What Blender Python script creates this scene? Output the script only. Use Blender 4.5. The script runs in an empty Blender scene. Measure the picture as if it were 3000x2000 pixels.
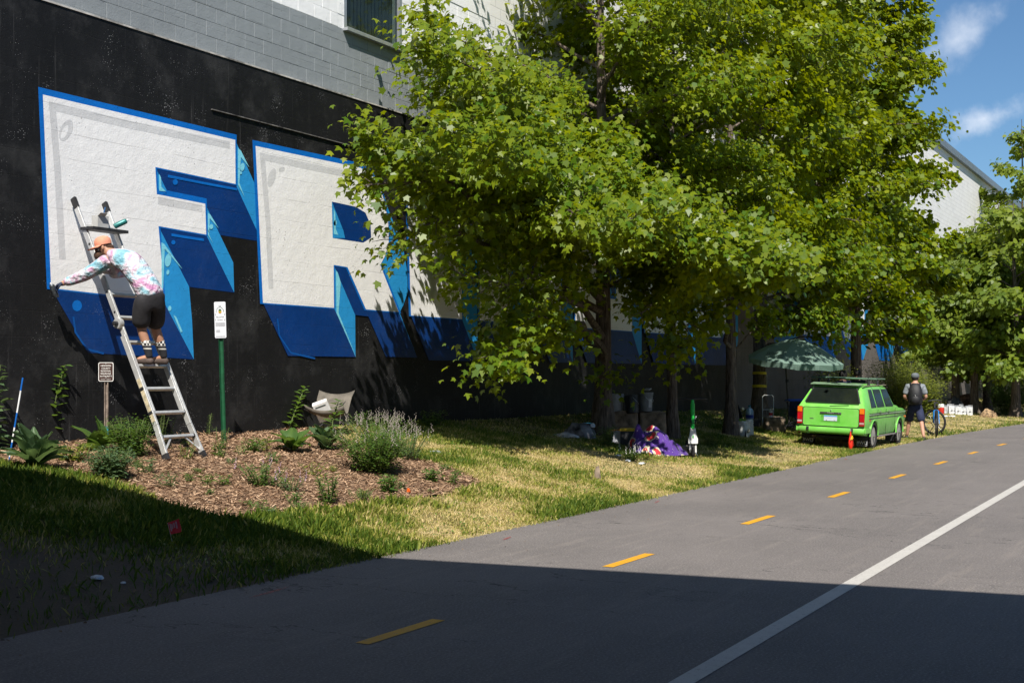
import bpy, bmesh, math, random
import numpy as np
from mathutils import Vector, Matrix
random.seed(7); rng = np.random.default_rng(7)
R = math.radians
S = bpy.context.scene
C = S.collection
# ------------------------------------------------------------------ camera
# axes: +X along the trail, +Y to the left (towards the painted wall), Z up; metres
FPX, H0, YH, TH = 3763.0, 1.7, 1095.0, math.atan(2090/3763.0)
ST, CT = math.sin(TH), math.cos(TH)
cam = bpy.data.cameras.new('camera'); cam_o = bpy.data.objects.new('camera', cam); C.objects.link(cam_o)
cam.sensor_width = 36; cam.lens = FPX/3000*36; cam.shift_y = 95/3000.0; cam.clip_end = 3000; cam.clip_start = .05
cam_o.location = (0, 0, H0); cam_o.rotation_euler = (R(90), 0, TH - R(90))
S.camera = cam_o
# ------------------------------------------------------------------ light
SUN_TRAVEL = Vector((1.75, 1.0, -2.45)).normalized()
SUN_EL = math.asin(-SUN_TRAVEL.z); to_sun = -SUN_TRAVEL
SUN_ROT = math.atan2(to_sun.x, to_sun.y)
sun = bpy.data.lights.new('sun', 'SUN'); sun.energy = 5.0; sun.angle = R(.53); sun.color = (1, .95, .87)
sun_o = bpy.data.objects.new('sun', sun); C.objects.link(sun_o)
sun_o.rotation_euler = SUN_TRAVEL.to_track_quat('-Z', 'Y').to_euler(); sun_o.location = (-20, -20, 30)
S.view_settings.view_transform = 'Standard'; S.view_settings.look = 'None'
S.view_settings.exposure = 0.70; S.view_settings.gamma = 1
S.cycles.use_denoising = True
S.cycles.max_bounces = 6; S.cycles.transparent_max_bounces = 6; S.cycles.transmission_bounces = 4
S.cycles.sample_clamp_indirect = 6

def pray(px):
    a = (px-1500)/FPX
    return a, a*ST+CT, ST-a*CT              # X/z, u/z, v/z
def at_v(px, py, v):
    a, ku, kv = pray(px); z = v/kv
    return Vector((z*ku, v, H0+(YH-py)*z/FPX))
def at_z(px, py, z):
    a, ku, kv = pray(px)
    return Vector((z*ku, z*kv, H0+(YH-py)*z/FPX))
WALL = 12.2
def wl(px, py):
    p = at_v(px, py, WALL); return (p.x, p.z)

world = bpy.data.worlds.new('World'); S.world = world; world.use_nodes = True
wn = world.node_tree; wn.nodes.clear()
def wnode(t, **k):
    n = wn.nodes.new(t)
    for a, b in k.items(): setattr(n, a, b)
    return n
sky = wnode('ShaderNodeTexSky', sky_type='NISHITA'); sky.sun_disc = False
sky.sun_elevation = SUN_EL; sky.sun_rotation = SUN_ROT
sky.air_density = 1.0; sky.dust_density = .25; sky.ozone_density = 3.5
bg = wnode('ShaderNodeBackground'); bg.inputs['Strength'].default_value = .055
wout = wnode('ShaderNodeOutputWorld')
tc = wnode('ShaderNodeTexCoord')
def wmath(op, a, b=None):
    n = wnode('ShaderNodeMath', operation=op)
    for i, x in enumerate((a, b)):
        if x is None: continue
        if isinstance(x, (int, float)): n.inputs[i].default_value = x
        else: wn.links.new(x, n.inputs[i])
    return n.outputs[0]
def wdot(vec):
    n = wnode('ShaderNodeVectorMath', operation='DOT_PRODUCT'); wn.links.new(tc.outputs['Generated'], n.inputs[0]); n.inputs[1].default_value = vec
    return n.outputs['Value']
cn = wnode('ShaderNodeTexNoise'); cn.inputs['Scale'].default_value = 26; cn.inputs['Detail'].default_value = 7; cn.inputs['Roughness'].default_value = .58
wn.links.new(tc.outputs['Generated'], cn.inputs['Vector'])
cover = None
for (px, py, ax, ay, rot, amp) in ((2800, 118, .050, .019, 33, .62), (2880, 350, .034, .015, 17, .85), (3450, 300, .05, .014, 12, .8),
                              (3900, -300, .09, .03, 10, .7), (900, -900, .12, .04, -8, .7), (-900, -700, .1, .035, 12, .8), (2100, -1500, .12, .05, 5, .8)):
    c = (at_z(px, py, 1) - Vector((0, 0, H0))).normalized()
    r = c.cross(Vector((0, 0, 1))).normalized(); q = r.cross(c)
    r2 = r*math.cos(R(rot)) + q*math.sin(R(rot)); q2 = -r*math.sin(R(rot)) + q*math.cos(R(rot))
    ex = wmath('DIVIDE', wdot(r2), ax); ey = wmath('DIVIDE', wdot(q2), ay)
    d = wmath('SQRT', wmath('ADD', wmath('MULTIPLY', ex, ex), wmath('MULTIPLY', ey, ey)))
    v = wmath('SUBTRACT', 1.0, d)
    v = wmath('ADD', v, wmath('MULTIPLY', wmath('SUBTRACT', cn.outputs[0], .5), 2.6))
    mr = wnode('ShaderNodeMapRange'); mr.interpolation_type = 'SMOOTHSTEP'; wn.links.new(v, mr.inputs[0]); mr.inputs[1].default_value = 0; mr.inputs[2].default_value = 1.5; mr.inputs[4].default_value = amp
    front = wmath('GREATER_THAN', wdot(c), 0)
    m = wmath('MULTIPLY', mr.outputs[0], front)
    cover = m if cover is None else wmath('MAXIMUM', cover, m)
mixc = wnode('ShaderNodeMix', data_type='RGBA'); wn.links.new(cover, mixc.inputs[0])
tint = wnode('ShaderNodeMix', data_type='RGBA', blend_type='MULTIPLY'); tint.inputs[0].default_value = 1; tint.inputs[7].default_value = (.80, 1.02, 1.16, 1); wn.links.new(sky.outputs[0], tint.inputs[6])
wn.links.new(tint.outputs[2], mixc.inputs[6]); mixc.inputs[7].default_value = (10.5, 11.2, 12.4, 1)
wn.links.new(mixc.outputs[2], bg.inputs['Color']); wn.links.new(bg.outputs[0], wout.inputs['Surface'])

# ------------------------------------------------------------------ materials
class NT:
    def __init__(s, m): s.t = m.node_tree; s.n = s.t.nodes; s.l = s.t.links
    def node(s, t, ins=None, **k):
        n = s.n.new(t)
        for a, b in k.items(): setattr(n, a, b)
        for a, b in (ins or {}).items(): s.put(n.inputs[a], b)
        return n
    def put(s, sock, val):
        if hasattr(val, 'is_output'): s.l.new(val, sock)
        else: sock.default_value = val
    def math(s, op, a, b=0.0):
        n = s.n.new('ShaderNodeMath'); n.operation = op; s.put(n.inputs[0], a); s.put(n.inputs[1], b); return n.outputs[0]
    def noise(s, vec, scale, detail=4, rough=.55):
        n = s.node('ShaderNodeTexNoise', {'Scale': scale, 'Detail': detail, 'Roughness': rough}); s.l.new(vec, n.inputs['Vector']); return n.outputs[0]
    def ramp(s, val, lo, hi, a=0.0, b=1.0):
        n = s.node('ShaderNodeMapRange', {0: val, 1: lo, 2: hi, 3: a, 4: b}); return n.outputs[0]
    def mix(s, f, a, b, mode='MIX'):
        n = s.node('ShaderNodeMix', data_type='RGBA', blend_type=mode); s.put(n.inputs[0], f); s.put(n.inputs[6], a); s.put(n.inputs[7], b); return n.outputs[2]
    def bump(s, h, strength=.3, dist=.01, normal=None):
        n = s.node('ShaderNodeBump', {'Height': h, 'Strength': strength, 'Distance': dist})
        if normal is not None: s.l.new(normal, n.inputs['Normal'])
        return n.outputs[0]
def c4(c): return (c[0], c[1], c[2], 1) if len(c) == 3 else c
def newmat(name):
    m = bpy.data.materials.new(name); m.use_nodes = True; t = NT(m)
    b = t.n['Principled BSDF']
    pos = t.node('ShaderNodeNewGeometry').outputs['Position']
    return m, t, b, pos
_mc = {}
def M(name, col, rough=.6, metal=0, var=.15, scale=8, bump=0, bscale=60, spec=.4, coat=0, alpha=1):
    if name in _mc: return _mc[name]
    m, t, b, pos = newmat(name)
    oc = t.node('ShaderNodeTexCoord').outputs['Object']
    n = t.noise(oc, scale, 5)
    dark = tuple(x*(1-var*1.6) for x in col[:3]); light = tuple(min(1, x*(1+var)) for x in col[:3])
    t.put(b.inputs['Base Color'], t.mix(t.ramp(n, .3, .7), c4(dark), c4(light)))
    b.inputs['Roughness'].default_value = rough; b.inputs['Metallic'].default_value = metal
    b.inputs['Specular IOR Level'].default_value = spec; b.inputs['Coat Weight'].default_value = coat
    if bump: t.put(b.inputs['Normal'], t.bump(t.noise(oc, bscale, 4), bump, .01))
    _mc[name] = m; return m

def concrete(name, col, rough=.6, speck=0.0, wear=.12, streak=.1, coat=0.0):
    if name in _mc: return _mc[name]
    m, t, b, pos = newmat(name)
    big = t.noise(pos, .9, 5, .6); med = t.noise(pos, 7, 5, .6); fine = t.noise(pos, 45, 4, .6)
    sep = t.node('ShaderNodeSeparateXYZ'); t.l.new(pos, sep.inputs[0])
    # board-formed lines every ~.3 m with some wobble
    wob = t.math('MULTIPLY', t.noise(pos, .35, 2), .10)
    zz = t.math('ADD', sep.outputs[2], wob)
    fr = t.math('FRACT', t.math('DIVIDE', zz, .31))
    line = t.math('MULTIPLY', t.math('LESS_THAN', fr, .035), t.ramp(t.noise(pos, 1.7, 3), .42, .62))
    vor = t.node('ShaderNodeTexVoronoi', {'Scale': 17.0}); t.l.new(pos, vor.inputs['Vector'])
    pits = t.math('MULTIPLY', t.math('LESS_THAN', vor.outputs['Distance'], t.ramp(t.noise(pos, 3.1, 3), .45, .75, .02, .2)), 1.0)
    mp = t.node('ShaderNodeMapping', {'Scale': (9, 9, .55)}); t.l.new(pos, mp.inputs['Vector'])
    st = t.noise(mp.outputs[0], 1.0, 4, .6)
    base = t.mix(t.ramp(big, .3, .72), c4(tuple(x*(1-wear) for x in col)), c4(tuple(min(1, x*(1+wear)) for x in col)))
    base = t.mix(t.math('MULTIPLY', t.ramp(st, .52, .75), streak), base, c4(tuple(x*.45 for x in col)))
    base = t.mix(t.math('MULTIPLY', t.ramp(med, .55, .8), wear), base, c4(tuple(min(1, x*1.4+.02) for x in col)))
    base = t.mix(t.math('MULTIPLY', line, .35), base, c4(tuple(x*.4 for x in col)))
    base = t.mix(t.math('MULTIPLY', pits, .8), base, c4(tuple(x*.35 for x in col)))
    if speck:
        v2 = t.node('ShaderNodeTexVoronoi', {'Scale': 38.0}); t.l.new(pos, v2.inputs['Vector'])
        sp = t.math('MULTIPLY', t.math('LESS_THAN', v2.outputs['Distance'], t.ramp(t.noise(pos, 2.2, 4), .46, .74, 0.0, .26)), speck)
        base = t.mix(sp, base, (.42, .42, .42, 1))
        dust = t.math('MULTIPLY', t.ramp(t.noise(pos, 1.3, 6, .65), .52, .8), speck*.55)
        base = t.mix(dust, base, (.13, .128, .125, 1))
        mp3 = t.node('ShaderNodeMapping', {'Scale': (16, 16, .5)}); t.l.new(pos, mp3.inputs['Vector'])
        drip = t.math('MULTIPLY', t.ramp(t.noise(mp3.outputs[0], 1.0, 5, .65), .6, .78), t.math('MULTIPLY', t.ramp(t.noise(pos, .5, 3), .42, .6), speck*.7))
        base = t.mix(drip, base, (.16, .155, .15, 1))
    t.put(b.inputs['Base Color'], base)
    b.inputs['Roughness'].default_value = rough; b.inputs['Specular IOR Level'].default_value = .22
    b.inputs['Coat Weight'].default_value = coat; b.inputs['Coat Roughness'].default_value = .35
    h = t.math('ADD', t.math('MULTIPLY', fine, .35), t.math('MULTIPLY', med, .9))
    h = t.math('SUBTRACT', h, t.math('MULTIPLY', line, .9)); h = t.math('SUBTRACT', h, t.math('MULTIPLY', pits, .7))
    t.put(b.inputs['Normal'], t.bump(h, .5, .014))
    _mc[name] = m; return m

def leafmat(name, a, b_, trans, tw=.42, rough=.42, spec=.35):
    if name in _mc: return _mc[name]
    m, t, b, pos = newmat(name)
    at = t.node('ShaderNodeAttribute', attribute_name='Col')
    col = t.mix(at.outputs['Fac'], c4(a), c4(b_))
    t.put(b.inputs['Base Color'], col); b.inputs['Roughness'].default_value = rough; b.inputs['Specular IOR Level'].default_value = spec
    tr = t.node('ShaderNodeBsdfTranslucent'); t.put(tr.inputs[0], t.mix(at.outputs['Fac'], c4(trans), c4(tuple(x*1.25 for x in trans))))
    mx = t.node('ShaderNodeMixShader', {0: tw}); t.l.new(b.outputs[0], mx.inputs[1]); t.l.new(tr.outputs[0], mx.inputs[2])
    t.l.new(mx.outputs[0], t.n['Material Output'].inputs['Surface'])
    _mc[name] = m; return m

# ------------------------------------------------------------------ mesh helpers
def vnoise(x, y, s=1.0, seed=0):
    x = np.asarray(x, float)*s+seed*17.13; y = np.asarray(y, float)*s+seed*31.7
    xi, yi = np.floor(x), np.floor(y); fx, fy = x-xi, y-yi
    fx, fy = fx*fx*(3-2*fx), fy*fy*(3-2*fy)
    def h(a, b): v = np.sin(a*127.1+b*311.7)*43758.5453; return v-np.floor(v)
    return (h(xi, yi)*(1-fx)+h(xi+1, yi)*fx)*(1-fy)+(h(xi, yi+1)*(1-fx)+h(xi+1, yi+1)*fx)*fy
def fbm(x, y, s=1.0, seed=0, o=4):
    v = 0; a = .5; n = 0
    for i in range(o): v = v+a*vnoise(x, y, s*2**i, seed+i); n += a; a *= .5
    return v/n

def link(o, parent=None):
    C.objects.link(o)
    if parent is not None: o.parent = parent
    return o
def tag(o, label, cat=None, group=None, kind=None):
    if label: o['label'] = label
    if cat: o['category'] = cat
    if group: o['group'] = group
    if kind: o['kind'] = kind
    return o
def thing(name, label, cat, loc=(0, 0, 0), rz=0, group=None, rot=None):
    o = bpy.data.objects.new(name, None); C.objects.link(o); o.location = loc
    o.rotation_euler = rot if rot else (0, 0, rz); o.empty_display_size = .1
    return tag(o, label, cat, group)
def raw_mesh(name, V, sizes, idx, col=None):
    me = bpy.data.meshes.new(name); V = np.asarray(V, np.float32).reshape(-1, 3)
    me.vertices.add(len(V)); me.vertices.foreach_set('co', V.ravel())
    me.loops.add(len(idx)); me.loops.foreach_set('vertex_index', np.asarray(idx, np.int32))
    sizes = np.asarray(sizes, np.int32); me.polygons.add(len(sizes))
    st = np.zeros(len(sizes), np.int32); st[1:] = np.cumsum(sizes)[:-1]
    me.polygons.foreach_set('loop_start', st); me.polygons.foreach_set('loop_total', sizes)
    me.update(calc_edges=True)
    if col is not None:
        a = me.color_attributes.new('Col', 'FLOAT_COLOR', 'POINT'); cc = np.ones((len(V), 4), np.float32); cc[:, :3] = np.asarray(col)[:, None]
        a.data.foreach_set('color', cc.ravel())
    return me
MAPLE = np.array([(0, .05, 0), (.38, .02, -.06), (.36, .27, .03), (.56, .52, -.10), (.26, .56, .03), (0, 1, -.2), (-.26, .56, .03), (-.56, .52, -.10), (-.36, .27, .03), (-.38, .02, -.06)], float)
MAPLE8 = np.array([(0, .05, 0), (.42, .04, -.06), (.33, .28, .03), (.56, .54, -.10), (0, 1, -.2), (-.56, .54, -.10), (-.33, .28, .03), (-.42, .04, -.06)], float)
OVAL = np.array([(0, 0, 0), (.34, .28, .05), (.4, .55, .05), (0, 1, -.12), (-.4, .55, .05), (-.34, .28, .05)], float)
LANCE = np.array([(0, 0, 0), (.3, .4, .04), (0, 1, -.2), (-.3, .4, .04)], float)
def norm(a): return a/np.maximum(np.linalg.norm(a, axis=-1, keepdims=True), 1e-9)
def leaves(name, P, D, N, L, W, mat, parent=None, shape=OVAL, col=None):
    P = np.asarray(P, float); n = len(P); D = norm(D); N = N-(N*D).sum(1, keepdims=True)*D; N = norm(N); Sd = np.cross(D, N)
    L = np.broadcast_to(np.asarray(L, float), (n,)); W = np.broadcast_to(np.asarray(W, float), (n,))
    k = len(shape)
    V = P[:, None, :]+shape[None, :, 0, None]*W[:, None, None]*Sd[:, None, :]+shape[None, :, 1, None]*L[:, None, None]*D[:, None, :]+shape[None, :, 2, None]*L[:, None, None]*N[:, None, :]
    if col is None: col = rng.random(n)
    me = raw_mesh(name, V.reshape(-1, 3), np.full(n, k), np.arange(n*k), np.repeat(col, k))
    me.materials.append(mat)
    return link(bpy.data.objects.new(name, me), parent)

class MB:
    def __init__(s): s.v = []; s.f = []
    def add(s, V, F):
        o = len(s.v); s.v += [tuple(p) for p in V]; s.f += [tuple(i+o for i in f) for f in F]; return s
    def box(s, c, d, rot=None):
        c = Vector(c); hx, hy, hz = d[0]/2, d[1]/2, d[2]/2
        P = [Vector((x, y, z)) for x in (-hx, hx) for y in (-hy, hy) for z in (-hz, hz)]
        if rot is not None: P = [rot @ p for p in P]
        return s.add([p+c for p in P], [(0, 1, 3, 2), (4, 6, 7, 5), (0, 4, 5, 1), (2, 3, 7, 6), (0, 2, 6, 4), (1, 5, 7, 3)])
    def bar(s, a, b, w, t, up=(0, 0, 1)):
        a, b = Vector(a), Vector(b); d = (b-a).normalized(); up = Vector(up); x = d.cross(up).normalized()
        if x.length < .5: x = d.cross(Vector((1, 0, 0))).normalized()
        y = x.cross(d)
        V = [p+x*sx*w/2+y*sy*t/2 for p in (a, b) for sx, sy in ((-1, -1), (1, -1), (1, 1), (-1, 1))]
        return s.add(V, [(3, 2, 1, 0), (4, 5, 6, 7), (0, 1, 5, 4), (1, 2, 6, 5), (2, 3, 7, 6), (3, 0, 4, 7)])
    def tube(s, pts, rad, n=8, cap=True):
        pts = [Vector(p) for p in pts]
        if isinstance(rad, (int, float)): rad = [rad]*len(pts)
        o = len(s.v); prev = None
        for i, p in enumerate(pts):
            d = (pts[min(i+1, len(pts)-1)]-pts[max(i-1, 0)]).normalized()
            if prev is None:
                x = d.cross(Vector((0, 0, 1)))
                if x.length < .05: x = d.cross(Vector((1, 0, 0)))
            else: x = prev-d*prev.dot(d)
            x.normalize(); prev = x; y = d.cross(x)
            for k in range(n):
                a = 2*math.pi*k/n; s.v.append(tuple(p+(x*math.cos(a)+y*math.sin(a))*rad[i]))
        for i in range(len(pts)-1):
            for k in range(n):
                k2 = (k+1) % n; s.f.append((o+i*n+k, o+i*n+k2, o+(i+1)*n+k2, o+(i+1)*n+k))
        if cap:
            s.f.append(tuple(o+k for k in range(n))[::-1]); s.f.append(tuple(o+(len(pts)-1)*n+k for k in range(n)))
        return s
    def lathe(s, prof, c=(0, 0, 0), n=20, rot=None):
        o = len(s.v); c = Vector(c)
        for r, z in prof:
            for k in range(n):
                p = Vector((r*math.cos(2*math.pi*k/n), r*math.sin(2*math.pi*k/n), z))
                if rot is not None: p = rot @ p
                s.v.append(tuple(p+c))
        for i in range(len(prof)-1):
            for k in range(n):
                k2 = (k+1) % n; s.f.append((o+i*n+k, o+i*n+k2, o+(i+1)*n+k2, o+(i+1)*n+k))
        return s
    def ell(s, c, r, n=14, m=9, rot=None):
        o = len(s.v); c = Vector(c)
        for i in range(m+1):
            ph = math.pi*i/m
            for k in range(n):
                p = Vector((r[0]*math.sin(ph)*math.cos(2*math.pi*k/n), r[1]*math.sin(ph)*math.sin(2*math.pi*k/n), r[2]*math.cos(ph)))
                if rot is not None: p = rot @ p
                s.v.append(tuple(p+c))
        for i in range(m):
            for k in range(n):
                k2 = (k+1) % n; s.f.append((o+(i+1)*n+k, o+(i+1)*n+k2, o+i*n+k2, o+i*n+k))
        return s
    def torus(s, c, Rr, r, rot=None, n=28, m=8):
        o = len(s.v); c = Vector(c)
        for i in range(n):
            a = 2*math.pi*i/n
            for k in range(m):
                b = 2*math.pi*k/m; p = Vector(((Rr+r*math.cos(b))*math.cos(a), (Rr+r*math.cos(b))*math.sin(a), r*math.sin(b)))
                if rot is not None: p = rot @ p
                s.v.append(tuple(p+c))
        for i in range(n):
            for k in range(m):
                s.f.append((o+i*m+k, o+((i+1) % n)*m+k, o+((i+1) % n)*m+(k+1) % m, o+i*m+(k+1) % m))
        return s
    def build(s, name, mat, parent=None, smooth=False, bevel=0):
        me = bpy.data.meshes.new(name); me.from_pydata(s.v, [], s.f); me.validate()
        bm = bmesh.new(); bm.from_mesh(me)
        bmesh.ops.remove_doubles(bm, verts=bm.verts, dist=1e-5)
        bmesh.ops.recalc_face_normals(bm, faces=bm.faces)
        if bevel: bmesh.ops.bevel(bm, geom=[e for e in bm.edges if e.calc_face_angle(0) > .5], offset=bevel, segments=2, affect='EDGES')
        bm.to_mesh(me); bm.free()
        if smooth:
            me.polygons.foreach_set('use_smooth', [True]*len(me.polygons))
            try: me.set_sharp_from_angle(angle=R(40))
            except Exception: pass
        me.materials.append(mat)
        return link(bpy.data.objects.new(name, me), parent)
def evalmesh(o):
    dg = bpy.context.evaluated_depsgraph_get(); return bpy.data.meshes.new_from_object(o.evaluated_get(dg))
def skin(name, chains, mat, parent=None, sub=2, extra=None):
    """chains: lists of (point, radius or (rx, ry)); equal points are joined"""
    V = []; E = []; rad = []; key = {}
    for ch in chains:
        last = None
        for p, r in ch:
            k = tuple(round(x, 4) for x in p)
            if k not in key: key[k] = len(V); V.append(tuple(p)); rad.append(r)
            i = key[k]
            if last is not None and last != i and (last, i) not in E and (i, last) not in E: E.append((last, i))
            last = i
    me = bpy.data.meshes.new(name); me.from_pydata(V, E, []); o = bpy.data.objects.new(name, me); C.objects.link(o)
    o.modifiers.new('s', 'SKIN')
    for i, sv in enumerate(me.skin_vertices[0].data):
        r = rad[i]; sv.radius = (r, r) if isinstance(r, (int, float)) else r; sv.use_root = (i == 0)
    m2 = o.modifiers.new('u', 'SUBSURF'); m2.levels = sub
    res = evalmesh(o); bpy.data.objects.remove(o); bpy.data.meshes.remove(me)
    if extra is not None:
        bm = bmesh.new(); bm.from_mesh(res); t = bpy.data.meshes.new('t'); t.from_pydata(extra.v, [], extra.f); bm.from_mesh(t); bm.to_mesh(res); bm.free(); bpy.data.meshes.remove(t)
    res.polygons.foreach_set('use_smooth', [True]*len(res.polygons)); res.materials.clear(); res.materials.append(mat); res.name = name
    return link(bpy.data.objects.new(name, res), parent)
def text(name, body, size, mat, parent, loc, rot=None, align='CENTER', ext=.0006, spacing=1.0, sx=1.0):
    cu = bpy.data.curves.new(name, 'FONT'); cu.body = body; cu.size = size; cu.align_x = align; cu.align_y = 'CENTER'; cu.extrude = ext; cu.space_character = spacing; cu.resolution_u = 3
    o = bpy.data.objects.new(name, cu); C.objects.link(o); me = evalmesh(o); bpy.data.objects.remove(o); me.materials.clear(); me.materials.append(mat)
    o = link(bpy.data.objects.new(name, me), parent); o.location = loc; o.scale = (sx, 1, 1)
    if rot is not None: o.rotation_euler = rot
    return o
def copytree(o, parent=None):
    c = o.copy(); C.objects.link(c); c.parent = parent
    for ch in list(o.children): copytree(ch, c)
    return c

# ------------------------------------------------------------------ terrain
def curve(u):
    u = np.asarray(u, float); d = np.clip(u-28, 0, 42)
    return -.0025*d*d - np.clip(u-70, 0, None)*.21
def sstep(a, b, x): t = np.clip((np.asarray(x, float)-a)/(b-a), 0, 1); return t*t*(3-2*t)
def gh(u, v):
    u = np.asarray(u, float); v = np.asarray(v, float)
    e = 6.86+curve(u); t = np.clip((v-e)/(WALL-e), 0, 1.15)
    W = .86-.30*sstep(20, 48, u)-.2*sstep(48, 80, u)
    near = t+.13*np.sin(np.pi*np.clip(t, 0, 1)); far = t**1.75
    k = sstep(15, 25, u)
    h = W*(near*(1-k)+far*k)
    h = h+(fbm(u, v, 1.1, 3)-.5)*.07*np.clip(t*6, 0, 1)+(fbm(u, v, 4.0, 9)-.5)*.02*np.clip(t*8, 0, 1)
    bank = 4.6*sstep(-3.2, -14, v)                       # unseen cutting slope beyond the trail, added to deepen the shade
    return np.where(v > e, h-.012, bank-.012)
def gz(u, v): return float(gh(u, v))
def ground(px, py):
    a, ku, kv = pray(px); lo, hi = 3.0, 150.0
    zs = np.linspace(lo, hi, 6000); hs = H0+(YH-py)*zs/FPX; g = gh(zs*ku, zs*kv)
    i = np.argmax(hs < g)
    if hs[i] >= g[i]: i = len(zs)-1
    z = zs[i]; return Vector((z*ku, z*kv, float(g[i])))
# ================================================================== SETTING
def grid_sheet(name, us, vs, hf, mat, kind='structure', parent=None):
    U, V = np.meshgrid(us, vs, indexing='ij'); Hh = hf(U, V)
    P = np.stack([U, V, Hh], -1).reshape(-1, 3); nu, nv = len(us), len(vs)
    i = np.arange((nu-1)*(nv-1)); r, c = i//(nv-1), i % (nv-1); a = r*nv+c
    idx = np.stack([a, a+nv, a+nv+1, a+1], 1).ravel()
    me = raw_mesh(name, P, np.full(len(i), 4), idx); me.materials.append(mat)
    me.polygons.foreach_set('use_smooth', [True]*len(me.polygons))
    o = link(bpy.data.objects.new(name, me), parent)
    if kind: o['kind'] = kind
    return o
# grass soil material
m, t, b, pos = newmat('turf_soil'); GROUND_M = m
n1 = t.noise(pos, .8, 6, .6); n2 = t.noise(pos, 5, 6, .6); n3 = t.noise(pos, 60, 4, .7)
base = t.mix(t.ramp(n1, .42, .62), (.12, .13, .035, 1), (.50, .39, .20, 1))
base = t.mix(t.ramp(n2, .5, .75), base, (.10, .068, .038, 1))
base = t.mix(t.math('MULTIPLY', t.ramp(n3, .35, .65), .5), base, (.05, .06, .018, 1))
sx = t.node('ShaderNodeSeparateXYZ'); t.l.new(pos, sx.inputs[0])
dirt = t.ramp(t.math('ADD', t.math('ADD', sx.outputs[0], t.math('MULTIPLY', t.math('SUBTRACT', sx.outputs[1], 8.0), .9)), t.math('MULTIPLY', n2, 2.0)), 10.2, 8.2)
base = t.mix(dirt, base, t.mix(n3, (.075, .058, .042, 1), (.15, .12, .09, 1)))
t.put(b.inputs['Base Color'], base); b.inputs['Roughness'].default_value = .95; b.inputs['Specular IOR Level'].default_value = .1
t.put(b.inputs['Normal'], t.bump(t.math('ADD', n3, t.math('MULTIPLY', n2, 2.0)), .8, .02))
us = np.unique(np.concatenate([np.linspace(-900, -10, 16), np.arange(-10, 70, .25), np.linspace(70, 120, 40), np.linspace(120, 1500, 14)]))
vs = np.unique(np.concatenate([np.linspace(-900, -16, 12), np.linspace(-16, 5, 24), np.arange(5, 13, .2), np.linspace(13, 40, 8), np.linspace(40, 900, 10)]))
grid_sheet('ground', us, vs, gh, GROUND_M)
# asphalt
m, t, b, pos = newmat('asphalt'); ASPH = m
n1 = t.noise(pos, .5, 5, .6); n2 = t.noise(pos, 6, 5, .65); n3 = t.noise(pos, 55, 4, .8)
vo = t.node('ShaderNodeTexVoronoi', {'Scale': 42.0}); t.l.new(pos, vo.inputs['Vector'])
base = t.mix(t.ramp(n1, .3, .7), (.108, .098, .094, 1), (.150, .135, .128, 1))
base = t.mix(t.math('MULTIPLY', t.ramp(n2, .5, .8), .35), base, (.20, .18, .168, 1))
base = t.mix(t.ramp(n3, .54, .70), base, (.34, .31, .29, 1)); base = t.mix(t.ramp(n3, .46, .28), base, (.055, .05, .05, 1))
base = t.mix(t.math('MULTIPLY', t.math('LESS_THAN', vo.outputs['Distance'], .12), .45), base, (.30, .28, .26, 1))
# cracks and oily stains
mp = t.node('ShaderNodeMapping', {'Scale': (.8, .22, 1)}); t.l.new(pos, mp.inputs['Vector'])
scf = t.node('ShaderNodeMapping', {'Scale': (.5, 7, 1)}); t.l.new(pos, scf.inputs['Vector']); base = t.mix(t.math('MULTIPLY', t.ramp(t.noise(scf.outputs[0], 1.0, 5, .6), .55, .78), .45), base, (.235, .205, .18, 1))
wv = t.noise(mp.outputs[0], .55, 6, .6); crack = t.math('LESS_THAN', t.math('ABSOLUTE', t.math('SUBTRACT', wv, .5)), .0013)
crack = t.math('MULTIPLY', crack, t.ramp(t.noise(pos, .25, 2), .46, .54))
base = t.mix(t.math('MULTIPLY', crack, .75), base, (.02, .02, .02, 1))
stain = t.math('MULTIPLY', t.ramp(t.noise(pos, .9, 5, .6), .66, .8), .22); base = t.mix(stain, base, (.045, .04, .038, 1))
t.put(b.inputs['Base Color'], base); b.inputs['Roughness'].default_value = .78; b.inputs['Specular IOR Level'].default_value = .3
t.put(b.inputs['Normal'], t.bump(t.math('ADD', n3, vo.outputs['Distance']), .55, .006))
pu = np.concatenate([np.linspace(-300, -10, 10), np.arange(-10, 90, .5), np.linspace(90, 300, 12)])
def strip(name, va, vb, us, h, mat, wob=0):
    us = np.asarray(us, float); A = []; k = len(us); cv = curve(us)
    ra = (fbm(us, us*0, 1.3, 5)-.5)*wob
    for i in range(k): A += [(us[i], va(us[i])+cv[i], h), (us[i], vb(us[i])+cv[i]+ra[i], h)]
    F = [(2*i, 2*i+2, 2*i+3, 2*i+1) for i in range(k-1)]
    return MB().add(A, F).build(name, mat)
path = strip('trail', lambda u: -1.8, lambda u: 6.88, np.unique(np.concatenate([pu, np.arange(2, 40, .12)])), 0.0, ASPH, .09); path['kind'] = 'structure'
def paint(name, col, chip):
    m, t, b, pos = newmat(name)
    n3 = t.noise(pos, 110, 3, .7); n2 = t.noise(pos, 3, 5, .6)
    base = t.mix(t.ramp(n2, .3, .7), c4(col), c4(tuple(x*.86 for x in col)))
    base = t.mix(t.math('MULTIPLY', t.ramp(n3, .56, .68), chip), base, (.12, .11, .1, 1)); base = t.mix(t.math('MULTIPLY', t.ramp(t.noise(pos, 22, 5, .75), .56, .66), .55), base, (.17, .155, .14, 1))
    t.put(b.inputs['Base Color'], base); b.inputs['Roughness'].default_value = .65
    t.put(b.inputs['Normal'], t.bump(n3, .4, .005)); return m
WLINE = paint('white_line_paint', (.46, .44, .41), .5); YDASH = paint('yellow_line_paint', (.62, .30, .008), .25)
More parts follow.
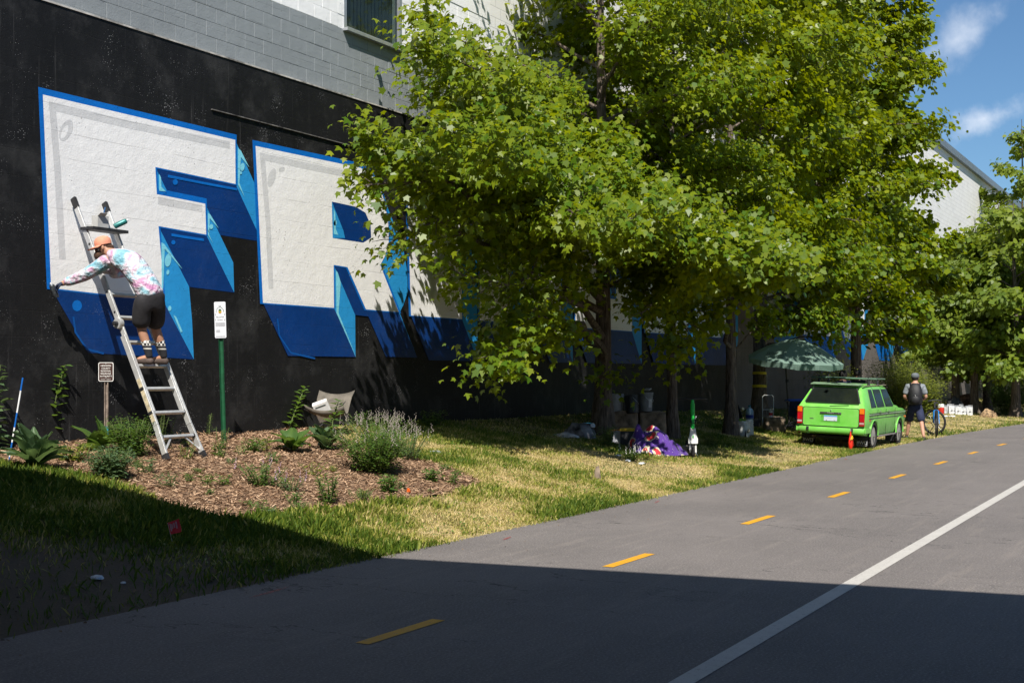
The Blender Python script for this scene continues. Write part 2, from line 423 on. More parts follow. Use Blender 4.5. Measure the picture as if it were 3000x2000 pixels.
o = strip('edge_line', lambda u: 2.545+.009*(min(u, 24)-6), lambda u: 2.675+.009*(min(u, 24)-6), np.concatenate([np.linspace(-60, 0, 6), np.arange(0, 90, .4)]), .004, WLINE); o['kind'] = 'structure'
for i in range(-2, 24):
    u0 = 6.62+3.66*i+.02*(i % 3)
    cvx = lambda u: 4.70
    o = strip('centre_dash', lambda u: 4.705, lambda u: 4.81, np.linspace(u0, u0+.95+.05*((i*7) % 3-1), 6), .004, YDASH); o['kind'] = 'structure'
# red utility spray marks on the asphalt edge
m, t, b, pos = newmat('red_spray'); RSPRAY = m
n3 = t.noise(pos, 70, 3, .7); tr = t.node('ShaderNodeBsdfTransparent'); mx = t.node('ShaderNodeMixShader', {0: t.ramp(n3, .42, .58)})
t.put(b.inputs['Base Color'], (.33, .03, .03, 1)); t.l.new(tr.outputs[0], mx.inputs[1]); t.l.new(b.outputs[0], mx.inputs[2]); t.l.new(mx.outputs[0], t.n['Material Output'].inputs['Surface'])
for (px, py, L, w) in ((790, 1735, .55, .05), (1485, 1577, .28, .035), (1925, 1470, .30, .03), (2390, 1340, .3, .05), (2478, 1345, .3, .05)):
    g = at_z(px, py, H0*FPX/(py-YH))
    P = [(g.x+L*(i/8-.5), g.y+.06*(i/8-.5)+s*w*.5*math.sin(math.pi*(i+.6)/9.2), .005) for s in (-1, 1) for i in range(9)]
    o = MB().add(P, [(i, i+1, i+10, i+9) for i in range(8)]).build('red_spray_mark', RSPRAY); o['kind'] = 'structure'

# ------------------------------------------------------------------ the painted building
BLACK = concrete('black_wall_paint', (.0085, .0085, .0092), .6, speck=.5, wear=.35, streak=.4)
GREYB = concrete('grey_block_paint', (.235, .255, .265), .62, wear=.08, streak=.12)
WHITEB = concrete('white_block_paint', (.80, .795, .79), .6, wear=.05, streak=.08)
CONC = concrete('bare_dark_concrete', (.135, .120, .113), .75, speck=.45, wear=.2, streak=.35)
P_WHITE = concrete('mural_white', (.80, .795, .79), .55, wear=.04, streak=.05)
P_GREY = concrete('mural_grey', (.60, .602, .606), .55, wear=.05)
P_BLUE = concrete('mural_mid_blue', (.003, .135, .50), .45, wear=.1)
P_DARK = concrete('mural_dark_blue', (.0026, .034, .16), .45, speck=.2, wear=.15)
P_LIGHT = concrete('mural_sky_blue', (.022, .27, .60), .45, wear=.08)
P_PALE = concrete('mural_pale_blue', (.20, .60, .74), .45, wear=.06)
P_NAVY = concrete('mural_navy_line', (.0018, .018, .088), .42, wear=.1)
bld = thing('mural_building', 'long white block building with black lower wall painted in giant blue and white letters', 'building', (10, WALL, 0))
def bpart(mb, name, mat, parent=None, **k):
    o = mb.build(name, mat, parent or bld, **k); 
    o.matrix_parent_inverse = Matrix.Translation((-10, -WALL, 0)) if (parent is None or parent is bld) else Matrix.Translation((-10, -WALL, 0))
    return o
U0, U1, ROOF, LEDGE = -6.0, 112.0, 12.85, 6.10
mb = MB(); mb.box(((U0+35.2)/2, WALL+.3, 2.55), (35.2-U0, .6, 7.1)); bpart(mb, 'lower_wall', BLACK)
mb = MB(); mb.box(((U1+35.2)/2, WALL+.3, 2.55), (U1-35.2, .6, 7.1)); bpart(mb, 'lower_wall', CONC)
# upper block wall: joints recessed behind the blocks in the part that shows
HG = 7.18
m, t, b, pos = newmat('far_block_wall'); FARB = m
sw = t.node('ShaderNodeMapping', {'Rotation': (R(90), 0, 0)}); t.l.new(pos, sw.inputs['Vector'])
cx = t.node('ShaderNodeSeparateXYZ'); t.l.new(pos, cx.inputs[0]); cb = t.node('ShaderNodeCombineXYZ'); t.l.new(cx.outputs[0], cb.inputs[0]); t.l.new(cx.outputs[2], cb.inputs[1])
bt = t.node('ShaderNodeTexBrick', {'Scale': 1.0, 'Mortar Size': .008, 'Brick Width': .4, 'Row Height': .208, 'Color1': (.80, .795, .79, 1), 'Color2': (.74, .735, .73, 1), 'Mortar': (.58, .58, .58, 1)}); t.l.new(cb.outputs[0], bt.inputs['Vector'])
n2 = t.noise(pos, 1.5, 6, .65)
t.put(b.inputs['Base Color'], t.mix(t.math('MULTIPLY', t.ramp(n2, .5, .75), .2), bt.outputs['Color'], (.45, .45, .46, 1)))
t.put(b.inputs['Normal'], t.bump(t.math('ADD', t.math('MULTIPLY', bt.outputs['Fac'], -1.0), t.math('MULTIPLY', t.noise(pos, 40, 4), .5)), .5, .012)); b.inputs['Roughness'].default_value = .7
BU0, BU1, BROWS_G, BROWS_W, RH = 9.2, 21.2, 5, 6, .2076
zt = HG+RH*BROWS_W
mb = MB()
mb.box(((U0+BU0)/2, WALL+.325, (LEDGE+HG)/2), (BU0-U0, .55, HG-LEDGE)); mb.box(((U1+BU1)/2, WALL+.325, (LEDGE+HG)/2), (U1-BU1, .55, HG-LEDGE))
bpart(mb, 'grey_band', GREYB)
mb = MB(); mb.box(((BU0+BU1)/2, WALL+.335, (LEDGE+HG)/2), (BU1-BU0, .55, HG-LEDGE)); bpart(mb, 'mortar_backing', GREYB)
WX0, WX1, WZ0, WZ1 = 16.56, 18.2, 7.16, 8.75
mb = MB()
mb.box(((U0+BU0)/2, WALL+.325, (HG+ROOF)/2), (BU0-U0, .55, ROOF-HG)); mb.box(((U1+BU1)/2, WALL+.325, (HG+ROOF)/2), (U1-BU1, .55, ROOF-HG))
mb.box(((BU0+BU1)/2, WALL+.325, (zt+.35+ROOF)/2), (BU1-BU0, .55, ROOF-zt-.35))
bpart(mb, 'upper_wall', FARB)
mb = MB()
mb.box(((BU0+WX0)/2, WALL+.335, (HG+zt+.35)/2), (WX0-BU0, .55, zt+.35-HG)); mb.box(((WX1+BU1)/2, WALL+.335, (HG+zt+.35)/2), (BU1-WX1, .55, zt+.35-HG)); 
bpart(mb, 'mortar_backing', WHITEB)
def blockmesh(name, L, Hh, mat):
    g = .002; d = .036; e = .003
    x0, x1, z0, z1 = -L/2+g, L/2-g, -Hh/2+g, Hh/2-g
    V = [(x0, 0, z0), (x1, 0, z0), (x1, 0, z1), (x0, 0, z1), (x0, -d+e, z0), (x1, -d+e, z0), (x1, -d+e, z1), (x0, -d+e, z1), (x0+e, -d, z0+e), (x1-e, -d, z0+e), (x1-e, -d, z1-e), (x0+e, -d, z1-e)]
    F = [(8, 9, 10, 11)]+[(i, (i+1) % 4, (i+1) % 4+4, i+4) for i in range(4)]+[(i+4, (i+1) % 4+4, (i+1) % 4+8, i+8) for i in range(4)]
    me = bpy.data.meshes.new(name); me.from_pydata(V, [], F); me.materials.append(mat); me.update(); return me
bmg, bmw, bmgh, bmwh = blockmesh('g', .4, RH, GREYB), blockmesh('w', .4, RH, WHITEB), blockmesh('gh', .2, RH, GREYB), blockmesh('wh', .2, RH, WHITEB)
def put_block(me, u, h):
    o = link(bpy.data.objects.new('block', me), bld); o.location = (u-10, .09+random.uniform(-.002, .0015), h); o.rotation_euler = (random.uniform(-.002, .002), random.uniform(-.002, .002), random.uniform(-.003, .003))
zg0 = HG-RH*BROWS_G
mb = MB(); mb.box(((BU0+BU1)/2, WALL+.325, (LEDGE+zg0)/2), (BU1-BU0, .55, zg0-LEDGE-.004)); bpart(mb, 'footing_course', GREYB)
for r in range(BROWS_G+BROWS_W):
    white = r >= BROWS_G; h = zg0+RH*(r+.5); off = .2*(r % 2)
    ua = BU0
    if off: put_block(bmwh if white else bmgh, ua+.1, h)
    n = int((BU1-BU0-off)/.4+1e-6)
    for i in range(n):
        uc = BU0+off+.4*i+.2
        if white and uc < 13.2: continue
        if white and h+RH/2 > WZ0+.05 and uc+.2 > WX0 and uc-.2 < WX1:
            if uc-.2 < WX0-.1 : put_block(bmwh, uc-.1, h)
            elif uc+.2 > WX1+.1: put_block(bmwh, uc+.1, h)
            continue
        put_block(bmw if white else bmg, uc, h)
mb = MB(); mb.box(((BU0+13.05)/2, WALL+.3245, (HG+zt)/2), (13.05-BU0, .54, zt-HG)); bpart(mb, 'upper_wall', WHITEB)
mb = MB(); mb.box(((BU0+WX0)/2, WALL+.325, zt+.175), (WX0-BU0, .56, .34)); mb.box(((WX1+BU1)/2, WALL+.325, zt+.175), (BU1-WX1, .56, .34)); bpart(mb, 'upper_wall', WHITEB)
# roof, coping, rear and end walls
mb = MB(); mb.box(((U0+U1)/2, WALL+.25, ROOF+.17), (U1-U0+.1, .75, .34)); bpart(mb, 'coping', M('grey_metal_flashing', (.20, .235, .27), .45, .3))
mb = MB(); mb.box(((U0+U1)/2, WALL+8.3, ROOF-.25), (U1-U0-.02, 15.3, .3)); bpart(mb, 'roof', M('roof_gravel', (.2, .19, .18), .9))
mb = MB(); mb.box((U1-.31, WALL+8.3, 6.1), (.6, 15.4, 12.9)); mb.box((U0+.31, WALL+8.3, 6.1), (.6, 15.4, 12.9)); bpart(mb, 'end_wall', FARB)
# ledges
mb = MB(); mb.box(((U0+U1)/2, WALL+.012, LEDGE+.012), (U1-U0, .05, .022)); bpart(mb, 'ledge', M('pale_lit_ledge', (.40, .38, .35), .85, var=.5, scale=5))  # pale colour paints in the light caught along the ledge
a = at_v(618, 314, WALL); c = at_v(1120, 452, WALL)
mb = MB(); mb.box(((a.x+c.x)/2+1.5, WALL-.012, (a.z+c.z)/2-.015), (c.x-a.x+3, .028, .012)); bpart(mb, 'form_ledge', M('pale_lit_lip', (.16, .15, .14), .8, var=.6, scale=6))  # lip coloured paler than the wall to paint in its sunlit edge
# window
win = thing('w', None, None); bpy.data.objects.remove(win)
ALU = M('window_aluminium', (.52, .53, .55), .35, .7, var=.08)
mb = MB()
wv = WALL+.10
for x in (WX0+.035, WX1-.035): mb.box((x, wv, (WZ0+WZ1)/2), (.07, .10, WZ1-WZ0))
mb.box(((WX0+WX1)/2, wv, WZ1-.03), (WX1-WX0-.145, .10, .06)); mb.box(((WX0+WX1)/2, wv, WZ0+.06), (WX1-WX0-.145, .10, .05))
wf = bpart(mb, 'window', ALU)
def wpart(mb, name, mat, **k):
    o = mb.build(name, mat, wf, **k); o.matrix_parent_inverse = Matrix.Identity(4); return o
mb = MB(); mb.box(((WX0+WX1)/2, wv-.03, WZ0+.01), (WX1-WX0+.06, .22, .045)); wpart(mb, 'sill', ALU)
m, t, b, pos = newmat('window_glass'); GLASS = m
b.inputs['Base Color'].default_value = (.02, .03, .028, 1); b.inputs['Roughness'].default_value = .03; b.inputs['Specular IOR Level'].default_value = .9
t.put(b.inputs['Base Color'], t.mix(t.ramp(t.noise(pos, 2, 3), .3, .7), (.012, .02, .017, 1), (.03, .04, .035, 1)))
tr = t.node('ShaderNodeBsdfTransparent', {0: (.75, .82, .8, 1)}); mx = t.node('ShaderNodeMixShader', {0: .35}); t.l.new(tr.outputs[0], mx.inputs[1]); t.l.new(b.outputs[0], mx.inputs[2]); t.l.new(mx.outputs[0], t.n['Material Output'].inputs['Surface'])
mb = MB(); mb.box(((WX0+WX1)/2, wv+.01, (WZ0+WZ1)/2), (WX1-WX0-.14, .012, WZ1-WZ0-.1)); wpart(mb, 'pane', GLASS)
BL = M('blind_slat', (.19, .21, .16), .8, var=.2)
for i in range(15):
    x = WX0+.1+i*.1
    rot = Matrix.Rotation(R(62), 3, 'Z'); mb = MB(); mb.box((x, wv+.1, (WZ0+WZ1)/2), (.085, .004, WZ1-WZ0-.12), rot); wpart(mb, 'blind_slat', BL)
mb = MB(); mb.box(((WX0+WX1)/2, wv+.9, (WZ0+WZ1)/2), (2.6, .05, 2.6)); mb.box((WX0-.3, wv+.55, 8), (.05, .6, 2.6)); mb.box((WX1+.3, wv+.55, 8), (.05, .6, 2.6)); mb.box((17.4, wv+.55, 6.85), (2.2, .6, .05)); mb.box((17.4, wv+.55, 9.1), (2.2, .6, .05)); wpart(mb, 'room_box', M('dark_room', (.05, .055, .05), .9))
# torn curtain corner at the left of the pane
mb = MB(); mb.add([(WX0+.08, wv+.06, 7.75), (WX0+.08, wv+.06, 7.24), (WX0+.42, wv+.07, 7.22), (WX0+.3, wv+.05, 7.40), (WX0+.17, wv+.08, 7.55)], [(0, 1, 2, 3, 4)]); wpart(mb, 'curtain', M('pale_curtain', (.5, .47, .45), .9, var=.3, scale=20))

# ------------------------------------------------------------------ mural letters (paint, laid as thin coats)
from mathutils.geometry import tessellate_polygon
OVER = ('shading', 'highlight', 'bubble', 'gleam', 'rim_light'); P_RIM = concrete('mural_rim_blue', (.0028, .075, .30), .45, wear=.1)
def coat(name, pts, mat, lvl, holes=None, label=None):
    """pts: (u,h) outline on the wall; lvl: millimetres proud"""
    if name in OVER and sum(p[0] for p in pts)/len(pts) < wl(727, 600)[0]: lvl -= 6.9
    loops = [[Vector((p[0], p[1], 0)) for p in pts]]+[[Vector((p[0], p[1], 0)) for p in hl] for hl in (holes or [])]
    tris = tessellate_polygon(loops); flat = [p for l in loops for p in l]
    me = bpy.data.meshes.new(name); me.from_pydata([(p.x-10, -lvl/1000.0, p.y) for p in flat], [], [tuple(x) for x in tris])
    bm = bmesh.new(); bm.from_mesh(me)
    for f in bm.faces:
        f.normal_update()
        if f.normal.y > 0: f.normal_flip()
    bm.to_mesh(me); bm.free(); me.materials.append(mat)
    o = link(bpy.data.objects.new(name, me), bld)
    if label: o['label'] = label
    return o
E = (.57, -.76)
def z1(*pts): return [wl(x/1.845, y/1.845) for x, y in pts]
def z2(*pts): return [wl(x/1.845, 700+y/1.845) for x, y in pts]
def area2(p): return sum(p[i][0]*p[(i+1) % len(p)][1]-p[(i+1) % len(p)][0]*p[i][1] for i in range(len(p)))
def grow(p, d):
    s = 1 if area2(p) > 0 else -1; out = []; n = len(p)
    for i in range(n):
        a, b_, c = Vector(p[i-1]), Vector(p[i]), Vector(p[(i+1) % n])
        e1, e2 = (b_-a).normalized(), (c-b_).normalized()
        n1, n2 = Vector((e1.y, -e1.x))*s, Vector((e2.y, -e2.x))*s
        k = (n1+n2); L = k.length
        if L < .3: out.append(tuple(b_+n1*d)); continue
        k = k/L; out.append(tuple(b_+k*d/max(.35, k.dot(n1))))
    return out
def extrude(name, poly, lvl0, colors=(P_LIGHT, P_DARK)):
    if area2(poly) < 0: poly = poly[::-1]
    n = len(poly); q = []
    for i in range(n):
        a, b_ = poly[i], poly[(i+1) % n]; d = (b_[0]-a[0], b_[1]-a[1]); nx, ny = d[1], -d[0]
        if nx*E[0]+ny*E[1] <= 1e-4: continue
        L = math.hypot(*d); side = nx/L > .62
        q.append(((a[1]+b_[1])/2, side, [a, b_, (b_[0]+E[0], b_[1]+E[1]), (a[0]+E[0], a[1]+E[1])]))
    q.sort(key=lambda x: -x[0])
    for k, (hh, side, pts) in enumerate(q): coat(name+'_side' if side else name+'_underside', pts, colors[0] if side else colors[1], lvl0+.25*k)
def letter(name, face, holes=(), base=2.0, outline=.055, colors=(P_LIGHT, P_DARK)):
    coat(name+'_outline', [(p[0]-.018, p[1]+.03) for p in grow(face, outline*.85)], P_BLUE, base+2.6)
    extrude(name, face, base, colors)
    for hl in holes:
        # seen into the counter: upper and left reveals
        coat(name+'_counter', hl, colors[1], base+3.6)
        coat(name+'_counter_side', [hl[0], (hl[0][0]+.30, hl[0][1]-.42), (hl[-1][0]+.32, hl[-1][1]+.03), hl[-1]], colors[0], base+3.8)
    coat(name+'_face', face, P_WHITE, base+3.2, holes)
F_face = z1((230, 512), (1270, 757), (1272, 995), (838, 903), (846, 1050), (1108, 1102), (1113, 1268), (855, 1222))+z2((872, 120), (882, 335), (275, 265))
R_face = z1((1378, 790), (1945, 908), (2000, 940), (2045, 1000), (2075, 1090), (2095, 1200), (2098, 1320), (2075, 1390), (2052, 1432))+z2((2152, 395), (1975, 380), (1875, 152), (1800, 140), (1802, 372), (1418, 345))
R_hole = z1((1790, 1090), (1920, 1118), (1972, 1150), (2000, 1215), (2003, 1285), (1960, 1312), (1795, 1287))
F_sq = wl(1186, 530)
letter('letter_f', F_face)
letter('letter_r', R_face, [R_hole], base=9.0)
TOPH, BOTH = 4.98, 2.70
uI0, uI1 = wl(1190, 700)[0], wl(1347, 700)[0]
letter('letter_i', [(uI0, TOPH), (uI1, TOPH), (uI1+.05, BOTH), (uI0+.12, BOTH)], base=16.0)
uN0, uN1, uN2, uN3 = wl(1402, 800)[0], wl(1490, 800)[0], wl(1560, 800)[0], wl(1640, 800)[0]
letter('letter_n', [(uN0, TOPH), (uN1, TOPH), (uN2+.05, 3.7), (uN2, TOPH), (uN3, TOPH), (uN3, BOTH), (uN2+.15, BOTH), (uN1, 4.0), (uN1, BOTH), (uN0, BOTH)], base=23.0)
def blk(px0, px1): return wl(px0, 900)[0], wl(px1, 900)[0]
a0, a1 = blk(1682, 1848)
letter('letter_block', [(a0, TOPH), (a1, TOPH), (a1, 4.3), (a0+1.3, 4.3), (a0+1.3, 3.4), (a1-.9, 3.4), (a1-.9, 3.9), (a1, 3.9), (a1, BOTH), (a0, BOTH)], base=30.0)
a0, a1 = blk(1885, 2010)
letter('letter_block', [(a0, TOPH), (a1, TOPH), (a1, 4.3), (a0+1.2, 4.3), (a0+1.2, 4.05), (a1-.4, 4.05), (a1-.4, 3.55), (a0+1.2, 3.55), (a0+1.2, 3.3), (a1, 3.3), (a1, BOTH), (a0, BOTH)], base=37.0)
a0, a1 = blk(2032, 2138)
dl = a1-a0
hole = [(a0+.9, 4.4), (a1-1.2, 4.4), (a1-.8, 4.1), (a1-.8, 3.5), (a1-1.2, 3.22), (a0+.9, 3.22)]
letter('letter_d', [(a0, TOPH), (a1-.9, TOPH), (a1-.25, 4.7), (a1, 4.2), (a1, 3.4), (a1-.25, 2.95), (a1-.9, BOTH), (a0, BOTH)], [hole], base=44.0)
# second word, in the sunlit stretch past the first trees
uu = 38.0; B2 = (P_LIGHT, P_BLUE)
for k, (w, kind) in enumerate(((2.6, 'u'), (3.4, 'l'), (3.6, 'o'), (3.4, 'u'), (3.8, 'e'), (3.4, 'o'), (3.6, 'l'))):
    x0, x1 = uu, uu+w; t0, b0 = 5.6, 3.0
    if kind == 'u': f = [(x0, t0), (x0+w*.33, t0), (x0+w*.33, 3.9), (x1-w*.33, 3.9), (x1-w*.33, t0), (x1, t0), (x1, 3.6), (x1-w*.2, b0), (x0+w*.2, b0), (x0, 3.6)]
    elif kind == 'l': f = [(x0, t0), (x0+w*.4, t0), (x0+w*.4, 3.9), (x1, 3.9), (x1, b0), (x0, b0)]
    elif kind == 'e': f = [(x0, t0), (x1, t0), (x1, 5.0), (x0+w*.4, 5.0), (x0+w*.4, 4.7), (x1, 4.7), (x1, 4.0), (x0+w*.4, 4.0), (x0+w*.4, 3.7), (x1, 3.7), (x1, b0), (x0, b0)]
    else: f = [(x0+w*.2, t0), (x1-w*.2, t0), (x1, 5.0), (x1, 3.6), (x1-w*.2, b0), (x0+w*.2, b0), (x0, 3.6), (x0, 5.0)]
    letter('letter_block', f, base=2+7*(k % 2), colors=B2); uu += w+1.2
# grey inner shading, highlights and drips of the two big letters
def stripe(p, w, mat, lvl, name='shading'):
    """tapered brush band along polyline p (wall coords), width w to its right"""
    p = [Vector(x) for x in p]; A, B = [], []
    for i, q in enumerate(p):
        d = (p[min(i+1, len(p)-1)]-p[max(i-1, 0)]).normalized(); nn = Vector((d.y, -d.x)); A.append(tuple(q)); B.append(tuple(q+nn*w))
    return coat(name, A+B[::-1], mat, lvl)
stripe(z1((262, 548), (700, 654), (1240, 766)), .10, P_GREY, 12.8)
stripe(z1((318, 1400), (290, 900), (262, 560)), .10, P_GREY, 12.9)
stripe(z1((852, 1062), (960, 1084), (1092, 1108)), .10, P_GREY, 12.8)
stripe(z1((1400, 825), (1700, 890), (1900, 930), (1985, 975), (2035, 1040)), .10, P_GREY, 12.8)
stripe(z1((1448, 1560), (1432, 1200), (1400, 835)), .11, P_GREY, 12.9)
def ellp(cx, cy, rx, ry, rot=0, n=18):
    out = []
    for k in range(n):
        a_ = 2*math.pi*k/n; x, y = rx*math.cos(a_), ry*math.sin(a_); c_, s_ = math.cos(R(rot)), math.sin(R(rot)); out.append((cx+x*c_-y*s_, cy+x*s_+y*c_))
    return out
coat('highlight', z1(*ellp(355, 705, 32, 62, 24)), P_GREY, 13.1)
coat('highlight', z1(*ellp(347, 715, 14, 40, 24)), P_WHITE, 13.3)
coat('highlight', z1(*ellp(1465, 960, 20, 52, 16)), P_GREY, 13.1); coat('highlight', z1(*ellp(1520, 916, 18, 12, -20)), P_GREY, 13.1); coat('highlight', z1(*ellp(1440, 1040, 7, 20, 4)), P_GREY, 13.1)
for args in ((905, 700*1.845-700*1.845+0, 0, 0),): pass
for cx_, cy_, rx, ry in ((906, 1291.5+115, 17, 36), (905, 1291.5+180, 8, 14), (915, 1291.5+375, 9, 14), (1308, 903, 12, 22), (1300, 935, 6, 8), (1140, 1225, 10, 14), (1128, 1250, 4, 6), (1808, 1205, 8, 16)):
    coat('bubble', z1(*ellp(cx_, cy_, rx, ry, 8)), P_PALE, 14.2)
coat('gleam', z2((935, 410), (950, 420), (985, 500), (975, 505)), P_PALE, 14.2)
coat('gleam', z1((870, 1310), (885, 1318), (985, 1455), (970, 1440), (888, 1345), (880, 1560), (872, 1560)), P_PALE, 14.2)
coat('gleam', z1((1284, 800), (1300, 815), (1345, 905), (1300, 850), (1292, 990), (1320, 1065), (1285, 1000)), P_PALE, 14.2)
coat('gleam', z1((858, 940), (868, 960), (870, 1010), (895, 1035), (858, 1032)), P_PALE, 14.2)
coat('gleam', z1((1122, 1150), (1135, 1160), (1180, 1235), (1132, 1180), (1128, 1270), (1150, 1315), (1122, 1270)), P_PALE, 14.2)
coat('gleam', z2((1812, 170), (1822, 182), (1838, 235), (1826, 400), (1922, 640), (1815, 400)), P_PALE, 14.2)
coat('gleam', z1((1800, 1130), (1808, 1150), (1812, 1240), (1825, 1270), (1800, 1265)), P_PALE, 14.2)
for cx_, cy_, r_ in ((415, 360, 26), (1835, 265, 0), ):
    if r_: coat('bubble', z2(*ellp(cx_, cy_, r_, r_*1.15)), P_BLUE, 12.6)
for cx_, cy_, r_ in ((945, 985, 14), (935, 1310, 11)): coat('bubble', z1(*ellp(cx_, cy_, r_, r_*1.1)), P_BLUE, 14.2)
stripe(z1((905, 945), (1080, 980), (1280, 1018)), .035, P_BLUE, 14.0, 'rim_light')
stripe(z1((925, 1262), (1010, 1276), (1100, 1290)), .035, P_BLUE, 14.0, 'rim_light')
stripe(z2((400, 420), (410, 500), (470, 590), (560, 612)), .028, P_RIM, 13.0, 'rim_light')
stripe(z2((1500, 430), (1510, 520), (1570, 610), (1700, 640)), .028, P_RIM, 13.0, 'rim_light')
# ------------------------------------------------------------------ the road bridge whose shade falls over the trail
BR = thing('road_bridge', 'concrete road bridge spanning the trail, its deck edge shading the foreground', 'bridge', (0, 0, 0))
BC = concrete('bridge_concrete', (.30, .29, .27), .8, wear=.15)
eu = lambda v: 5.33-.135*(v-1.75)
def slab(name, v0, v1, du0, du1, z0, z1_, mat):
    V = [(eu(v)+du, v, z) for z in (z0, z1_) for v in (v0, v1) for du in (du0, du1)]
    return MB().add(V, [(0, 1, 3, 2), (4, 6, 7, 5), (0, 4, 5, 1), (2, 3, 7, 6), (0, 2, 6, 4), (1, 5, 7, 3)]).build(name, mat, BR)
slab('deck', -22, WALL-.05, -14, 0, 5.55, 5.9, BC); slab('parapet', -22, WALL-.05, -.3, -.002, 5.902, 6.75, BC); slab('parapet', -22, WALL-.05, -13.998, -13.7, 5.902, 6.75, BC)
for k in range(6): slab('girder', -22, WALL-.05, -13.4+2.5*k, -13.0+2.5*k, 4.85, 5.548, BC)
slab('abutment', -9.0, -8.2, -14, -.1, -.2, 4.84, BC)
# ================================================================== VEGETATION
# mulch bed outline (photo pixels on the ground)
bed_px = [(-60, 1345), (60, 1375), (200, 1400), (320, 1420), (430, 1470), (560, 1515), (700, 1535), (850, 1510), (1000, 1500), (1180, 1475), (1330, 1448), (1403, 1428), (1405, 1412), (1350, 1385), (1290, 1365), (1200, 1345), (1060, 1300), (960, 1280)]
bed = [ground(*p).xy for p in bed_px]+[Vector((15.5, 12.15)), Vector((8.6, 12.15))]
BX = np.array([p.x for p in bed]); BY = np.array([p.y for p in bed])
def in_bed(u, v):
    u = np.asarray(u); v = np.asarray(v); c = np.zeros(u.shape, bool); j = len(BX)-1
    for i in range(len(BX)):
        k = ((BY[i] > v) != (BY[j] > v)) & (u < (BX[j]-BX[i])*(v-BY[i])/(BY[j]-BY[i]+1e-12)+BX[i]); c ^= k; j = i
    return c
m, t, b, pos = newmat('mulch_soil'); n2 = t.noise(pos, 25, 6, .7); n1 = t.noise(pos, 2, 4)
t.put(b.inputs['Base Color'], t.mix(t.ramp(n2, .35, .65), (.055, .028, .015, 1), t.mix(n1, (.24, .14, .08, 1), (.36, .22, .13, 1)))); b.inputs['Roughness'].default_value = .95
t.put(b.inputs['Normal'], t.bump(n2, 1, .03)); MULCH = m
gu, gv = np.arange(8.0, 17.0, .1), np.arange(7.6, 12.2, .1)
U, V = np.meshgrid(gu, gv, indexing='ij'); inside = in_bed(U+(fbm(U, V, 3, 2)-.5)*.25, V+(fbm(U, V, 3, 4)-.5)*.25)
Hm = gh(U, V)+.012+.035*fbm(U, V, 3.5, 8); vid = -np.ones(U.shape, int); vv, ff = [], []
for i in range(len(gu)-1):
    for j in range(len(gv)-1):
        if inside[i, j] and inside[i+1, j] and inside[i, j+1] and inside[i+1, j+1]:
            q = []
            for a_, b_ in ((i, j), (i+1, j), (i+1, j+1), (i, j+1)):
                if vid[a_, b_] < 0: vid[a_, b_] = len(vv); vv.append((U[a_, b_], V[a_, b_], Hm[a_, b_]))
                q.append(vid[a_, b_])
            ff.append(tuple(q))
o = MB().add(vv, ff).build('mulch_bed', MULCH, smooth=True); o['kind'] = 'structure'
def scatter(n, u0, u1, v0, v1): return rng.uniform(u0, u1, n), rng.uniform(v0, v1, n)
# wood chips
u, v = scatter(75000, 8, 16.5, 7.6, 12.18); k = in_bed(u, v); u, v = u[k], v[k]
n = len(u); h = gh(u, v)+.02+.035*fbm(u, v, 3.5, 8)+rng.uniform(-.006, .012, n)
an = rng.uniform(0, 2*np.pi, n); D = np.stack([np.cos(an), np.sin(an), rng.normal(0, .25, n)], 1); N = np.stack([rng.normal(0, .35, n), rng.normal(0, .35, n), np.ones(n)], 1)
CHIP = np.array([(-.5, 0, 0), (.5, 0, 0), (.4, 1, 0), (-.4, 1, 0)], float)
m, t, b, pos = newmat('wood_chip'); at = t.node('ShaderNodeAttribute', attribute_name='Col')
rp = t.node('ShaderNodeValToRGB'); t.l.new(at.outputs['Fac'], rp.inputs[0]); rp.color_ramp.elements[0].color = (.045, .022, .012, 1); rp.color_ramp.elements[1].color = (.58, .43, .29, 1)
e = rp.color_ramp.elements.new(.4); e.color = (.24, .145, .085, 1); e = rp.color_ramp.elements.new(.8); e.color = (.45, .30, .19, 1)
t.put(b.inputs['Base Color'], rp.outputs[0]); b.inputs['Roughness'].default_value = .9; b.inputs['Specular IOR Level'].default_value = .15
o = leaves('wood_chips', np.stack([u, v, h], 1), D, N, rng.uniform(.02, .075, n), rng.uniform(.005, .014, n), m, None, CHIP, rng.beta(2, 2, n)); o['kind'] = 'stuff'
# grass blades
BLADE = np.array([(-.5, 0, 0), (.5, 0, 0), (.28, .6, .0), (0, 1, -.25)], float)
m, t, b, pos = newmat('grass_blade'); at = t.node('ShaderNodeAttribute', attribute_name='Col')
rp = t.node('ShaderNodeValToRGB'); t.l.new(at.outputs['Fac'], rp.inputs[0])
rp.color_ramp.elements[0].color = (.070, .122, .011, 1); rp.color_ramp.elements[1].color = (.66, .52, .28, 1)
for p_, c_ in ((.26, (.165, .215, .024)), (.44, (.33, .33, .06)), (.60, (.54, .44, .17))): e = rp.color_ramp.elements.new(p_); e.color = c4(c_)
t.put(b.inputs['Base Color'], rp.outputs[0]); b.inputs['Roughness'].default_value = .6; b.inputs['Specular IOR Level'].default_value = .25
tr = t.node('ShaderNodeBsdfTranslucent'); t.l.new(rp.outputs[0], tr.inputs[0]); mx = t.node('ShaderNodeMixShader', {0: .35}); t.l.new(b.outputs[0], mx.inputs[1]); t.l.new(tr.outputs[0], mx.inputs[2]); t.l.new(mx.outputs[0], t.n['Material Output'].inputs['Surface']); GRASS = m
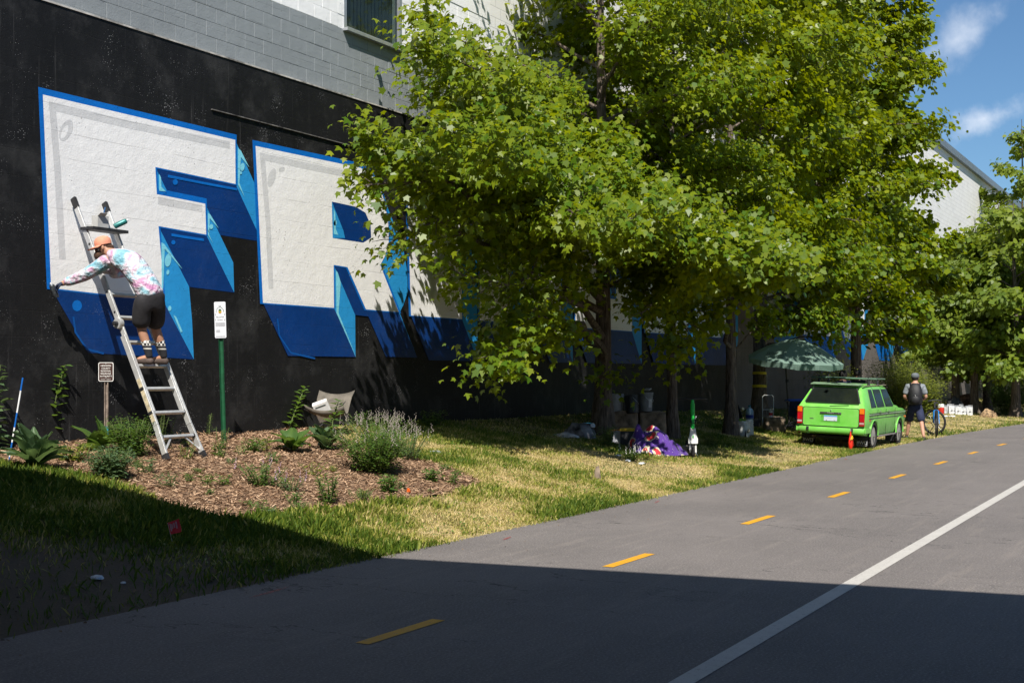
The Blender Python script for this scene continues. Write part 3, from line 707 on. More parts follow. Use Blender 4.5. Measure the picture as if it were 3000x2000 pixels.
def dryness(u, v):
    d = (fbm(u, v, .9, 21, 5)-.5)*1.9+.7*fbm(u, v, 5, 33)+.19
    d = d+.30*np.exp(-((v-7.9)/1.0)**2)*sstep(9, 14, u)           # scorched strip along the middle of the verge
    d = d-.30*np.exp(-((v-(6.9+curve(u)))/.35)**2)                # lush along the asphalt
    d = d-.22*(u < 10.2)
    # lush fringe on the lower side of the mulch bed
    d = d-.35*np.exp(-((u-12)/3.5)**2-((v-8.0)/.5)**2)
    return np.clip(d, 0, 1)
def grass(u, v, hmin, hmax, w):
    k = ~in_bed(u, v) & (v > 6.84+curve(u)+rng.normal(0, .03, len(u))) & (v < 12.15); u, v = u[k], v[k]
    d = dryness(u, v); bare = fbm(u, v, .8, 51)
    dirt = (sstep(6.0, 10.5, u)) + (v > 8.2)*0.0                 # trodden dirt under the bridge
    dirt = np.where(u < 11, sstep(6.6, 9.8, u+.9*(v-8.0)+1.6*(fbm(u, v, 1.2, 77)-.5)), 1)
    keep = rng.random(len(u)) < np.clip(1.25-1.1*np.clip(bare-.52, 0, 1)*4, .12, 1)*np.clip(.06+dirt, 0, 1)*np.where(v > 10.2+1.3*fbm(u, v, .7, 5), np.where(u > 19, .22, 1), 1)
    u, v, d = u[keep], v[keep], d[keep]; n = len(u)
    L = rng.uniform(hmin, hmax, n)*(1.25-.75*d)*(.7+.7*fbm(u, v, 1.5, 61))
    tall = np.exp(-((u-11.4)/2.2)**2-((v-8.15)/.5)**2)+np.exp(-((u-9.2)/.9)**2-((v-9.4)/1.0)**2); L = L*(1+.8*tall)
    D = np.stack([rng.normal(0, .45, n), rng.normal(0, .45, n), np.ones(n)*(1-.35*d)], 1)
    an = rng.uniform(0, 2*np.pi, n); N = np.stack([np.cos(an), np.sin(an), np.zeros(n)], 1)
    col = np.clip(d*.85+rng.normal(0, .20, n), 0, 1)
    return np.stack([u, v, gh(u, v)-.004], 1), D, N, L, rng.uniform(w*.7, w*1.3, n), col
def cat(parts): return [np.concatenate(x) for x in zip(*parts)]
parts = [grass(*scatter(300000, 5, 18, 6.75, 12.2), .035, .085, .007), grass(*scatter(150000, 18, 34, 6.6, 12.2), .04, .085, .010), grass(*scatter(60000, 34, 75, -2, 12.2), .05, .11, .022)]
P_, D_, N_, L_, W_, c_ = cat(parts)
o = leaves('grass', P_, D_, N_, L_, W_, GRASS, None, BLADE, c_); tag(o, 'short patchy lawn grass, part green and part scorched', kind='stuff')
# low broadleaf weeds in the lawn (ground cover)
WEED = leafmat('weed_leaf', (.045, .11, .016), (.10, .19, .03), (.22, .34, .03), .3)
u, v = scatter(26000, 8, 40, 6.8, 12.1); d = fbm(u, v, .9, 71); k = (d > .52) & ~in_bed(u, v) & (v > 6.9+curve(u)); u, v = u[k], v[k]; n = len(u)
an = rng.uniform(0, 2*np.pi, n); D = np.stack([np.cos(an), np.sin(an), rng.uniform(0, .7, n)], 1); N = np.stack([rng.normal(0, .4, n), rng.normal(0, .4, n), np.ones(n)], 1)
o = leaves('ground_cover', np.stack([u, v, gh(u, v)+rng.uniform(0, .05, n)], 1), D, N, rng.uniform(.02, .05, n), rng.uniform(.015, .03, n), WEED, None, OVAL); o['kind'] = 'stuff'
# fallen litter leaves and grit on the verge under the bridge
u, v = scatter(5000, 5, 34, 6.8, 12.1); n = len(u); an = rng.uniform(0, 6.28, n)
k = (~in_bed(u, v)); u, v, an = u[k], v[k], an[k]; n = len(u)
o = leaves('leaf_litter', np.stack([u, v, gh(u, v)+.012+rng.uniform(0, .02, n)], 1), np.stack([np.cos(an), np.sin(an), rng.normal(0, .2, n)], 1), np.stack([rng.normal(0, .3, n), rng.normal(0, .3, n), np.ones(n)], 1), rng.uniform(.015, .05, n), rng.uniform(.01, .03, n), M('dry_leaf', (.17, .11, .06), .9, var=.5, scale=3), None, OVAL); o['kind'] = 'stuff'

u, v = scatter(900, 5, 40, 5.2, 6.9); k = rng.random(900) < ((v-5.2)/1.7)**2.2; u, v = u[k], v[k]+curve(u[k]); n = len(u); an = rng.uniform(0, 6.28, n)
o = leaves('path_grit', np.stack([u, v, np.full(n, .006)+rng.uniform(0, .006, n)], 1), np.stack([np.cos(an), np.sin(an), rng.normal(0, .1, n)], 1), np.stack([rng.normal(0, .2, n), rng.normal(0, .2, n), np.ones(n)], 1), rng.uniform(.01, .04, n), rng.uniform(.006, .022, n), M('dry_leaf', (.17, .11, .06), .9, var=.5, scale=3), None, OVAL); o['kind'] = 'stuff'
# ------------------------------------------------------------------ trees
m, t, b, pos = newmat('maple_bark'); BARK = m
mp = t.node('ShaderNodeMapping', {'Scale': (26, 26, 3.2)}); t.l.new(pos, mp.inputs['Vector']); nb = t.noise(mp.outputs[0], 1, 6, .65); n2 = t.noise(pos, 3, 4)
t.put(b.inputs['Base Color'], t.mix(t.ramp(nb, .35, .68), (.045, .034, .027, 1), t.mix(n2, (.16, .125, .10, 1), (.23, .19, .155, 1)))); b.inputs['Roughness'].default_value = .9; b.inputs['Specular IOR Level'].default_value = .15
t.put(b.inputs['Normal'], t.bump(nb, 1, .035))
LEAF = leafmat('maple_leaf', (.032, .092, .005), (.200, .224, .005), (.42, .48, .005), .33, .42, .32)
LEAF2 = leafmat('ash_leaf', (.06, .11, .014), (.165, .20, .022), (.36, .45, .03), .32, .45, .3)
def env(h, prof):
    return np.interp(h, [p[0] for p in prof], [p[1] for p in prof])
def make_tree(name, label, base, trunk_r, height, prof, nleaf, seed, leaf_len, shape=MAPLE, mat=LEAF, lean=(0, 0), squash=(1, 1), low=1.7, zmin=None, extra=(), nlimb=26, fork=None, group='maples along the painted wall'):
    r_ = random.Random(seed); g = np.random.default_rng(seed)
    root = thing(name, label, 'tree', base, group=group)
    tr = MB(); pts, rad = [], []
    nseg = 14
    for i in range(nseg+1):
        f = i/nseg; h = height*.93*f
        pts.append(Vector((lean[0]*f+.10*math.sin(f*5+seed)*f, lean[1]*f+.10*math.cos(f*4+seed)*f, h-.08)))
        rad.append(trunk_r*(1.0-.93*f**.85)*(1+.55*math.exp(-h/.16)))
    tr.tube(pts, rad, 14)
    def tpos(h):
        f = min(max((h+.08)/(height*.93), 0), 1)*nseg; i = min(int(f), nseg-1); return pts[i].lerp(pts[i+1], f-i), trunk_r*(1-.93*(f/nseg)**.85)
    trunk = tr.build('trunk', BARK, root, smooth=True)
    limbs = MB(); tips = []   # (pos, dir, weight)
    limb_specs = []
    for i in range(nlimb):
        f = (i+.5)/nlimb; h = low+(height*.9-low)*f**1.05+r_.uniform(-.2, .2)
        limb_specs.append((h, i*2.39996+r_.uniform(-.4, .4)+seed, None, 1.0))
    for ex in extra: limb_specs.append(ex)
    for (h, az, tgt, wgt) in limb_specs:
        p0, r0 = tpos(h)
        if tgt is None:
            up = .30+.55*h/height
            Rr = float(env(h+1.0, prof))*r_.uniform(.82, 1.05)
            end = Vector((math.cos(az)*Rr*squash[0], math.sin(az)*Rr*squash[1], h+Rr*up*.62-.15))+Vector((p0.x, p0.y, 0))*.7
        else: end = Vector(tgt)-Vector(base)
        d = end-p0; L = d.length
        if L < .3: continue
        n = 7; lp, lr = [], []
        for k in range(n+1):
            q = k/n; w = p0+d*q+Vector((0, 0, 1))*(.13*L*math.sin(math.pi*q)*(1 if tgt is None else .5))+Vector((r_.uniform(-1, 1), r_.uniform(-1, 1), r_.uniform(-1, 1)))*.05*L*(0 if k in (0,) else .6)
            lp.append(w); lr.append(max(.006, min(r0*.55, .016*L+.01)*(1-.88*q)))
        limbs.tube(lp, lr, 6)
        # side branches
        nb_ = max(5, int(L*4.6))
        for k in range(nb_):
            q0 = .22 if (tgt is None or wgt > .62) else .58; q = q0+(1-q0)*(k+.5)/nb_; i2 = min(int(q*n), n-1); s0 = lp[i2].lerp(lp[i2+1], q*n-i2)
            ld = (lp[i2+1]-lp[i2]).normalized(); side = ld.cross(Vector((0, 0, 1))).normalized()*(1 if k % 2 else -1)
            sl = (.32+.34*L*(1-q)*.55)*r_.uniform(.7, 1.2)
            sd = (ld*.7+side*r_.uniform(.35, 1.0)+Vector((0, 0, r_.uniform(-.75, .85)))).normalized()
            e1 = s0+sd*sl+Vector((0, 0, -.05*sl)); limbs.tube([s0, s0.lerp(e1, .5)+Vector((0, 0, .05*sl)), e1], [.008+.004*sl, .006, .003], 4, cap=False)
            m_ = max(2, int(sl/.17))
            for j in range(m_):
                q2 = (j+.7)/m_; tips.append((*(s0.lerp(e1, q2)), *sd, wgt))
        tips.append((*lp[-1], *d.normalized(), wgt*1.6))
    limbs.build('limbs', BARK, root, smooth=True)
    T = np.array(tips); w = T[:, 6]*(.15+g.random(len(T))**2.2*2); w = w/w.sum(); idx = g.choice(len(T), nleaf, p=w)
    if zmin is not None:
        keep = (T[idx, 2] > zmin+.35*np.sin(T[idx, 0]*2.1)+.25*np.sin(T[idx, 1]*2.7)) | (T[idx, 6] <= .62); idx = idx[keep]; nleaf = len(idx)
    # clumps: leaves hang round each shoot
    off = g.normal(0, 1, (nleaf, 3))*np.array([.15, .15, .14]); along = g.uniform(-.2, .35, nleaf)[:, None]
    P = T[idx, :3]+T[idx, 3:6]*along+off; P[:, 2] -= .03
    axis = np.stack([np.interp(P[:, 2], [p.z for p in pts], [p.x for p in pts]), np.interp(P[:, 2], [p.z for p in pts], [p.y for p in pts])], 1)
    outw = P[:, :2]-axis; outw = np.concatenate([norm(outw), np.zeros((nleaf, 1))], 1)
    D = outw*.6+T[idx, 3:6]*.5+g.normal(0, .55, (nleaf, 3))+np.array([0, 0, -.75])
    N = outw*.45+np.array([0, 0, .75])+g.normal(0, .42, (nleaf, 3))
    Lf = g.uniform(.5, 1.25, nleaf)*leaf_len
    clump = g.random(len(T))[idx]
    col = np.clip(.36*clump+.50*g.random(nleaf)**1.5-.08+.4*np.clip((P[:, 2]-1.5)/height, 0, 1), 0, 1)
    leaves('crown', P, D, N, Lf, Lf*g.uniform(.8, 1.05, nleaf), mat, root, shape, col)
    return root
PROF1 = [(0, .4), (2.4, .7), (3.2, 1.5), (4.2, 2.3), (5.2, 3.2), (6.4, 3.6), (7.5, 3.4), (9, 2.8), (12, 1.5), (14, .1)]
t1 = ground(1766, 1275); t2 = ground(1970, 1285); t3 = ground(2143, 1275); t4 = ground(2225, 1230)
W_ = lambda px, py, v: tuple(at_v(px, py, v))
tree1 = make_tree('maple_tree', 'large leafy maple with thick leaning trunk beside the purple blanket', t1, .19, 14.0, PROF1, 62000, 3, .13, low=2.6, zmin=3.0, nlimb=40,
    extra=[(2.6, 0, W_(1062, 415, 10.3), 1.0), (2.8, 0, W_(1120, 570, 10.0), .22), (2.4, 0, W_(1150, 690, 10.2), .25), (1.9, 0, W_(1400, 830, 9.4), .3), (1.7, 0, W_(1440, 1040, 9.4), .4), (1.5, 0, W_(1540, 960, 9.2), .3), (1.1, 0, W_(1790, 1110, 9.9), .22), (4.2, 0, W_(1270, 170, 9.8), 1.0), (5.0, 0, W_(1245, 60, 11.2), .8), (4.4, 0, W_(1235, 230, 11.3), .8), (3.4, 0, W_(1250, 330, 9.4), 1.1), (3.4, 0, W_(1450, 480, 8.6), 1.2), (3.4, 0, W_(1650, 600, 8.2), 1.1)])
tree2 = make_tree('maple_tree', 'slim maple with pale split bark just left of the electric scooter', t2, .125, 11.5, [(0, .5), (2, 1.6), (4, 3.0), (6.5, 3.2), (9, 2.2), (11.5, .1)], 30000, 11, .128, zmin=2.7, low=3.0, nlimb=20,
    extra=[(2.0, 0, W_(2040, 960, 9.0), .8), (2.2, 0, W_(1900, 900, 8.8), .8), (1.8, 0, W_(1990, 1010, 8.9), .35), (3, 0, W_(1850, 640, 7.6), 1), (3.2, 0, W_(2080, 700, 7.4), 1)])
tree3 = make_tree('maple_tree', 'forked maple with a longboard leaning on its trunk', t3, .15, 13.0, [(0, .5), (2, 1.8), (4, 3.2), (7, 3.6), (10, 2.4), (13, .1)], 38000, 17, .13, MAPLE8, zmin=2.6, low=2.9, nlimb=24,
    extra=[(1.9, 0, W_(2250, 940, 9.2), .6), (2.0, 0, W_(2080, 910, 9.4), .4), (3, 0, W_(2150, 700, 7.2), 1), (3.4, 0, W_(2300, 780, 7.0), 1)])
tree4 = make_tree('maple_tree', 'broad maple with two yellow tape bands round its trunk', t4, .20, 14.5, [(0, .5), (2, 2.2), (3.6, 4.0), (6, 4.9), (9, 4.6), (12, 3.2), (14.5, .4)], 50000, 23, .14, MAPLE8, zmin=2.35, low=3.0, nlimb=46,
    extra=[(1.9, 0, W_(2440, 985, 9.2), .6), (2.6, 0, W_(2480, 930, 8.6), .9), (3.0, 0, W_(2560, 960, 8.2), 1.0), (3.2, 0, W_(2620, 830, 8.2), 1.0), (4, 0, W_(2700, 700, 8.0), 1.1)])
g5 = Vector((40.0, 10.0, gz(40, 10.0)))
tree5 = make_tree('maple_tree', 'tall bright maple rising behind the green car and shrubs', g5, .2, 17.0, [(0, .5), (2, 2.2), (4, 3.1), (7, 2.7), (10, 2.4), (13, 1.9), (16, 1.1), (17, .2)], 36000, 31, .18, MAPLE8, low=2.4, nlimb=52)
for (px, py, hgt, rr, sd, lab, nl) in ((2854, 1208, 7.4, 2.9, 41, 'leafy tree standing behind the row of white cartons', 9000), (2892, 1203, 8.0, 3.2, 43, 'dark thick trunked tree past the white cartons', 10000)):
    g_ = ground(px, py)
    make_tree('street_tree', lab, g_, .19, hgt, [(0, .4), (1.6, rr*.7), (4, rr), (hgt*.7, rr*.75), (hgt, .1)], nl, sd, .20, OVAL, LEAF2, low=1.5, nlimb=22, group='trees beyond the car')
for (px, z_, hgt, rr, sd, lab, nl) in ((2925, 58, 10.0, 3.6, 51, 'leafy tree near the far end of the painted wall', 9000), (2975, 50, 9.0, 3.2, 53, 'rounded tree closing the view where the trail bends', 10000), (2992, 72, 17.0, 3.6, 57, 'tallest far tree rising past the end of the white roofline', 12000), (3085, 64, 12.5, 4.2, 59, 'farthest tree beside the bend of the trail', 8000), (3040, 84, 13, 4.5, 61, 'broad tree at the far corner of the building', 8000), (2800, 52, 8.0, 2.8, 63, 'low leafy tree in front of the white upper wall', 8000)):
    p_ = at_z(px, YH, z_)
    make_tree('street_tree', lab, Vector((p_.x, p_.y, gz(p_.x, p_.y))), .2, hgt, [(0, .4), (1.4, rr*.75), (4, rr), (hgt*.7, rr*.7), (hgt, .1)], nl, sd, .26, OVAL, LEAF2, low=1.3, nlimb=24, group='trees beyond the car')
# far wood closing the horizon where the trail bends
u = rng.uniform(95, 150, 26000); v = rng.uniform(-40, 25, 26000); hh = rng.uniform(0, 1, 26000)**1.2*(7+6*fbm(u, v, .12, 5)); n = len(u)
WOODM = LEAF2
o = leaves('far_wood', np.stack([u, v, hh], 1), rng.normal(0, 1, (n, 3)), rng.normal(0, .6, (n, 3))+np.array([-.5, -.3, .7]), rng.uniform(.5, .9, n), rng.uniform(.35, .6, n), WOODM, None, OVAL); tag(o, 'distant mass of green trees closing the trail', kind='stuff')

# ------------------------------------------------------------------ shrubs and herbs
HERB = leafmat('herb_leaf', (.035, .085, .018), (.085, .15, .03), (.20, .33, .04), .32, .45)
HERB_Y = leafmat('yellow_green_leaf', (.09, .13, .02), (.21, .22, .04), (.34, .40, .05), .35, .5)
HERB_B = leafmat('blue_green_leaf', (.045, .09, .04), (.10, .16, .07), (.18, .28, .08), .28, .5)
STEM = M('plant_stem', (.10, .13, .04), .8)
def herb(name, label, cat_, base, height, spread, nst, npl, ll, lw, mat, lean=(0, 0), shape=OVAL, droop=.2, flower=None, seed=0, bushy=0, leafstart=.1, group=None):
    r_ = random.Random(seed*13+5); g = np.random.default_rng(seed+100)
    root = thing(name, label, cat_, base, group=group)
    st = MB(); P, D, N, Ls = [], [], [], []; F = []
    for i in range(nst):
        a = r_.uniform(0, 6.283); rr = math.sqrt(r_.random())
        e = Vector((math.cos(a)*spread*rr+lean[0], math.sin(a)*spread*rr+lean[1], height*r_.uniform(.72, 1.0)*(1-.25*rr*bool(bushy))))
        b0 = Vector((math.cos(a)*spread*.22*rr, math.sin(a)*spread*.22*rr, -.03)); mid = b0.lerp(e, .5)+Vector((r_.uniform(-.03, .03), r_.uniform(-.03, .03), .06*height))
        cp = [b0, b0.lerp(mid, .5)+Vector((0, 0, .03*height)), mid, mid.lerp(e, .5)+Vector((0, 0, .02*height)), e]
        sk = 1.8 if nst <= 2 else 1.0; st.tube(cp, [.006*sk, .005*sk, .0045*sk, .004*sk, .002*sk], 5, cap=False)
        for j in range(npl):
            q = leafstart+(1-leafstart)*(j+.5)/npl; k = min(int(q*4), 3); p = cp[k].lerp(cp[k+1], q*4-k); az = j*2.4+i+r_.uniform(-.4, .4)
            d = Vector((math.cos(az), math.sin(az), r_.uniform(-droop, .7-droop)))
            if bushy: p = p+Vector((r_.gauss(0, bushy), r_.gauss(0, bushy), r_.gauss(0, bushy*.7)))
            P.append(p); D.append(d); N.append((r_.gauss(0, .3), r_.gauss(0, .3), 1)); Ls.append(ll*r_.uniform(.65, 1.15)*(1-.45*q))
        if flower and r_.random() < flower[1]: F.append(cp[-1])
    st.build('stem', STEM, root)
    P, D, N, Ls = map(np.array, (P, D, N, Ls))
    leaves('foliage', P, D, N, Ls, Ls*lw/ll, mat, root, shape)
    if F:
        mb = MB()
        for f in F:
            for k in range(7):
                q = f+Vector((r_.gauss(0, .008), r_.gauss(0, .008), (k-2)*.018)); s_ = .0095-.0008*k; mb.ell(q, (s_, s_, s_), 5, 3)
        mb.build('flower_spike', flower[0], root)['kind'] = 'stuff'
    return root
FLW = M('grey_lilac_flower', (.30, .26, .23), .9, var=.25, scale=30); FLP = M('pink_flower', (.42, .28, .36), .9, var=.2, scale=30)
def gp(px, py): p = ground(px, py); return p+Vector((0, 0, .015))
def rosette(label, base, nl, L, W, mat, seed, up=.6, group=None):
    r_ = random.Random(seed); root = thing('broadleaf_plant', label, 'plant', base, group=group)
    n = 7; V, F = [], []
    for i in range(n+1):
        q = i/n; w = .5*math.sin(math.pi*min(1, q*.93+.05))**.75*(1-.2*q); z = .55*q-.62*q*q
        for s_ in (-1, -.5, 0, .5, 1): V.append((s_*w, q, z+abs(s_)*.10*(1-q*.4)+(.02*math.sin(q*17+s_*3) if abs(s_) == 1 else 0)))
    for i in range(n):
        for j in range(4): a = i*5+j; F.append((a, a+1, a+6, a+5))
    me = bpy.data.meshes.new('leaf'); me.from_pydata(V, [], F); me.polygons.foreach_set('use_smooth', [True]*len(F)); me.materials.append(mat); me.update()
    a_ = me.color_attributes.new('Col', 'FLOAT_COLOR', 'POINT'); cc = np.ones((len(V), 4), np.float32); cc[:, :3] = np.array([.3+.5*(abs(v[0]) < .02) for v in V])[:, None]; a_.data.foreach_set('color', cc.ravel())
    for i in range(nl):
        o = link(bpy.data.objects.new('leaf', me), root); l = L*r_.uniform(.6, 1.1); o.scale = (W*l/L*r_.uniform(.8, 1.2), l, l*r_.uniform(.5, 1.2))
        o.rotation_euler = (R(r_.uniform(15, 75)*up), R(r_.uniform(-15, 15)), i*2.4+r_.uniform(-.3, .3)); o.location = (r_.gauss(0, .015), r_.gauss(0, .015), r_.uniform(0, .06))
    return root
rosette('dark broadleaf clump growing beside the blue and white marker rod', gp(100, 1385), 26, .50, .21, HERB_B, 3, 1.05)
rosette('broadleaf clump at the foot of the brown property sign post', gp(285, 1330), 12, .38, .24, HERB, 5, 1.15)
rosette('drooping broadleaf plant below the leaning leafy stalk', gp(858, 1330), 11, .38, .24, HERB, 7, .8)
rosette('broadleaf plant in front of the folding sling chair', gp(955, 1325), 12, .38, .25, HERB_B, 9, 1.0)
herb('mullein_stalk', 'tall single leafy stalk rising against the black wall near the marker rod', 'plant', gp(142, 1300), 1.14, .01, 1, 40, .19, .10, HERB, lean=(.08, -.20), seed=1, droop=.05)
herb('mullein_stalk', 'dark leafy stalk beside the wall, left of the marker rod', 'plant', gp(-18, 1330), 1.05, .06, 2, 34, .2, .11, HERB_B, lean=(.03, -.03), seed=2)
herb('mullein_stalk', 'leafy stalk leaning right beside the folding sling chair', 'plant', gp(845, 1262), .66, .01, 1, 40, .2, .11, HERB, lean=(.35, -.05), seed=3, droop=.1)
herb('mullein_stalk', 'leafy stalk standing straight in front of the folding sling chair', 'plant', gp(966, 1322), .92, .01, 1, 42, .2, .10, HERB, lean=(.12, -.06), seed=4, droop=.1)
herb('aster_bush', 'dense rounded bush with small leaves right of the brown sign post', 'bush', gp(385, 1345), .54, .30, 56, 50, .066, .034, HERB, seed=5, bushy=.06)
herb('aster_bush', 'lower small-leaved bush spilling onto the bark chips', 'bush', gp(325, 1408), .38, .25, 54, 52, .062, .038, HERB_B, seed=6, bushy=.05)
herb('weed_clump', 'yellowing low weeds between the broadleaf clump and the sign bush', 'plant', gp(215, 1358), .22, .26, 22, 10, .10, .045, HERB_Y, seed=7)
herb('goldenrod', 'leafy goldenrod stems growing behind the ladder rungs', 'plant', gp(480, 1322), .50, .17, 9, 24, .09, .022, HERB, seed=8, shape=LANCE)
herb('goldenrod', 'short goldenrod stems beside the foot of the ladder', 'plant', gp(548, 1352), .2, .14, 7, 10, .09, .03, HERB_Y, seed=9, shape=LANCE)
herb('goldenrod', 'upright goldenrod stem left of the green sign post', 'plant', gp(612, 1282), .36, .05, 3, 26, .09, .02, HERB, seed=10, shape=LANCE, lean=(.04, 0))
herb('goldenrod', 'goldenrod stems hugging the base of the green sign post', 'plant', gp(652, 1322), .30, .10, 6, 20, .08, .022, HERB, seed=11, shape=LANCE)
herb('weed_clump', 'trailing leafy weeds right of the green sign post', 'plant', gp(735, 1330), .2, .22, 16, 10, .10, .04, HERB, seed=12)
herb('bee_balm', 'sprawling bee balm clump with faint pink flowers on the bark chips', 'plant', gp(768, 1432), .28, .30, 24, 14, .08, .038, HERB, seed=13, flower=(FLP, .2))
herb('bee_balm', 'trailing pale bee balm stems with pink flowers at mid bed', 'plant', gp(850, 1452), .22, .22, 14, 12, .07, .03, HERB_B, seed=14, flower=(FLP, .4))
herb('weed_clump', 'small bright seedling alone on the bark chips', 'plant', gp(620, 1460), .09, .06, 7, 6, .06, .03, HERB, seed=15)
herb('weed_clump', 'little leafy weed above the bee balm clump', 'plant', gp(803, 1362), .15, .1, 7, 9, .08, .04, HERB, seed=16)
herb('catmint_bush', 'large catmint bush with grey lilac flower spikes at the edge of the bed', 'bush', gp(1095, 1385), .64, .52, 90, 34, .085, .04, HERB, seed=17, flower=(FLW, .25), bushy=.07, lean=(.02, .02))
herb('catmint_bush', 'catmint stems topped with grey lilac spikes behind the large bush', 'bush', gp(1110, 1318), .56, .55, 80, 16, .06, .03, HERB, seed=18, flower=(FLW, .7), bushy=.03)
herb('catmint_bush', 'outer catmint stems with bent grey spikes beside the shaded lawn', 'bush', gp(1195, 1350), .44, .4, 46, 14, .06, .03, HERB_B, seed=19, flower=(FLW, .8))
herb('weed_clump', 'broad-leaved bright green clump below the catmint bush', 'plant', gp(1138, 1452), .26, .16, 14, 12, .10, .06, HERB, seed=20)
herb('weed_clump', 'solitary leafy weed near the tip of the bark bed', 'plant', gp(1265, 1415), .18, .12, 10, 9, .10, .05, HERB, seed=21)
herb('bee_balm', 'upright leafy bee balm standing in the lower part of the bed', 'plant', gp(962, 1482), .34, .15, 13, 16, .085, .04, HERB, seed=22)
herb('weed_clump', 'feathery low weed between two leafy clumps at the bed edge', 'plant', gp(1060, 1470), .13, .16, 16, 9, .07, .02, HERB, seed=23, shape=LANCE)
herb('weed_clump', 'grassy weed tuft on the lower rim of the bark bed', 'plant', gp(875, 1500), .10, .12, 12, 8, .08, .02, HERB, seed=24, shape=LANCE)
herb('weed_clump', 'leafy weeds growing round the thick maple trunk', 'plant', gp(1775, 1310), .38, .28, 20, 12, .10, .06, HERB, seed=25)
herb('weed_clump', 'low weeds with white flower heads in front of the thick maple', 'plant', gp(1850, 1352), .2, .3, 22, 10, .07, .04, HERB, seed=26, flower=(M('white_flower', (.75, .74, .7), .8), .35))
herb('weed_clump', 'leafy weeds right of the electric scooter', 'plant', gp(2085, 1305), .34, .25, 16, 10, .10, .05, HERB_Y, seed=27)
herb('weed_clump', 'young leafy shoots behind the electric scooter', 'plant', gp(2035, 1280), .35, .2, 8, 8, .12, .07, HERB, seed=28)
herb('weed_clump', 'dark weeds at the foot of the taped maple', 'plant', gp(2268, 1238), .45, .35, 24, 14, .1, .06, HERB, seed=29)
herb('weed_clump', 'weeds at the foot of the wall behind the sling chair', 'plant', Vector((16.6, 11.9, gz(16.6, 11.9))), .3, .3, 16, 10, .1, .05, HERB, seed=30)
herb('weed_clump', 'dim weeds at the shaded foot of the black wall', 'plant', Vector((18.4, 11.8, gz(18.4, 11.8))), .3, .3, 14, 10, .12, .06, HERB, seed=31)
g2 = random.Random(99); nw = 0
while nw < 34:
    px_, py_ = g2.uniform(180, 1330), g2.uniform(1300, 1530); p_ = ground(px_, py_)
    if not in_bed(np.array([p_.x]), np.array([p_.y]))[0]: continue
    nw += 1; h_ = g2.choice((.07, .1, .14, .2)); herb('bed_weed', 'small green weed sprouting from the bark chips', 'weed', p_+Vector((0, 0, .015)), h_, h_*.9, g2.randint(4, 9), 8, .05+h_*.28, .025+h_*.1, g2.choice((HERB, HERB, HERB_Y, HERB_B)), seed=200+nw, group='weeds scattered over the bark bed', shape=g2.choice((OVAL, LANCE)))
def shrub(label, base, height, spread, nst, npl, mat, seed):
    return herb('shrub', label, 'shrub', base, height, spread, nst, int(npl*1.6), .13, .085, mat, seed=seed, bushy=.14)
def uv(px, v): p = at_v(px, YH, v); return Vector((p.x, v, gz(p.x, v)))
shrub('pale yellow-green shrub behind the two people by the car', uv(2440, 10.4), 2.2, .8, 44, 55, HERB_Y, 40)
shrub('big yellow-green shrub behind the man with the backpack', uv(2630, 9.6), 2.5, 1.2, 80, 60, HERB_Y, 41)
shrub('shrub with sparse yellow leaves right of the backpack man', uv(2705, 9.2), 2.0, .8, 44, 50, HERB_Y, 42)
shrub('low green shrub past the dark trunked tree', uv(2960, 7.5), 1.9, 1.3, 60, 50, HERB, 43)
shrub('green shrub filling the gap under the far trees', uv(2925, 9.0), 2.6, 1.6, 70, 50, HERB, 44)
# ================================================================== OBJECTS NEAR THE WALL
RX = lambda d: Matrix.Rotation(R(d), 3, 'X'); RY = lambda d: Matrix.Rotation(R(d), 3, 'Y'); RZ = lambda d: Matrix.Rotation(R(d), 3, 'Z')
LAD = M('ladder_aluminium', (.62, .62, .61), .42, .55, var=.12, scale=10, bump=.1)
LADW = M('worn_ladder_label', (.47, .40, .26), .7, var=.3, scale=20)
BLKP = M('black_plastic', (.022, .022, .024), .5, var=.3)
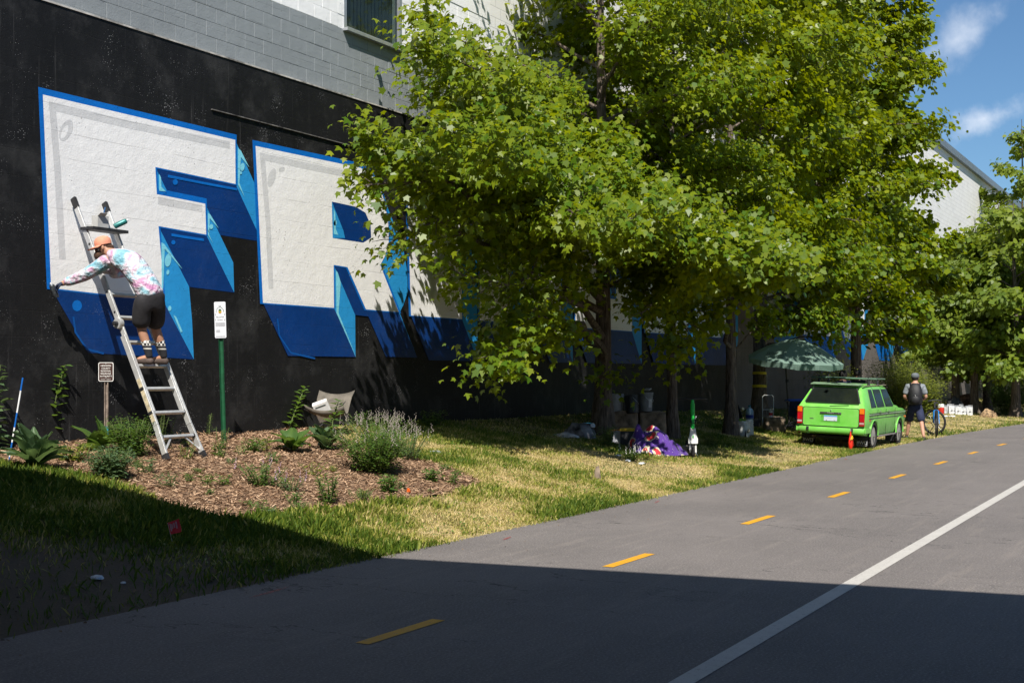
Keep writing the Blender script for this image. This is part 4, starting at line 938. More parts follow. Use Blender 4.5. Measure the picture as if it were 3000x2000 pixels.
# ------------------------------------------------------------------ ladder: axis from B to T, leaning on the wall
LB, LT = Vector((11.2, 10.55, .66)), Vector((11.2, 12.12, 3.80))
LB.z = gz(11.2, 10.55)+.02
ldir = (LT-LB).normalized(); LU = Vector((1, 0, 0)); lfront = LU.cross(ldir).normalized()
if lfront.y > 0: lfront = -lfront
ladder = thing('extension_ladder', 'silver multi-position aluminium ladder leaning on the painted wall', 'ladder', LB)
def Lp(s, du, f=0): return ldir*s+LU*du+lfront*f
LL = (LT-LB).length
def ladw(s): return .285-.055*min(s/1.6, 1) if s < 1.62 else .235
for sg in (-1, 1):
    mb = MB(); mb.bar(Lp(.06, sg*.30), Lp(.45, sg*.272), .03, .075, lfront); mb.bar(Lp(.45, sg*.272), Lp(1.62, sg*.262), .03, .075, lfront)
    r_ = mb.build('lower_rail', LAD, ladder, bevel=.004)
    MB().bar(Lp(.5, sg*.2905), Lp(1.05, sg*.286), .002, .05, lfront).build('rail_label', LADW, r_)
    MB().bar(Lp(.0, sg*.306), Lp(.09, sg*.30), .045, .09, lfront).build('foot', BLKP, r_, bevel=.006)
    mb = MB(); mb.bar(Lp(.62, sg*.238), Lp(1.75, sg*.238), .026, .066, lfront); r_ = mb.build('inner_rail', LAD, ladder, bevel=.004)
    mb = MB(); mb.bar(Lp(1.75, sg*.246), Lp(3.36, sg*.246), .03, .072, lfront); r_ = mb.build('upper_rail', LAD, ladder, bevel=.004)
    MB().bar(Lp(3.34, sg*.246), Lp(LL+.02, sg*.246), .042, .085, lfront).build('end_cap', BLKP, r_, bevel=.01)
    mb = MB()
    for s in (1.93, 2.2, 2.5, 2.85): mb.lathe([(.0, .0), (.016, 0), (.016, .004), (0, .004)], Lp(s, sg*.262), 10, RY(90))
    mb.build('rivet_row', BLKP, r_)
    mb = MB(); mb.lathe([(0, -.03), (.06, -.03), (.065, 0), (.06, .03), (0, .03)], Lp(1.78, sg*.262), 18, RY(90)); hg = mb.build('hinge', LAD, ladder, smooth=True)
    mb = MB(); mb.lathe([(0, 0), (.028, 0), (.026, .05), (.012, .055), (0, .055)], Lp(1.78, sg*.292), 12, RY(90*sg)); mb.build('lock_knob', BLKP, hg)
for k, s in enumerate((.30, .61, .92, 1.22, 1.53, 1.86, 2.17, 2.48, 2.79, 3.10)):
    w = .262 if s < 1.6 else .245
    mb = MB(); mb.bar(Lp(s, -w), Lp(s, w), .055, .032, ldir); rg = mb.build('rung', LAD, ladder, bevel=.004)
    if s < 1.0:
        for sg in (-1, 1): MB().bar(Lp(s, sg*(w-.02)), Lp(s, sg*(w+.035)), .06, .04, ldir).build('rung_clamp', BLKP, rg, bevel=.006)
for sg in (-1, 1): MB().bar(Lp(.30, sg*.10), Lp(.12, sg*.285), .02, .012, lfront).build('foot_brace', LAD, ladder)
# work tray hooked over the topmost rungs
tray = thing('ladder_tray', 'grey plastic work tray clipped across the ladder top', 'tray', LB+Lp(3.02, 0, .06))
mb = MB(); mb.box((0, 0, 0), (.54, .20, .015)); mb.build('tray_floor', M('tray_grey', (.10, .10, .105), .6), tray, bevel=.006)
mb = MB()
for y in (-.105, .105): mb.box((0, y, .012), (.54, .010, .035))
for x in (-.275, .275): mb.box((x, 0, .012), (.010, .22, .035))
mb.build('tray_rim', BLKP, tray)
jug = thing('paint_box', 'white open carton of paint tools standing on the ladder tray', 'carton', LB+Lp(3.02, -.07, .06)+Vector((0, 0, .018)))
WC = M('white_carton', (.42, .42, .41), .8, var=.12)
mb = MB()
for c, d in (((0, -.05, .08), (.17, .004, .16)), ((0, .05, .08), (.17, .004, .16)), ((-.085, 0, .08), (.004, .10, .16)), ((.085, 0, .08), (.004, .10, .16)), ((0, 0, .002), (.166, .096, .004))): mb.box(c, d)
mb.build('carton_wall', WC, jug)
mb = MB(); mb.box((-.03, -.075, .17), (.11, .06, .004), RX(-35)); mb.build('flap', WC, jug)
mb = MB(); mb.bar((.02, 0, .1), (.06, -.02, .27), .02, .008); mb.build('brush_handle', M('brush_blue', (.03, .12, .3), .5), jug)
can_m = M('spray_can_teal', (.02, .16, .15), .35, .2)
def spray_can(label, loc, rot=None, col=can_m):
    t_ = thing('spray_can', label, 'spray can', loc, rot=rot)
    mb = MB(); mb.lathe([(0, 0), (.031, 0), (.033, .006), (.033, .14), (.030, .155), (.022, .165), (0, .166)], n=18); mb.build('can_body', col, t_, smooth=True)
    mb = MB(); mb.lathe([(0, .166), (.011, .166), (.011, .185), (.006, .19), (0, .19)], n=12); mb.build('nozzle', M('nozzle_white', (.7, .7, .7), .5), t_)
    return t_
spray_can('dark green spray can lying in the ladder tray beside the carton', LB+Lp(3.02, .12, .10)+Vector((0, 0, .05)), (R(60), R(20), R(40)))
# ------------------------------------------------------------------ the painter
SKIN = M('skin_tan', (.42, .22, .14), .55, var=.12, scale=12)
def pj(px, py, v): return at_v(px, py, v)
def person(label, base): return thing('person', label, 'person', base)
pa = person('painter in tie-dye shirt, peach cap and black shorts standing on the ladder, spraying the wall', Vector((11.2, 11.05, LB.z+1.3)))
b0 = Vector(pa.location)
def rel(v): return Vector(v)-b0
rung_s = 1.22; rung = LB+Lp(rung_s, 0, 0)
hipc = pj(438, 868, 10.93); shc = pj(343, 748, 11.36); neck = pj(322, 741, 11.47); hd = pj(303, 727, 11.55)
kn = {}; hip = {}; ank = {}; toe = {}
lat = Vector((.9, -.28, 0)).normalized()       # his left-to-right, nearly along the wall
for sg, fx in ((-1, 11.075), (1, 11.315)):
    foot = Vector((fx, rung.y-.05, rung.z+.035))
    ank[sg] = foot+Vector((.0, -.06, .075)); toe[sg] = foot+Vector((-.02, .13, .03))
    hip[sg] = hipc+lat*sg*.085+Vector((0, 0, .02)); kn[sg] = hip[sg].lerp(ank[sg], .52)+Vector((-.02, .07, 0))
waist = hipc.lerp(shc, .28)+Vector((.02, -.03, .05)); chest = hipc.lerp(shc, .72)+Vector((.02, -.05, .07))
lsh = pj(322, 760, 11.40); rsh = shc+Vector((.17, .10, .02))
hand = pj(163, 838, 11.98); elb = pj(250, 806, 11.66)
relb = rsh+Vector((.05, .22, -.22)); rhand = LB+Lp(2.48, .245, .05)
head_dir = Vector((-.30, .35, -.12)).normalized()  # looks at the wall by his hand
# body: one skin surface
ch = [[(rel(hipc), (.15, .12)), (rel(waist), (.145, .115)), (rel(chest), (.165, .125)), (rel(shc), (.12, .10)), (rel(neck), .058), (rel(hd-head_dir*.02+Vector((0, 0, -.02))), .085), (rel(hd+Vector((0, 0, .07))), .08)]]
for sg in (-1, 1): ch.append([(rel(hipc), (.15, .12)), (rel(hip[sg]), .095), (rel(kn[sg]), .058), (rel(kn[sg].lerp(ank[sg], .3)), .06), (rel(ank[sg]), .037), (rel(toe[sg]), .036)])
ch.append([(rel(shc), (.12, .10)), (rel(lsh), .065), (rel(elb), .045), (rel(hand.lerp(elb, .15)), .030)])
ch.append([(rel(shc), (.12, .10)), (rel(rsh), .065), (rel(relb), .045), (rel(rhand), .030)])
ex = MB(); face = hd+head_dir*.085
side = head_dir.cross(Vector((0, 0, 1))).normalized()
ex.ell(rel(face+Vector((0, 0, -.01))), (.018, .018, .026), 8, 6); ex.ell(rel(hd+side*.082), (.014, .02, .03), 8, 6); ex.ell(rel(hd-side*.082), (.014, .02, .03), 8, 6)
skin('body', ch, SKIN, pa, extra=ex)
# tie-dye shirt
m, t, b, pos = newmat('tie_dye'); TIE = m
oc = t.node('ShaderNodeTexCoord').outputs['Object']; wv_ = t.node('ShaderNodeTexNoise', {'Scale': 2.6, 'Detail': 6.0, 'Distortion': 2.2}); t.l.new(oc, wv_.inputs['Vector'])
rp = t.node('ShaderNodeValToRGB'); t.l.new(wv_.outputs[0], rp.inputs[0]); E_ = rp.color_ramp.elements
E_[0].position = .30; E_[0].color = (.10, .27, .34, 1); E_[1].position = .70; E_[1].color = (.36, .11, .27, 1)
for p_, c_ in ((.40, (.22, .40, .47)), (.465, (.40, .50, .56)), (.51, (.58, .50, .55)), (.575, (.46, .28, .40))): e = E_.new(p_); e.color = c4(c_)
t.put(b.inputs['Base Color'], rp.outputs[0]); b.inputs['Roughness'].default_value = .85; b.inputs['Specular IOR Level'].default_value = .15
t.put(b.inputs['Normal'], t.bump(t.noise(oc, 9, 3), 1.0, .07))
hem = hipc+Vector((.035, -.035, -.055))
skin('shirt', [[(rel(hem), (.20, .165)), (rel(hem.lerp(waist, .5)), (.195, .16)), (rel(waist), (.19, .155)), (rel(chest), (.205, .16)), (rel(shc), (.145, .12)), (rel(neck.lerp(shc, .45)), .08)],
               [(rel(shc), (.145, .12)), (rel(lsh), .10), (rel(lsh.lerp(elb, .55)), .085), (rel(elb), .078), (rel(elb.lerp(hand, .45)), .066), (rel(elb.lerp(hand, .74)), .052)],
               [(rel(shc), (.145, .12)), (rel(rsh), .092), (rel(relb), .064), (rel(relb.lerp(rhand, .8)), .045)]], TIE, pa)
SHO = M('black_shorts', (.022, .021, .024), .8, var=.25, bump=.4, bscale=30)
top = hipc+Vector((.0, -.01, .03))
skin('shorts', [[(rel(hipc+Vector((0, -.01, .09))), (.15, .13)), (rel(hipc+Vector((0, -.01, .0))), (.165, .14)), (rel(hip[sg]+Vector((0, 0, -.10))), .125), (rel(hip[sg].lerp(kn[sg], .6)), .12), (rel(hip[sg].lerp(kn[sg], 1.08)), .118)] for sg in (-1, 1)], SHO, pa)
m, t, b, pos = newmat('checker_sock'); SOCK = m
oc = t.node('ShaderNodeTexCoord').outputs['Object']; sp = t.node('ShaderNodeSeparateXYZ'); t.l.new(pos, sp.inputs[0])
zrel = t.math('SUBTRACT', sp.outputs[2], float(ank[-1].z))
chk = t.node('ShaderNodeTexChecker', {'Scale': 34.0, 'Color1': (.02, .02, .022, 1), 'Color2': (.75, .73, .68, 1)}); t.l.new(pos, chk.inputs['Vector'])
band = t.math('MULTIPLY', t.math('GREATER_THAN', zrel, .125), t.math('LESS_THAN', zrel, .205))
col = t.mix(band, (.02, .02, .024, 1), chk.outputs[0])
for a_, b_ in ((.085, .10), (.225, .238)): col = t.mix(t.math('MULTIPLY', t.math('GREATER_THAN', zrel, a_), t.math('LESS_THAN', zrel, b_)), col, (.7, .68, .62, 1))
t.put(b.inputs['Base Color'], col); b.inputs['Roughness'].default_value = .9
SHOE = M('brown_shoe', (.085, .06, .05), .8, var=.3, bump=.3)
for sg in (-1, 1):
    skin('sock', [[(rel(ank[sg]+Vector((0, .01, -.02))), .043), (rel(ank[sg].lerp(kn[sg], .2)), .046), (rel(ank[sg].lerp(kn[sg], .40)), .056), (rel(ank[sg].lerp(kn[sg], .66)), .062)]], SOCK, pa)
    h_ = ank[sg]+Vector((0, -.05, -.055)); sh = skin('shoe', [[(rel(h_), (.045, .042)), (rel(h_.lerp(toe[sg], .5)+Vector((0, 0, .0))), (.047, .042)), (rel(toe[sg]+Vector((0, .02, -.005))), (.045, .032))]], SHOE, pa)
CAP = M('peach_cap', (.66, .27, .17), .85, var=.15, bump=.2)
capr = head_dir.to_track_quat('Y', 'Z').to_matrix()
mb = MB(); prof = [(.098, .0), (.101, .03), (.094, .065), (.072, .092), (.04, .106), (.001, .11)]
mb.lathe(prof, rel(hd+Vector((0, 0, .035))), 20, capr); cap = mb.build('cap', CAP, pa, smooth=True)
mb = MB(); N_ = 10; V_ = []
for i in range(N_+1):
    a_ = math.pi*i/N_
    for q, lift in ((.094, 0), (.175, -.018)): V_.append(rel(hd+Vector((0, 0, .04)))+capr @ Vector((math.cos(a_)*q*(.98 if q < .1 else .55), math.sin(a_)*q if q < .1 else .06+math.sin(a_)*.135, lift)))
mb.add(V_, [(2*i, 2*i+1, 2*i+3, 2*i+2) for i in range(N_)]); mb.add([v+Vector((0, 0, -.006)) for v in V_], [(2*i, 2*i+2, 2*i+3, 2*i+1) for i in range(N_)]); mb.build('cap_brim', CAP, cap)
BEARD = M('brown_beard', (.06, .03, .017), .95, var=.4, scale=40, bump=.6, bscale=120)
mb = MB(); mb.ell(rel(hd+head_dir*.05+Vector((0, 0, -.075))), (.062, .062, .058), 14, 9); mb.build('beard', BEARD, pa, smooth=True)
mb = MB(); mb.ell(rel(hd-head_dir*.045+Vector((0, 0, -.005))), (.078, .078, .06), 14, 9); mb.build('hair', BEARD, pa, smooth=True)
mb = MB(); ey = hd+head_dir*.088+Vector((0, 0, .018))
for s_ in (-1, 1):
    mb.ell(rel(ey+side*s_*.034), (.026, .026, .018), 10, 6); mb.bar(rel(ey+side*s_*.058), rel(ey+side*s_*.086-head_dir*.09), .006, .006)
mb.bar(rel(ey-side*.012), rel(ey+side*.012), .006, .006); mb.build('sunglasses', BLKP, pa)
GLO = M('navy_glove', (.012, .022, .06), .65, var=.3, bump=.3)
def hand_mesh(name, wrist, grip, up, mat, parent, base, curl=1.0, scale=1.0):
    """glove: palm, four fingers curled round the grip, thumb from the side of the palm"""
    d = (grip-wrist).normalized(); x = d.cross(up).normalized(); n = x.cross(d).normalized(); r_ = lambda p: Vector(p)-base
    palm = wrist+d*.075*scale; chs = [[(r_(wrist), (.030, .026)), (r_(wrist+d*.03), (.034, .024)), (r_(palm), (.042, .020))]]
    for i, (off, ln) in enumerate(((-.030, .070), (-.010, .080), (.011, .076), (.031, .060))):
        k0 = palm+x*off*scale; k1 = k0+(d*.9-n*.35*curl).normalized()*ln*.45*scale; k2 = k1+(d*.25-n*.95*curl).normalized()*ln*.38*scale; k3 = k2+(-d*.55-n*.75*curl).normalized()*ln*.30*scale
        chs.append([(r_(palm), (.042, .020)), (r_(k0+d*.012), .0105), (r_(k1), .0095), (r_(k2), .009), (r_(k3), .0078)])
    t0 = wrist+d*.03-x*.034; t1 = t0+(d*.6-x*.55-n*.5).normalized()*.04; t2 = t1+(d*.75+x*.2-n*.55).normalized()*.034
    chs.append([(r_(wrist+d*.03), (.034, .024)), (r_(t0), .014), (r_(t1), .0115), (r_(t2), .009)])
    return skin(name, chs, mat, parent, 1)
wr = elb.lerp(hand, .72)
hand_mesh('glove', wr, hand, Vector((0, -.45, 1)), GLO, pa, b0, 1.0)
hand_mesh('glove', relb.lerp(rhand, .9), rhand, Vector((0, -1, .4)), GLO, pa, b0, 1.0)
cl = at_v(190, 862, 12.0)-at_v(190, 862, 12.0)+hand+Vector((.03, .015, -.135))
spray_can('black and silver spray can gripped in the painter’s gloved hand', cl, (R(-14), R(-16), 0), M('spray_can_dark', (.05, .055, .06), .35, .4, var=.5, scale=30))
# ------------------------------------------------------------------ brown property sign
def facing(px): a, ku, kv = pray(px); return math.atan2(kv, ku)-R(90)      # yaw so that local -Y faces the lens direction
def rrect(w, h, r, n=5):
    P = []
    for cx_, cz_, a0 in ((w/2-r, h/2-r, 0), (-w/2+r, h/2-r, 90), (-w/2+r, -h/2+r, 180), (w/2-r, -h/2+r, 270)):
        for k in range(n+1): a_ = R(a0+90*k/n); P.append((cx_+r*math.cos(a_), cz_+r*math.sin(a_)))
    return P
def plate(pts, y0, y1):
    n = len(pts); mb = MB(); mb.add([(x, y0, z) for x, z in pts]+[(x, y1, z) for x, z in pts], [tuple(range(n)), tuple(range(n, 2*n))[::-1]]+[(i, (i+1) % n, (i+1) % n+n, i+n) for i in range(n)]); return mb
pb = at_v(312, 1275, 11.7); yaw = facing(312)-R(16)
sg_ = thing('property_sign', 'small brown metal sign reading Hennepin County Regional Railroad Authority on a worn post', 'sign', (pb.x, pb.y, gz(pb.x, pb.y)-.1), yaw)
zc = at_v(310, 1089, 11.7).z-sg_.location.z
POST = M('weathered_post', (.20, .155, .125), .9, var=.4, scale=14, bump=.4)
mb = MB(); mb.box((-.018, .0, (zc-.02)/2), (.012, .03, zc+.0)); mb.box((.018, .0, (zc-.02)/2), (.012, .03, zc+.0)); mb.box((0, .012, (zc-.02)/2), (.026, .006, zc)); post = mb.build('post', POST, sg_)
MB().box((.0, -.0175, .24), (.052, .004, .26)).build('teal_paint_band', M('teal_paint', (.02, .25, .32), .7, var=.5, scale=18), post)
BRN = M('brown_sign_face', (.045, .018, .013), .45, var=.1); SWH = M('sign_white', (.78, .77, .74), .5, var=.05)
w_, h_ = .178, .226
o = plate(rrect(w_, h_, .02), -.024, -.020).build('sign_border', SWH, sg_); o.location.z = zc
o = plate(rrect(w_-.014, h_-.014, .015), -.0248, -.0242).build('sign_face', BRN, sg_); o.location.z = zc
for i, s_ in enumerate(('HENNEPIN', 'COUNTY', 'REGIONAL', 'RAILROAD', 'AUTHORITY')): text('lettering', s_, .029, SWH, sg_, (0, -.0262, zc+.073-.0315*i), (R(90), 0, 0), spacing=1.02, sx=.86)
text('lettering', 'PROPERTY  BOUNDARY', .0135, SWH, sg_, (0, -.0262, zc-.088), (R(90), 0, 0), sx=.82)
for z_ in (.098, -.068): MB().lathe([(0, 0), (.006, 0), (.005, .004), (0, .004)], (0, -.0252, zc+z_), 8, RX(90)).build('bolt', LAD, sg_)
# ------------------------------------------------------------------ pollinator sign on a green post
pb = ground(657, 1300); yaw = facing(650)-R(10)
ps = thing('garden_sign', 'narrow white Midtown Greenway pollinator pathway sign on a dark green channel post', 'sign', (pb.x, pb.y, pb.z-.1), yaw, rot=(0, R(-1.6), yaw))
zz_ = (pb.y/pray(657)[2]); zt_ = H0+(YH-884)*zz_/FPX-pb.z+.1; zb_ = H0+(YH-990)*zz_/FPX-pb.z+.1; zc = (zt_+zb_)/2
GRP = M('green_post', (.008, .075, .030), .45, var=.2)
mb = MB(); mb.box((0, .01, zc/2+.1), (.030, .004, zc+.2)); mb.box((-.022, 0, zc/2+.1), (.004, .03, zc+.2), RZ(-25)); mb.box((.022, 0, zc/2+.1), (.004, .03, zc+.2), RZ(25)); mb.build('post', GRP, ps)
w_, h_ = .148, zt_-zb_
PSW = M('pale_sign_face', (.60, .61, .64), .35, var=.04); INK = M('sign_ink', (.03, .05, .04), .6); 
o = plate(rrect(w_, h_, .016), -.026, -.020).build('sign_face', PSW, ps); o.location.z = zc
yy = -.0272
mb = MB()
mb.ell((0, yy, zc+h_*.24), (.020, .0006, .030), 12, 8); mb.build('emblem', M('emblem_dark', (.03, .025, .015), .6), ps)
for sgn in (-1, 1): MB().ell((sgn*.011, yy-.0008, zc+h_*.215), (.009, .0006, .018), 10, 6, RY(sgn*12)).build('emblem_wing', M('emblem_gold', (.55, .28, .02), .6), ps)
MB().ell((0, yy-.0016, zc+h_*.245), (.009, .0006, .016), 10, 6).build('emblem_leaf', M('emblem_green', (.04, .22, .03), .6), ps)
mb = MB()
for k in (-1, 0, 1): mb.bar((k*.006, yy, zc+h_*.345), (k*.012, yy, zc+h_*.395), .005, .001, (0, 1, 0))
mb.build('emblem_sprout', INK, ps)
GI = M('sign_green_ink', (.05, .14, .06), .6)
for sgn, word in ((-1, 'MIDTOWN'), (1, 'GREENWAY')):
    for i, ch_ in enumerate(word):
        q = (i+.5)/len(word); a_ = R(185-80*q) if sgn < 0 else R(75-80*q)
        text('lettering', ch_, .015, GI, ps, (math.cos(a_)*.048, yy, zc+h_*.215+math.sin(a_)*.062), (R(90), -(a_-R(90)), 0))
text('lettering', 'POLLINATOR', .026, INK, ps, (0, yy, zc+h_*.075), (R(90), 0, 0), sx=.62)
text('lettering', 'PATHWAY', .024, INK, ps, (0, yy, zc-.002), (R(90), 0, 0), sx=.62)
mb = MB()
for i in range(4): mb.box((0, yy, zc-h_*.085-i*.0135), (w_*.82, .001, .0045))
for i in range(3): mb.box((-.03, yy, zc-h_*.285-i*.0125), (.05, .001, .004))
for i in range(2): mb.box((0, yy, zc-h_*.45-i*.007), (w_*.78, .001, .0018))
mb.build('fine_print', M('fine_print_ink', (.14, .14, .15), .7), ps)
for sgn in (-1, 1):
    for z_ in (.07, .0): MB().bar((sgn*.055, yy, zc+z_-.012), (sgn*.062, yy, zc+z_+.012), .005, .001, (0, 1, 0)).build('ornament', INK, ps)
# ------------------------------------------------------------------ marker rod, flag, litter
pb = ground(22, 1376); tp = at_z(67, 1106, pb.y/pray(22)[2]*1.0+.03); d = tp-pb
rod = thing('marker_rod', 'thin blue and white striped marker rod stuck in the bark bed', 'marker', pb)
RB = M('rod_blue', (.01, .12, .45), .4); RW = M('rod_white', (.72, .72, .72), .4)
for a_, b_, mt in ((-.03, .12, RW), (.12, .14, RB), (.14, .16, RW), (.16, .30, RB), (.30, .46, RW), (.46, .62, RB), (.62, .86, RW), (.86, 1, RB)): MB().tube([d*a_, d*b_], .0085, 8).build('rod_section', mt, rod)
pb = ground(512, 1600)
fl = thing('utility_flag', 'small red plastic utility flag on a wire in the shaded grass', 'flag', pb)
zf = pb.y/pray(512)[2]; q = [at_z(x, y, zf)-pb for x, y in ((491, 1531), (524, 1518), (531, 1557), (499, 1565))]
REDF = M('red_flag_plastic', (.80, .02, .04), .5, var=.1); FW = M('flag_print', (.62, .30, .34), .6)
n_ = 5; V_ = []
for i in range(n_+1):
    for j in range(n_+1):
        p_ = q[0].lerp(q[1], i/n_).lerp(q[3].lerp(q[2], i/n_), j/n_); V_.append(p_+Vector((.005*math.sin(i*1.7), .005*math.cos(j*1.3+i), 0)))
mb = MB(); mb.add(V_, [(i*6+j, i*6+j+1, i*6+j+7, i*6+j+6) for i in range(5) for j in range(5)]); mb.build('flag_sheet', REDF, fl, smooth=True)
mb = MB(); nrm = (q[1]-q[0]).cross(q[3]-q[0]).normalized(); nrm = nrm if nrm.dot(Vector((-CT, -ST, 0))) > 0 else -nrm
for i, (s0, s1, f_) in enumerate(((.12, .66, .72), (.15, .55, .52), (.2, .6, .34), (.12, .75, .2))):
    a_ = q[0].lerp(q[1], f_).lerp(q[3].lerp(q[2], f_), s0)+nrm*.008; b_ = q[0].lerp(q[1], f_).lerp(q[3].lerp(q[2], f_), s1)+nrm*.008; mb.bar(a_, b_, .012, .001, nrm)
mb.build('flag_print', FW, fl)
MB().tube([q[0]*.0+Vector((0, 0, -.05)), (q[0]+q[3])*.5, q[0]], .0022, 6).build('wire_staff', LAD, fl)
def crumple(name, label, cat_, loc, r, mat, seed, flat=.5):
    g = random.Random(seed); bm = bmesh.new(); bmesh.ops.create_icosphere(bm, subdivisions=3, radius=1)
    for v in bm.verts:
        k = .75+.5*float(vnoise(v.co.x*2.2+seed, v.co.y*2.2+v.co.z*1.7))+.25*float(vnoise(v.co.x*5, v.co.y*5+v.co.z*4+seed)); v.co = Vector((v.co.x*r[0]*k, v.co.y*r[1]*k, max(-.15, v.co.z)*r[2]*k))
    me = bpy.data.meshes.new(name); bm.to_mesh(me); bm.free(); me.materials.append(mat); o = link(bpy.data.objects.new(name, me)); o.location = loc; o.rotation_euler = (0, 0, g.uniform(0, 6)); return tag(o, label, cat_)
PAP = M('white_litter', (.62, .66, .70), .7, var=.2)
crumple('litter', 'crumpled white paper scrap on the dirt beside the trail', 'litter', ground(285, 1698)+Vector((0, 0, .01)), (.055, .035, .02), PAP, 3)
crumple('litter', 'tiny pale scrap right of the crumpled paper', 'litter', ground(362, 1711)+Vector((0, 0, .005)), (.022, .015, .01), PAP, 4)
crumple('litter', 'bright orange plastic scrap on the lower rim of the bark bed', 'litter', ground(1197, 1448)+Vector((0, 0, .03)), (.06, .02, .035), M('orange_plastic', (.75, .12, .01), .5), 5)
crumple('litter', 'orange red scrap lying on the shaded lawn', 'litter', ground(1503, 1320)+Vector((0, 0, .01)), (.09, .03, .012), M('red_plastic', (.5, .06, .03), .6), 6)
crumple('litter', 'grey stone lying at the edge of the sunlit lawn', 'stone', ground(1276, 1329)+Vector((0, 0, .01)), (.09, .06, .03), M('grey_stone', (.25, .26, .27), .8), 7)
crumple('tree_stub', 'small weathered stub of wood sticking out of the lawn', 'stub', ground(1750, 1405)+Vector((0, 0, .02)), (.04, .04, .14), M('stub_wood', (.25, .19, .14), .9, var=.4), 8)
# ------------------------------------------------------------------ folding sling chair
cz = 11.62; cb = at_v(968, 1262, cz); cyaw = R(-72)
chair = thing('sling_chair', 'folding sling chair with taupe canvas and black frame against the black wall', 'chair', (cb.x, cb.y, gz(cb.x, cb.y)), cyaw); chair.scale = (.92, .95, .66)
CAN = M('taupe_canvas', (.125, .11, .09), .9, var=.2, bump=.3)
n_ = 10; V_ = []
for i in range(n_+1):
    s_ = i/n_
    for j in range(n_+1):
        w = j/n_*2-1
        # from front edge (s=0) dipping at the seat then up the back
        y = -.30+.62*s_; z = .50-.13*math.sin(math.pi*min(1, s_*1.25))+(.40*max(0, s_-.5)/.5); z += .13*abs(w)**2.2*(1-.3*s_)+.05*(1 if s_ < .05 else 0)
        V_.append((w*(.33-.04*math.sin(math.pi*s_)-.05*max(0, s_-.5)), y, z))
mb = MB(); mb.add(V_, [(i*11+j, i*11+j+1, i*11+j+12, i*11+j+11) for i in range(10) for j in range(10)]); o = mb.build('sling', CAN, chair, smooth=True)
so = o.modifiers.new('t', 'SOLIDIFY'); so.thickness = .008
for a_, b_ in (((-.33, -.30, .58), (.20, .28, 0)), ((.33, -.30, .58), (-.20, .28, 0)), ((-.30, .30, .92), (.22, -.30, 0)), ((.30, .30, .92), (-.22, -.30, 0)), ((-.22, -.3, 0), (-.20, .28, 0)), ((.22, -.3, 0), (.20, .28, 0))): MB().tube([a_, b_], .009, 8).build('frame_tube', BLKP, chair)
pk = thing('paper_carton', 'white printed carton lying tilted on the sling chair seat', 'carton', Vector(chair.location)+RZ(-72) @ Vector((-.04, -.10, .27)), rot=(R(25), R(-20), cyaw+R(10)))
MB().box((0, 0, .10), (.22, .10, .30)).build('carton_body', M('carton_white', (.75, .74, .71), .8, var=.06), pk, bevel=.004)
mb = MB(); mb.box((0, -.052, .20), (.16, .002, .016)); mb.box((-.04, -.052, .09), (.03, .002, .05)); mb.box((.06, -.052, .03), (.07, .002, .03)); mb.build('carton_print', INK, pk)
# ------------------------------------------------------------------ around the first maples
STONE = M('rough_limestone', (.24, .18, .125), .95, var=.45, scale=7, bump=1, bscale=14)
def rock(label, loc, d, yaw, seed):
    bm = bmesh.new(); bmesh.ops.create_cube(bm, size=1); bmesh.ops.subdivide_edges(bm, edges=bm.edges, cuts=7, use_grid_fill=True)
    for v in bm.verts:
        c_ = v.co*2; L = max(abs(c_.x), abs(c_.y), abs(c_.z)); rr = c_.length
        k = 1-.10*max(0, (rr-1.15))+.10*(float(fbm(v.co.x*3+seed, v.co.y*3+v.co.z*2.3, 1.3, seed))-.5); v.co = Vector((v.co.x*d[0], v.co.y*d[1], (v.co.z+.5)*d[2]))*k
    me = bpy.data.meshes.new('stone_block'); bm.to_mesh(me); bm.free(); me.materials.append(STONE); me.polygons.foreach_set('use_smooth', [True]*len(me.polygons))
    o = link(bpy.data.objects.new('stone_block', me)); o.location = loc; o.rotation_euler = (0, 0, yaw); return tag(o, label, 'stone')
sz = 26.6
def vz(px, z): p = at_z(px, YH, z); return Vector((p.x, p.y, gz(p.x, p.y)))
def stop(px, py, z): return at_z(px, py, z)
s1 = vz(1825, sz); s1t = stop(1825, 1207, sz).z; rock('low tan limestone block between the thick maple and the slim maple', s1-Vector((0, 0, .05)), (.62, .5, s1t-s1.z+.08), facing(1825), 1)
s2 = vz(1910, sz+.1); s2t = stop(1910, 1207, sz).z; rock('mossy limestone block behind the purple blanket, nearest the slim maple', s2-Vector((0, 0, .05)), (.56, .5, s2t-s2.z+.08), facing(1910)+.1, 5)
def bucket(label, loc, mat, rot=(0, 0, 0), h=.37, r=.15, lid=False):
    t_ = thing('bucket', label, 'bucket', loc, rot=rot)
    mb = MB(); mb.lathe([(0, 0), (r*.84, 0), (r*.86, .01), (r*.96, h*.78), (r*1.05, h*.785), (r*1.05, h*.80), (r*.97, h*.805), (r, h), (r*.96, h), (r*.82, .02), (0, .015)], n=24); mb.build('bucket_body', mat, t_, smooth=True)
    mb = MB(); mb.torus((0, 0, h*.9), r*1.03, .006); mb.build('rim', mat, t_)
    mb = MB(); pts = [(r*1.05*math.cos(a_), -.05-.1*math.sin(a_), h*.85-.12*math.sin(a_)) for a_ in [math.pi*k/10 for k in range(11)]]; mb.tube(pts, .003, 6); mb.build('handle', LAD, t_)
    if lid: MB().lathe([(0, h+.018), (r*1.04, h+.018), (r*1.06, h+.01), (r*1.06, h-.01)], n=24).build('lid', mat, t_)
    return t_
GB = M('grey_bucket', (.18, .20, .22), .5, var=.15); DB = M('dark_bucket', (.035, .04, .045), .5, var=.4, scale=16); LBK = M('pale_bucket', (.40, .42, .44), .5, var=.15)
b1 = bucket('pale grey bucket half hidden by the thick maple trunk', stop(1806, 1205, sz), LBK)
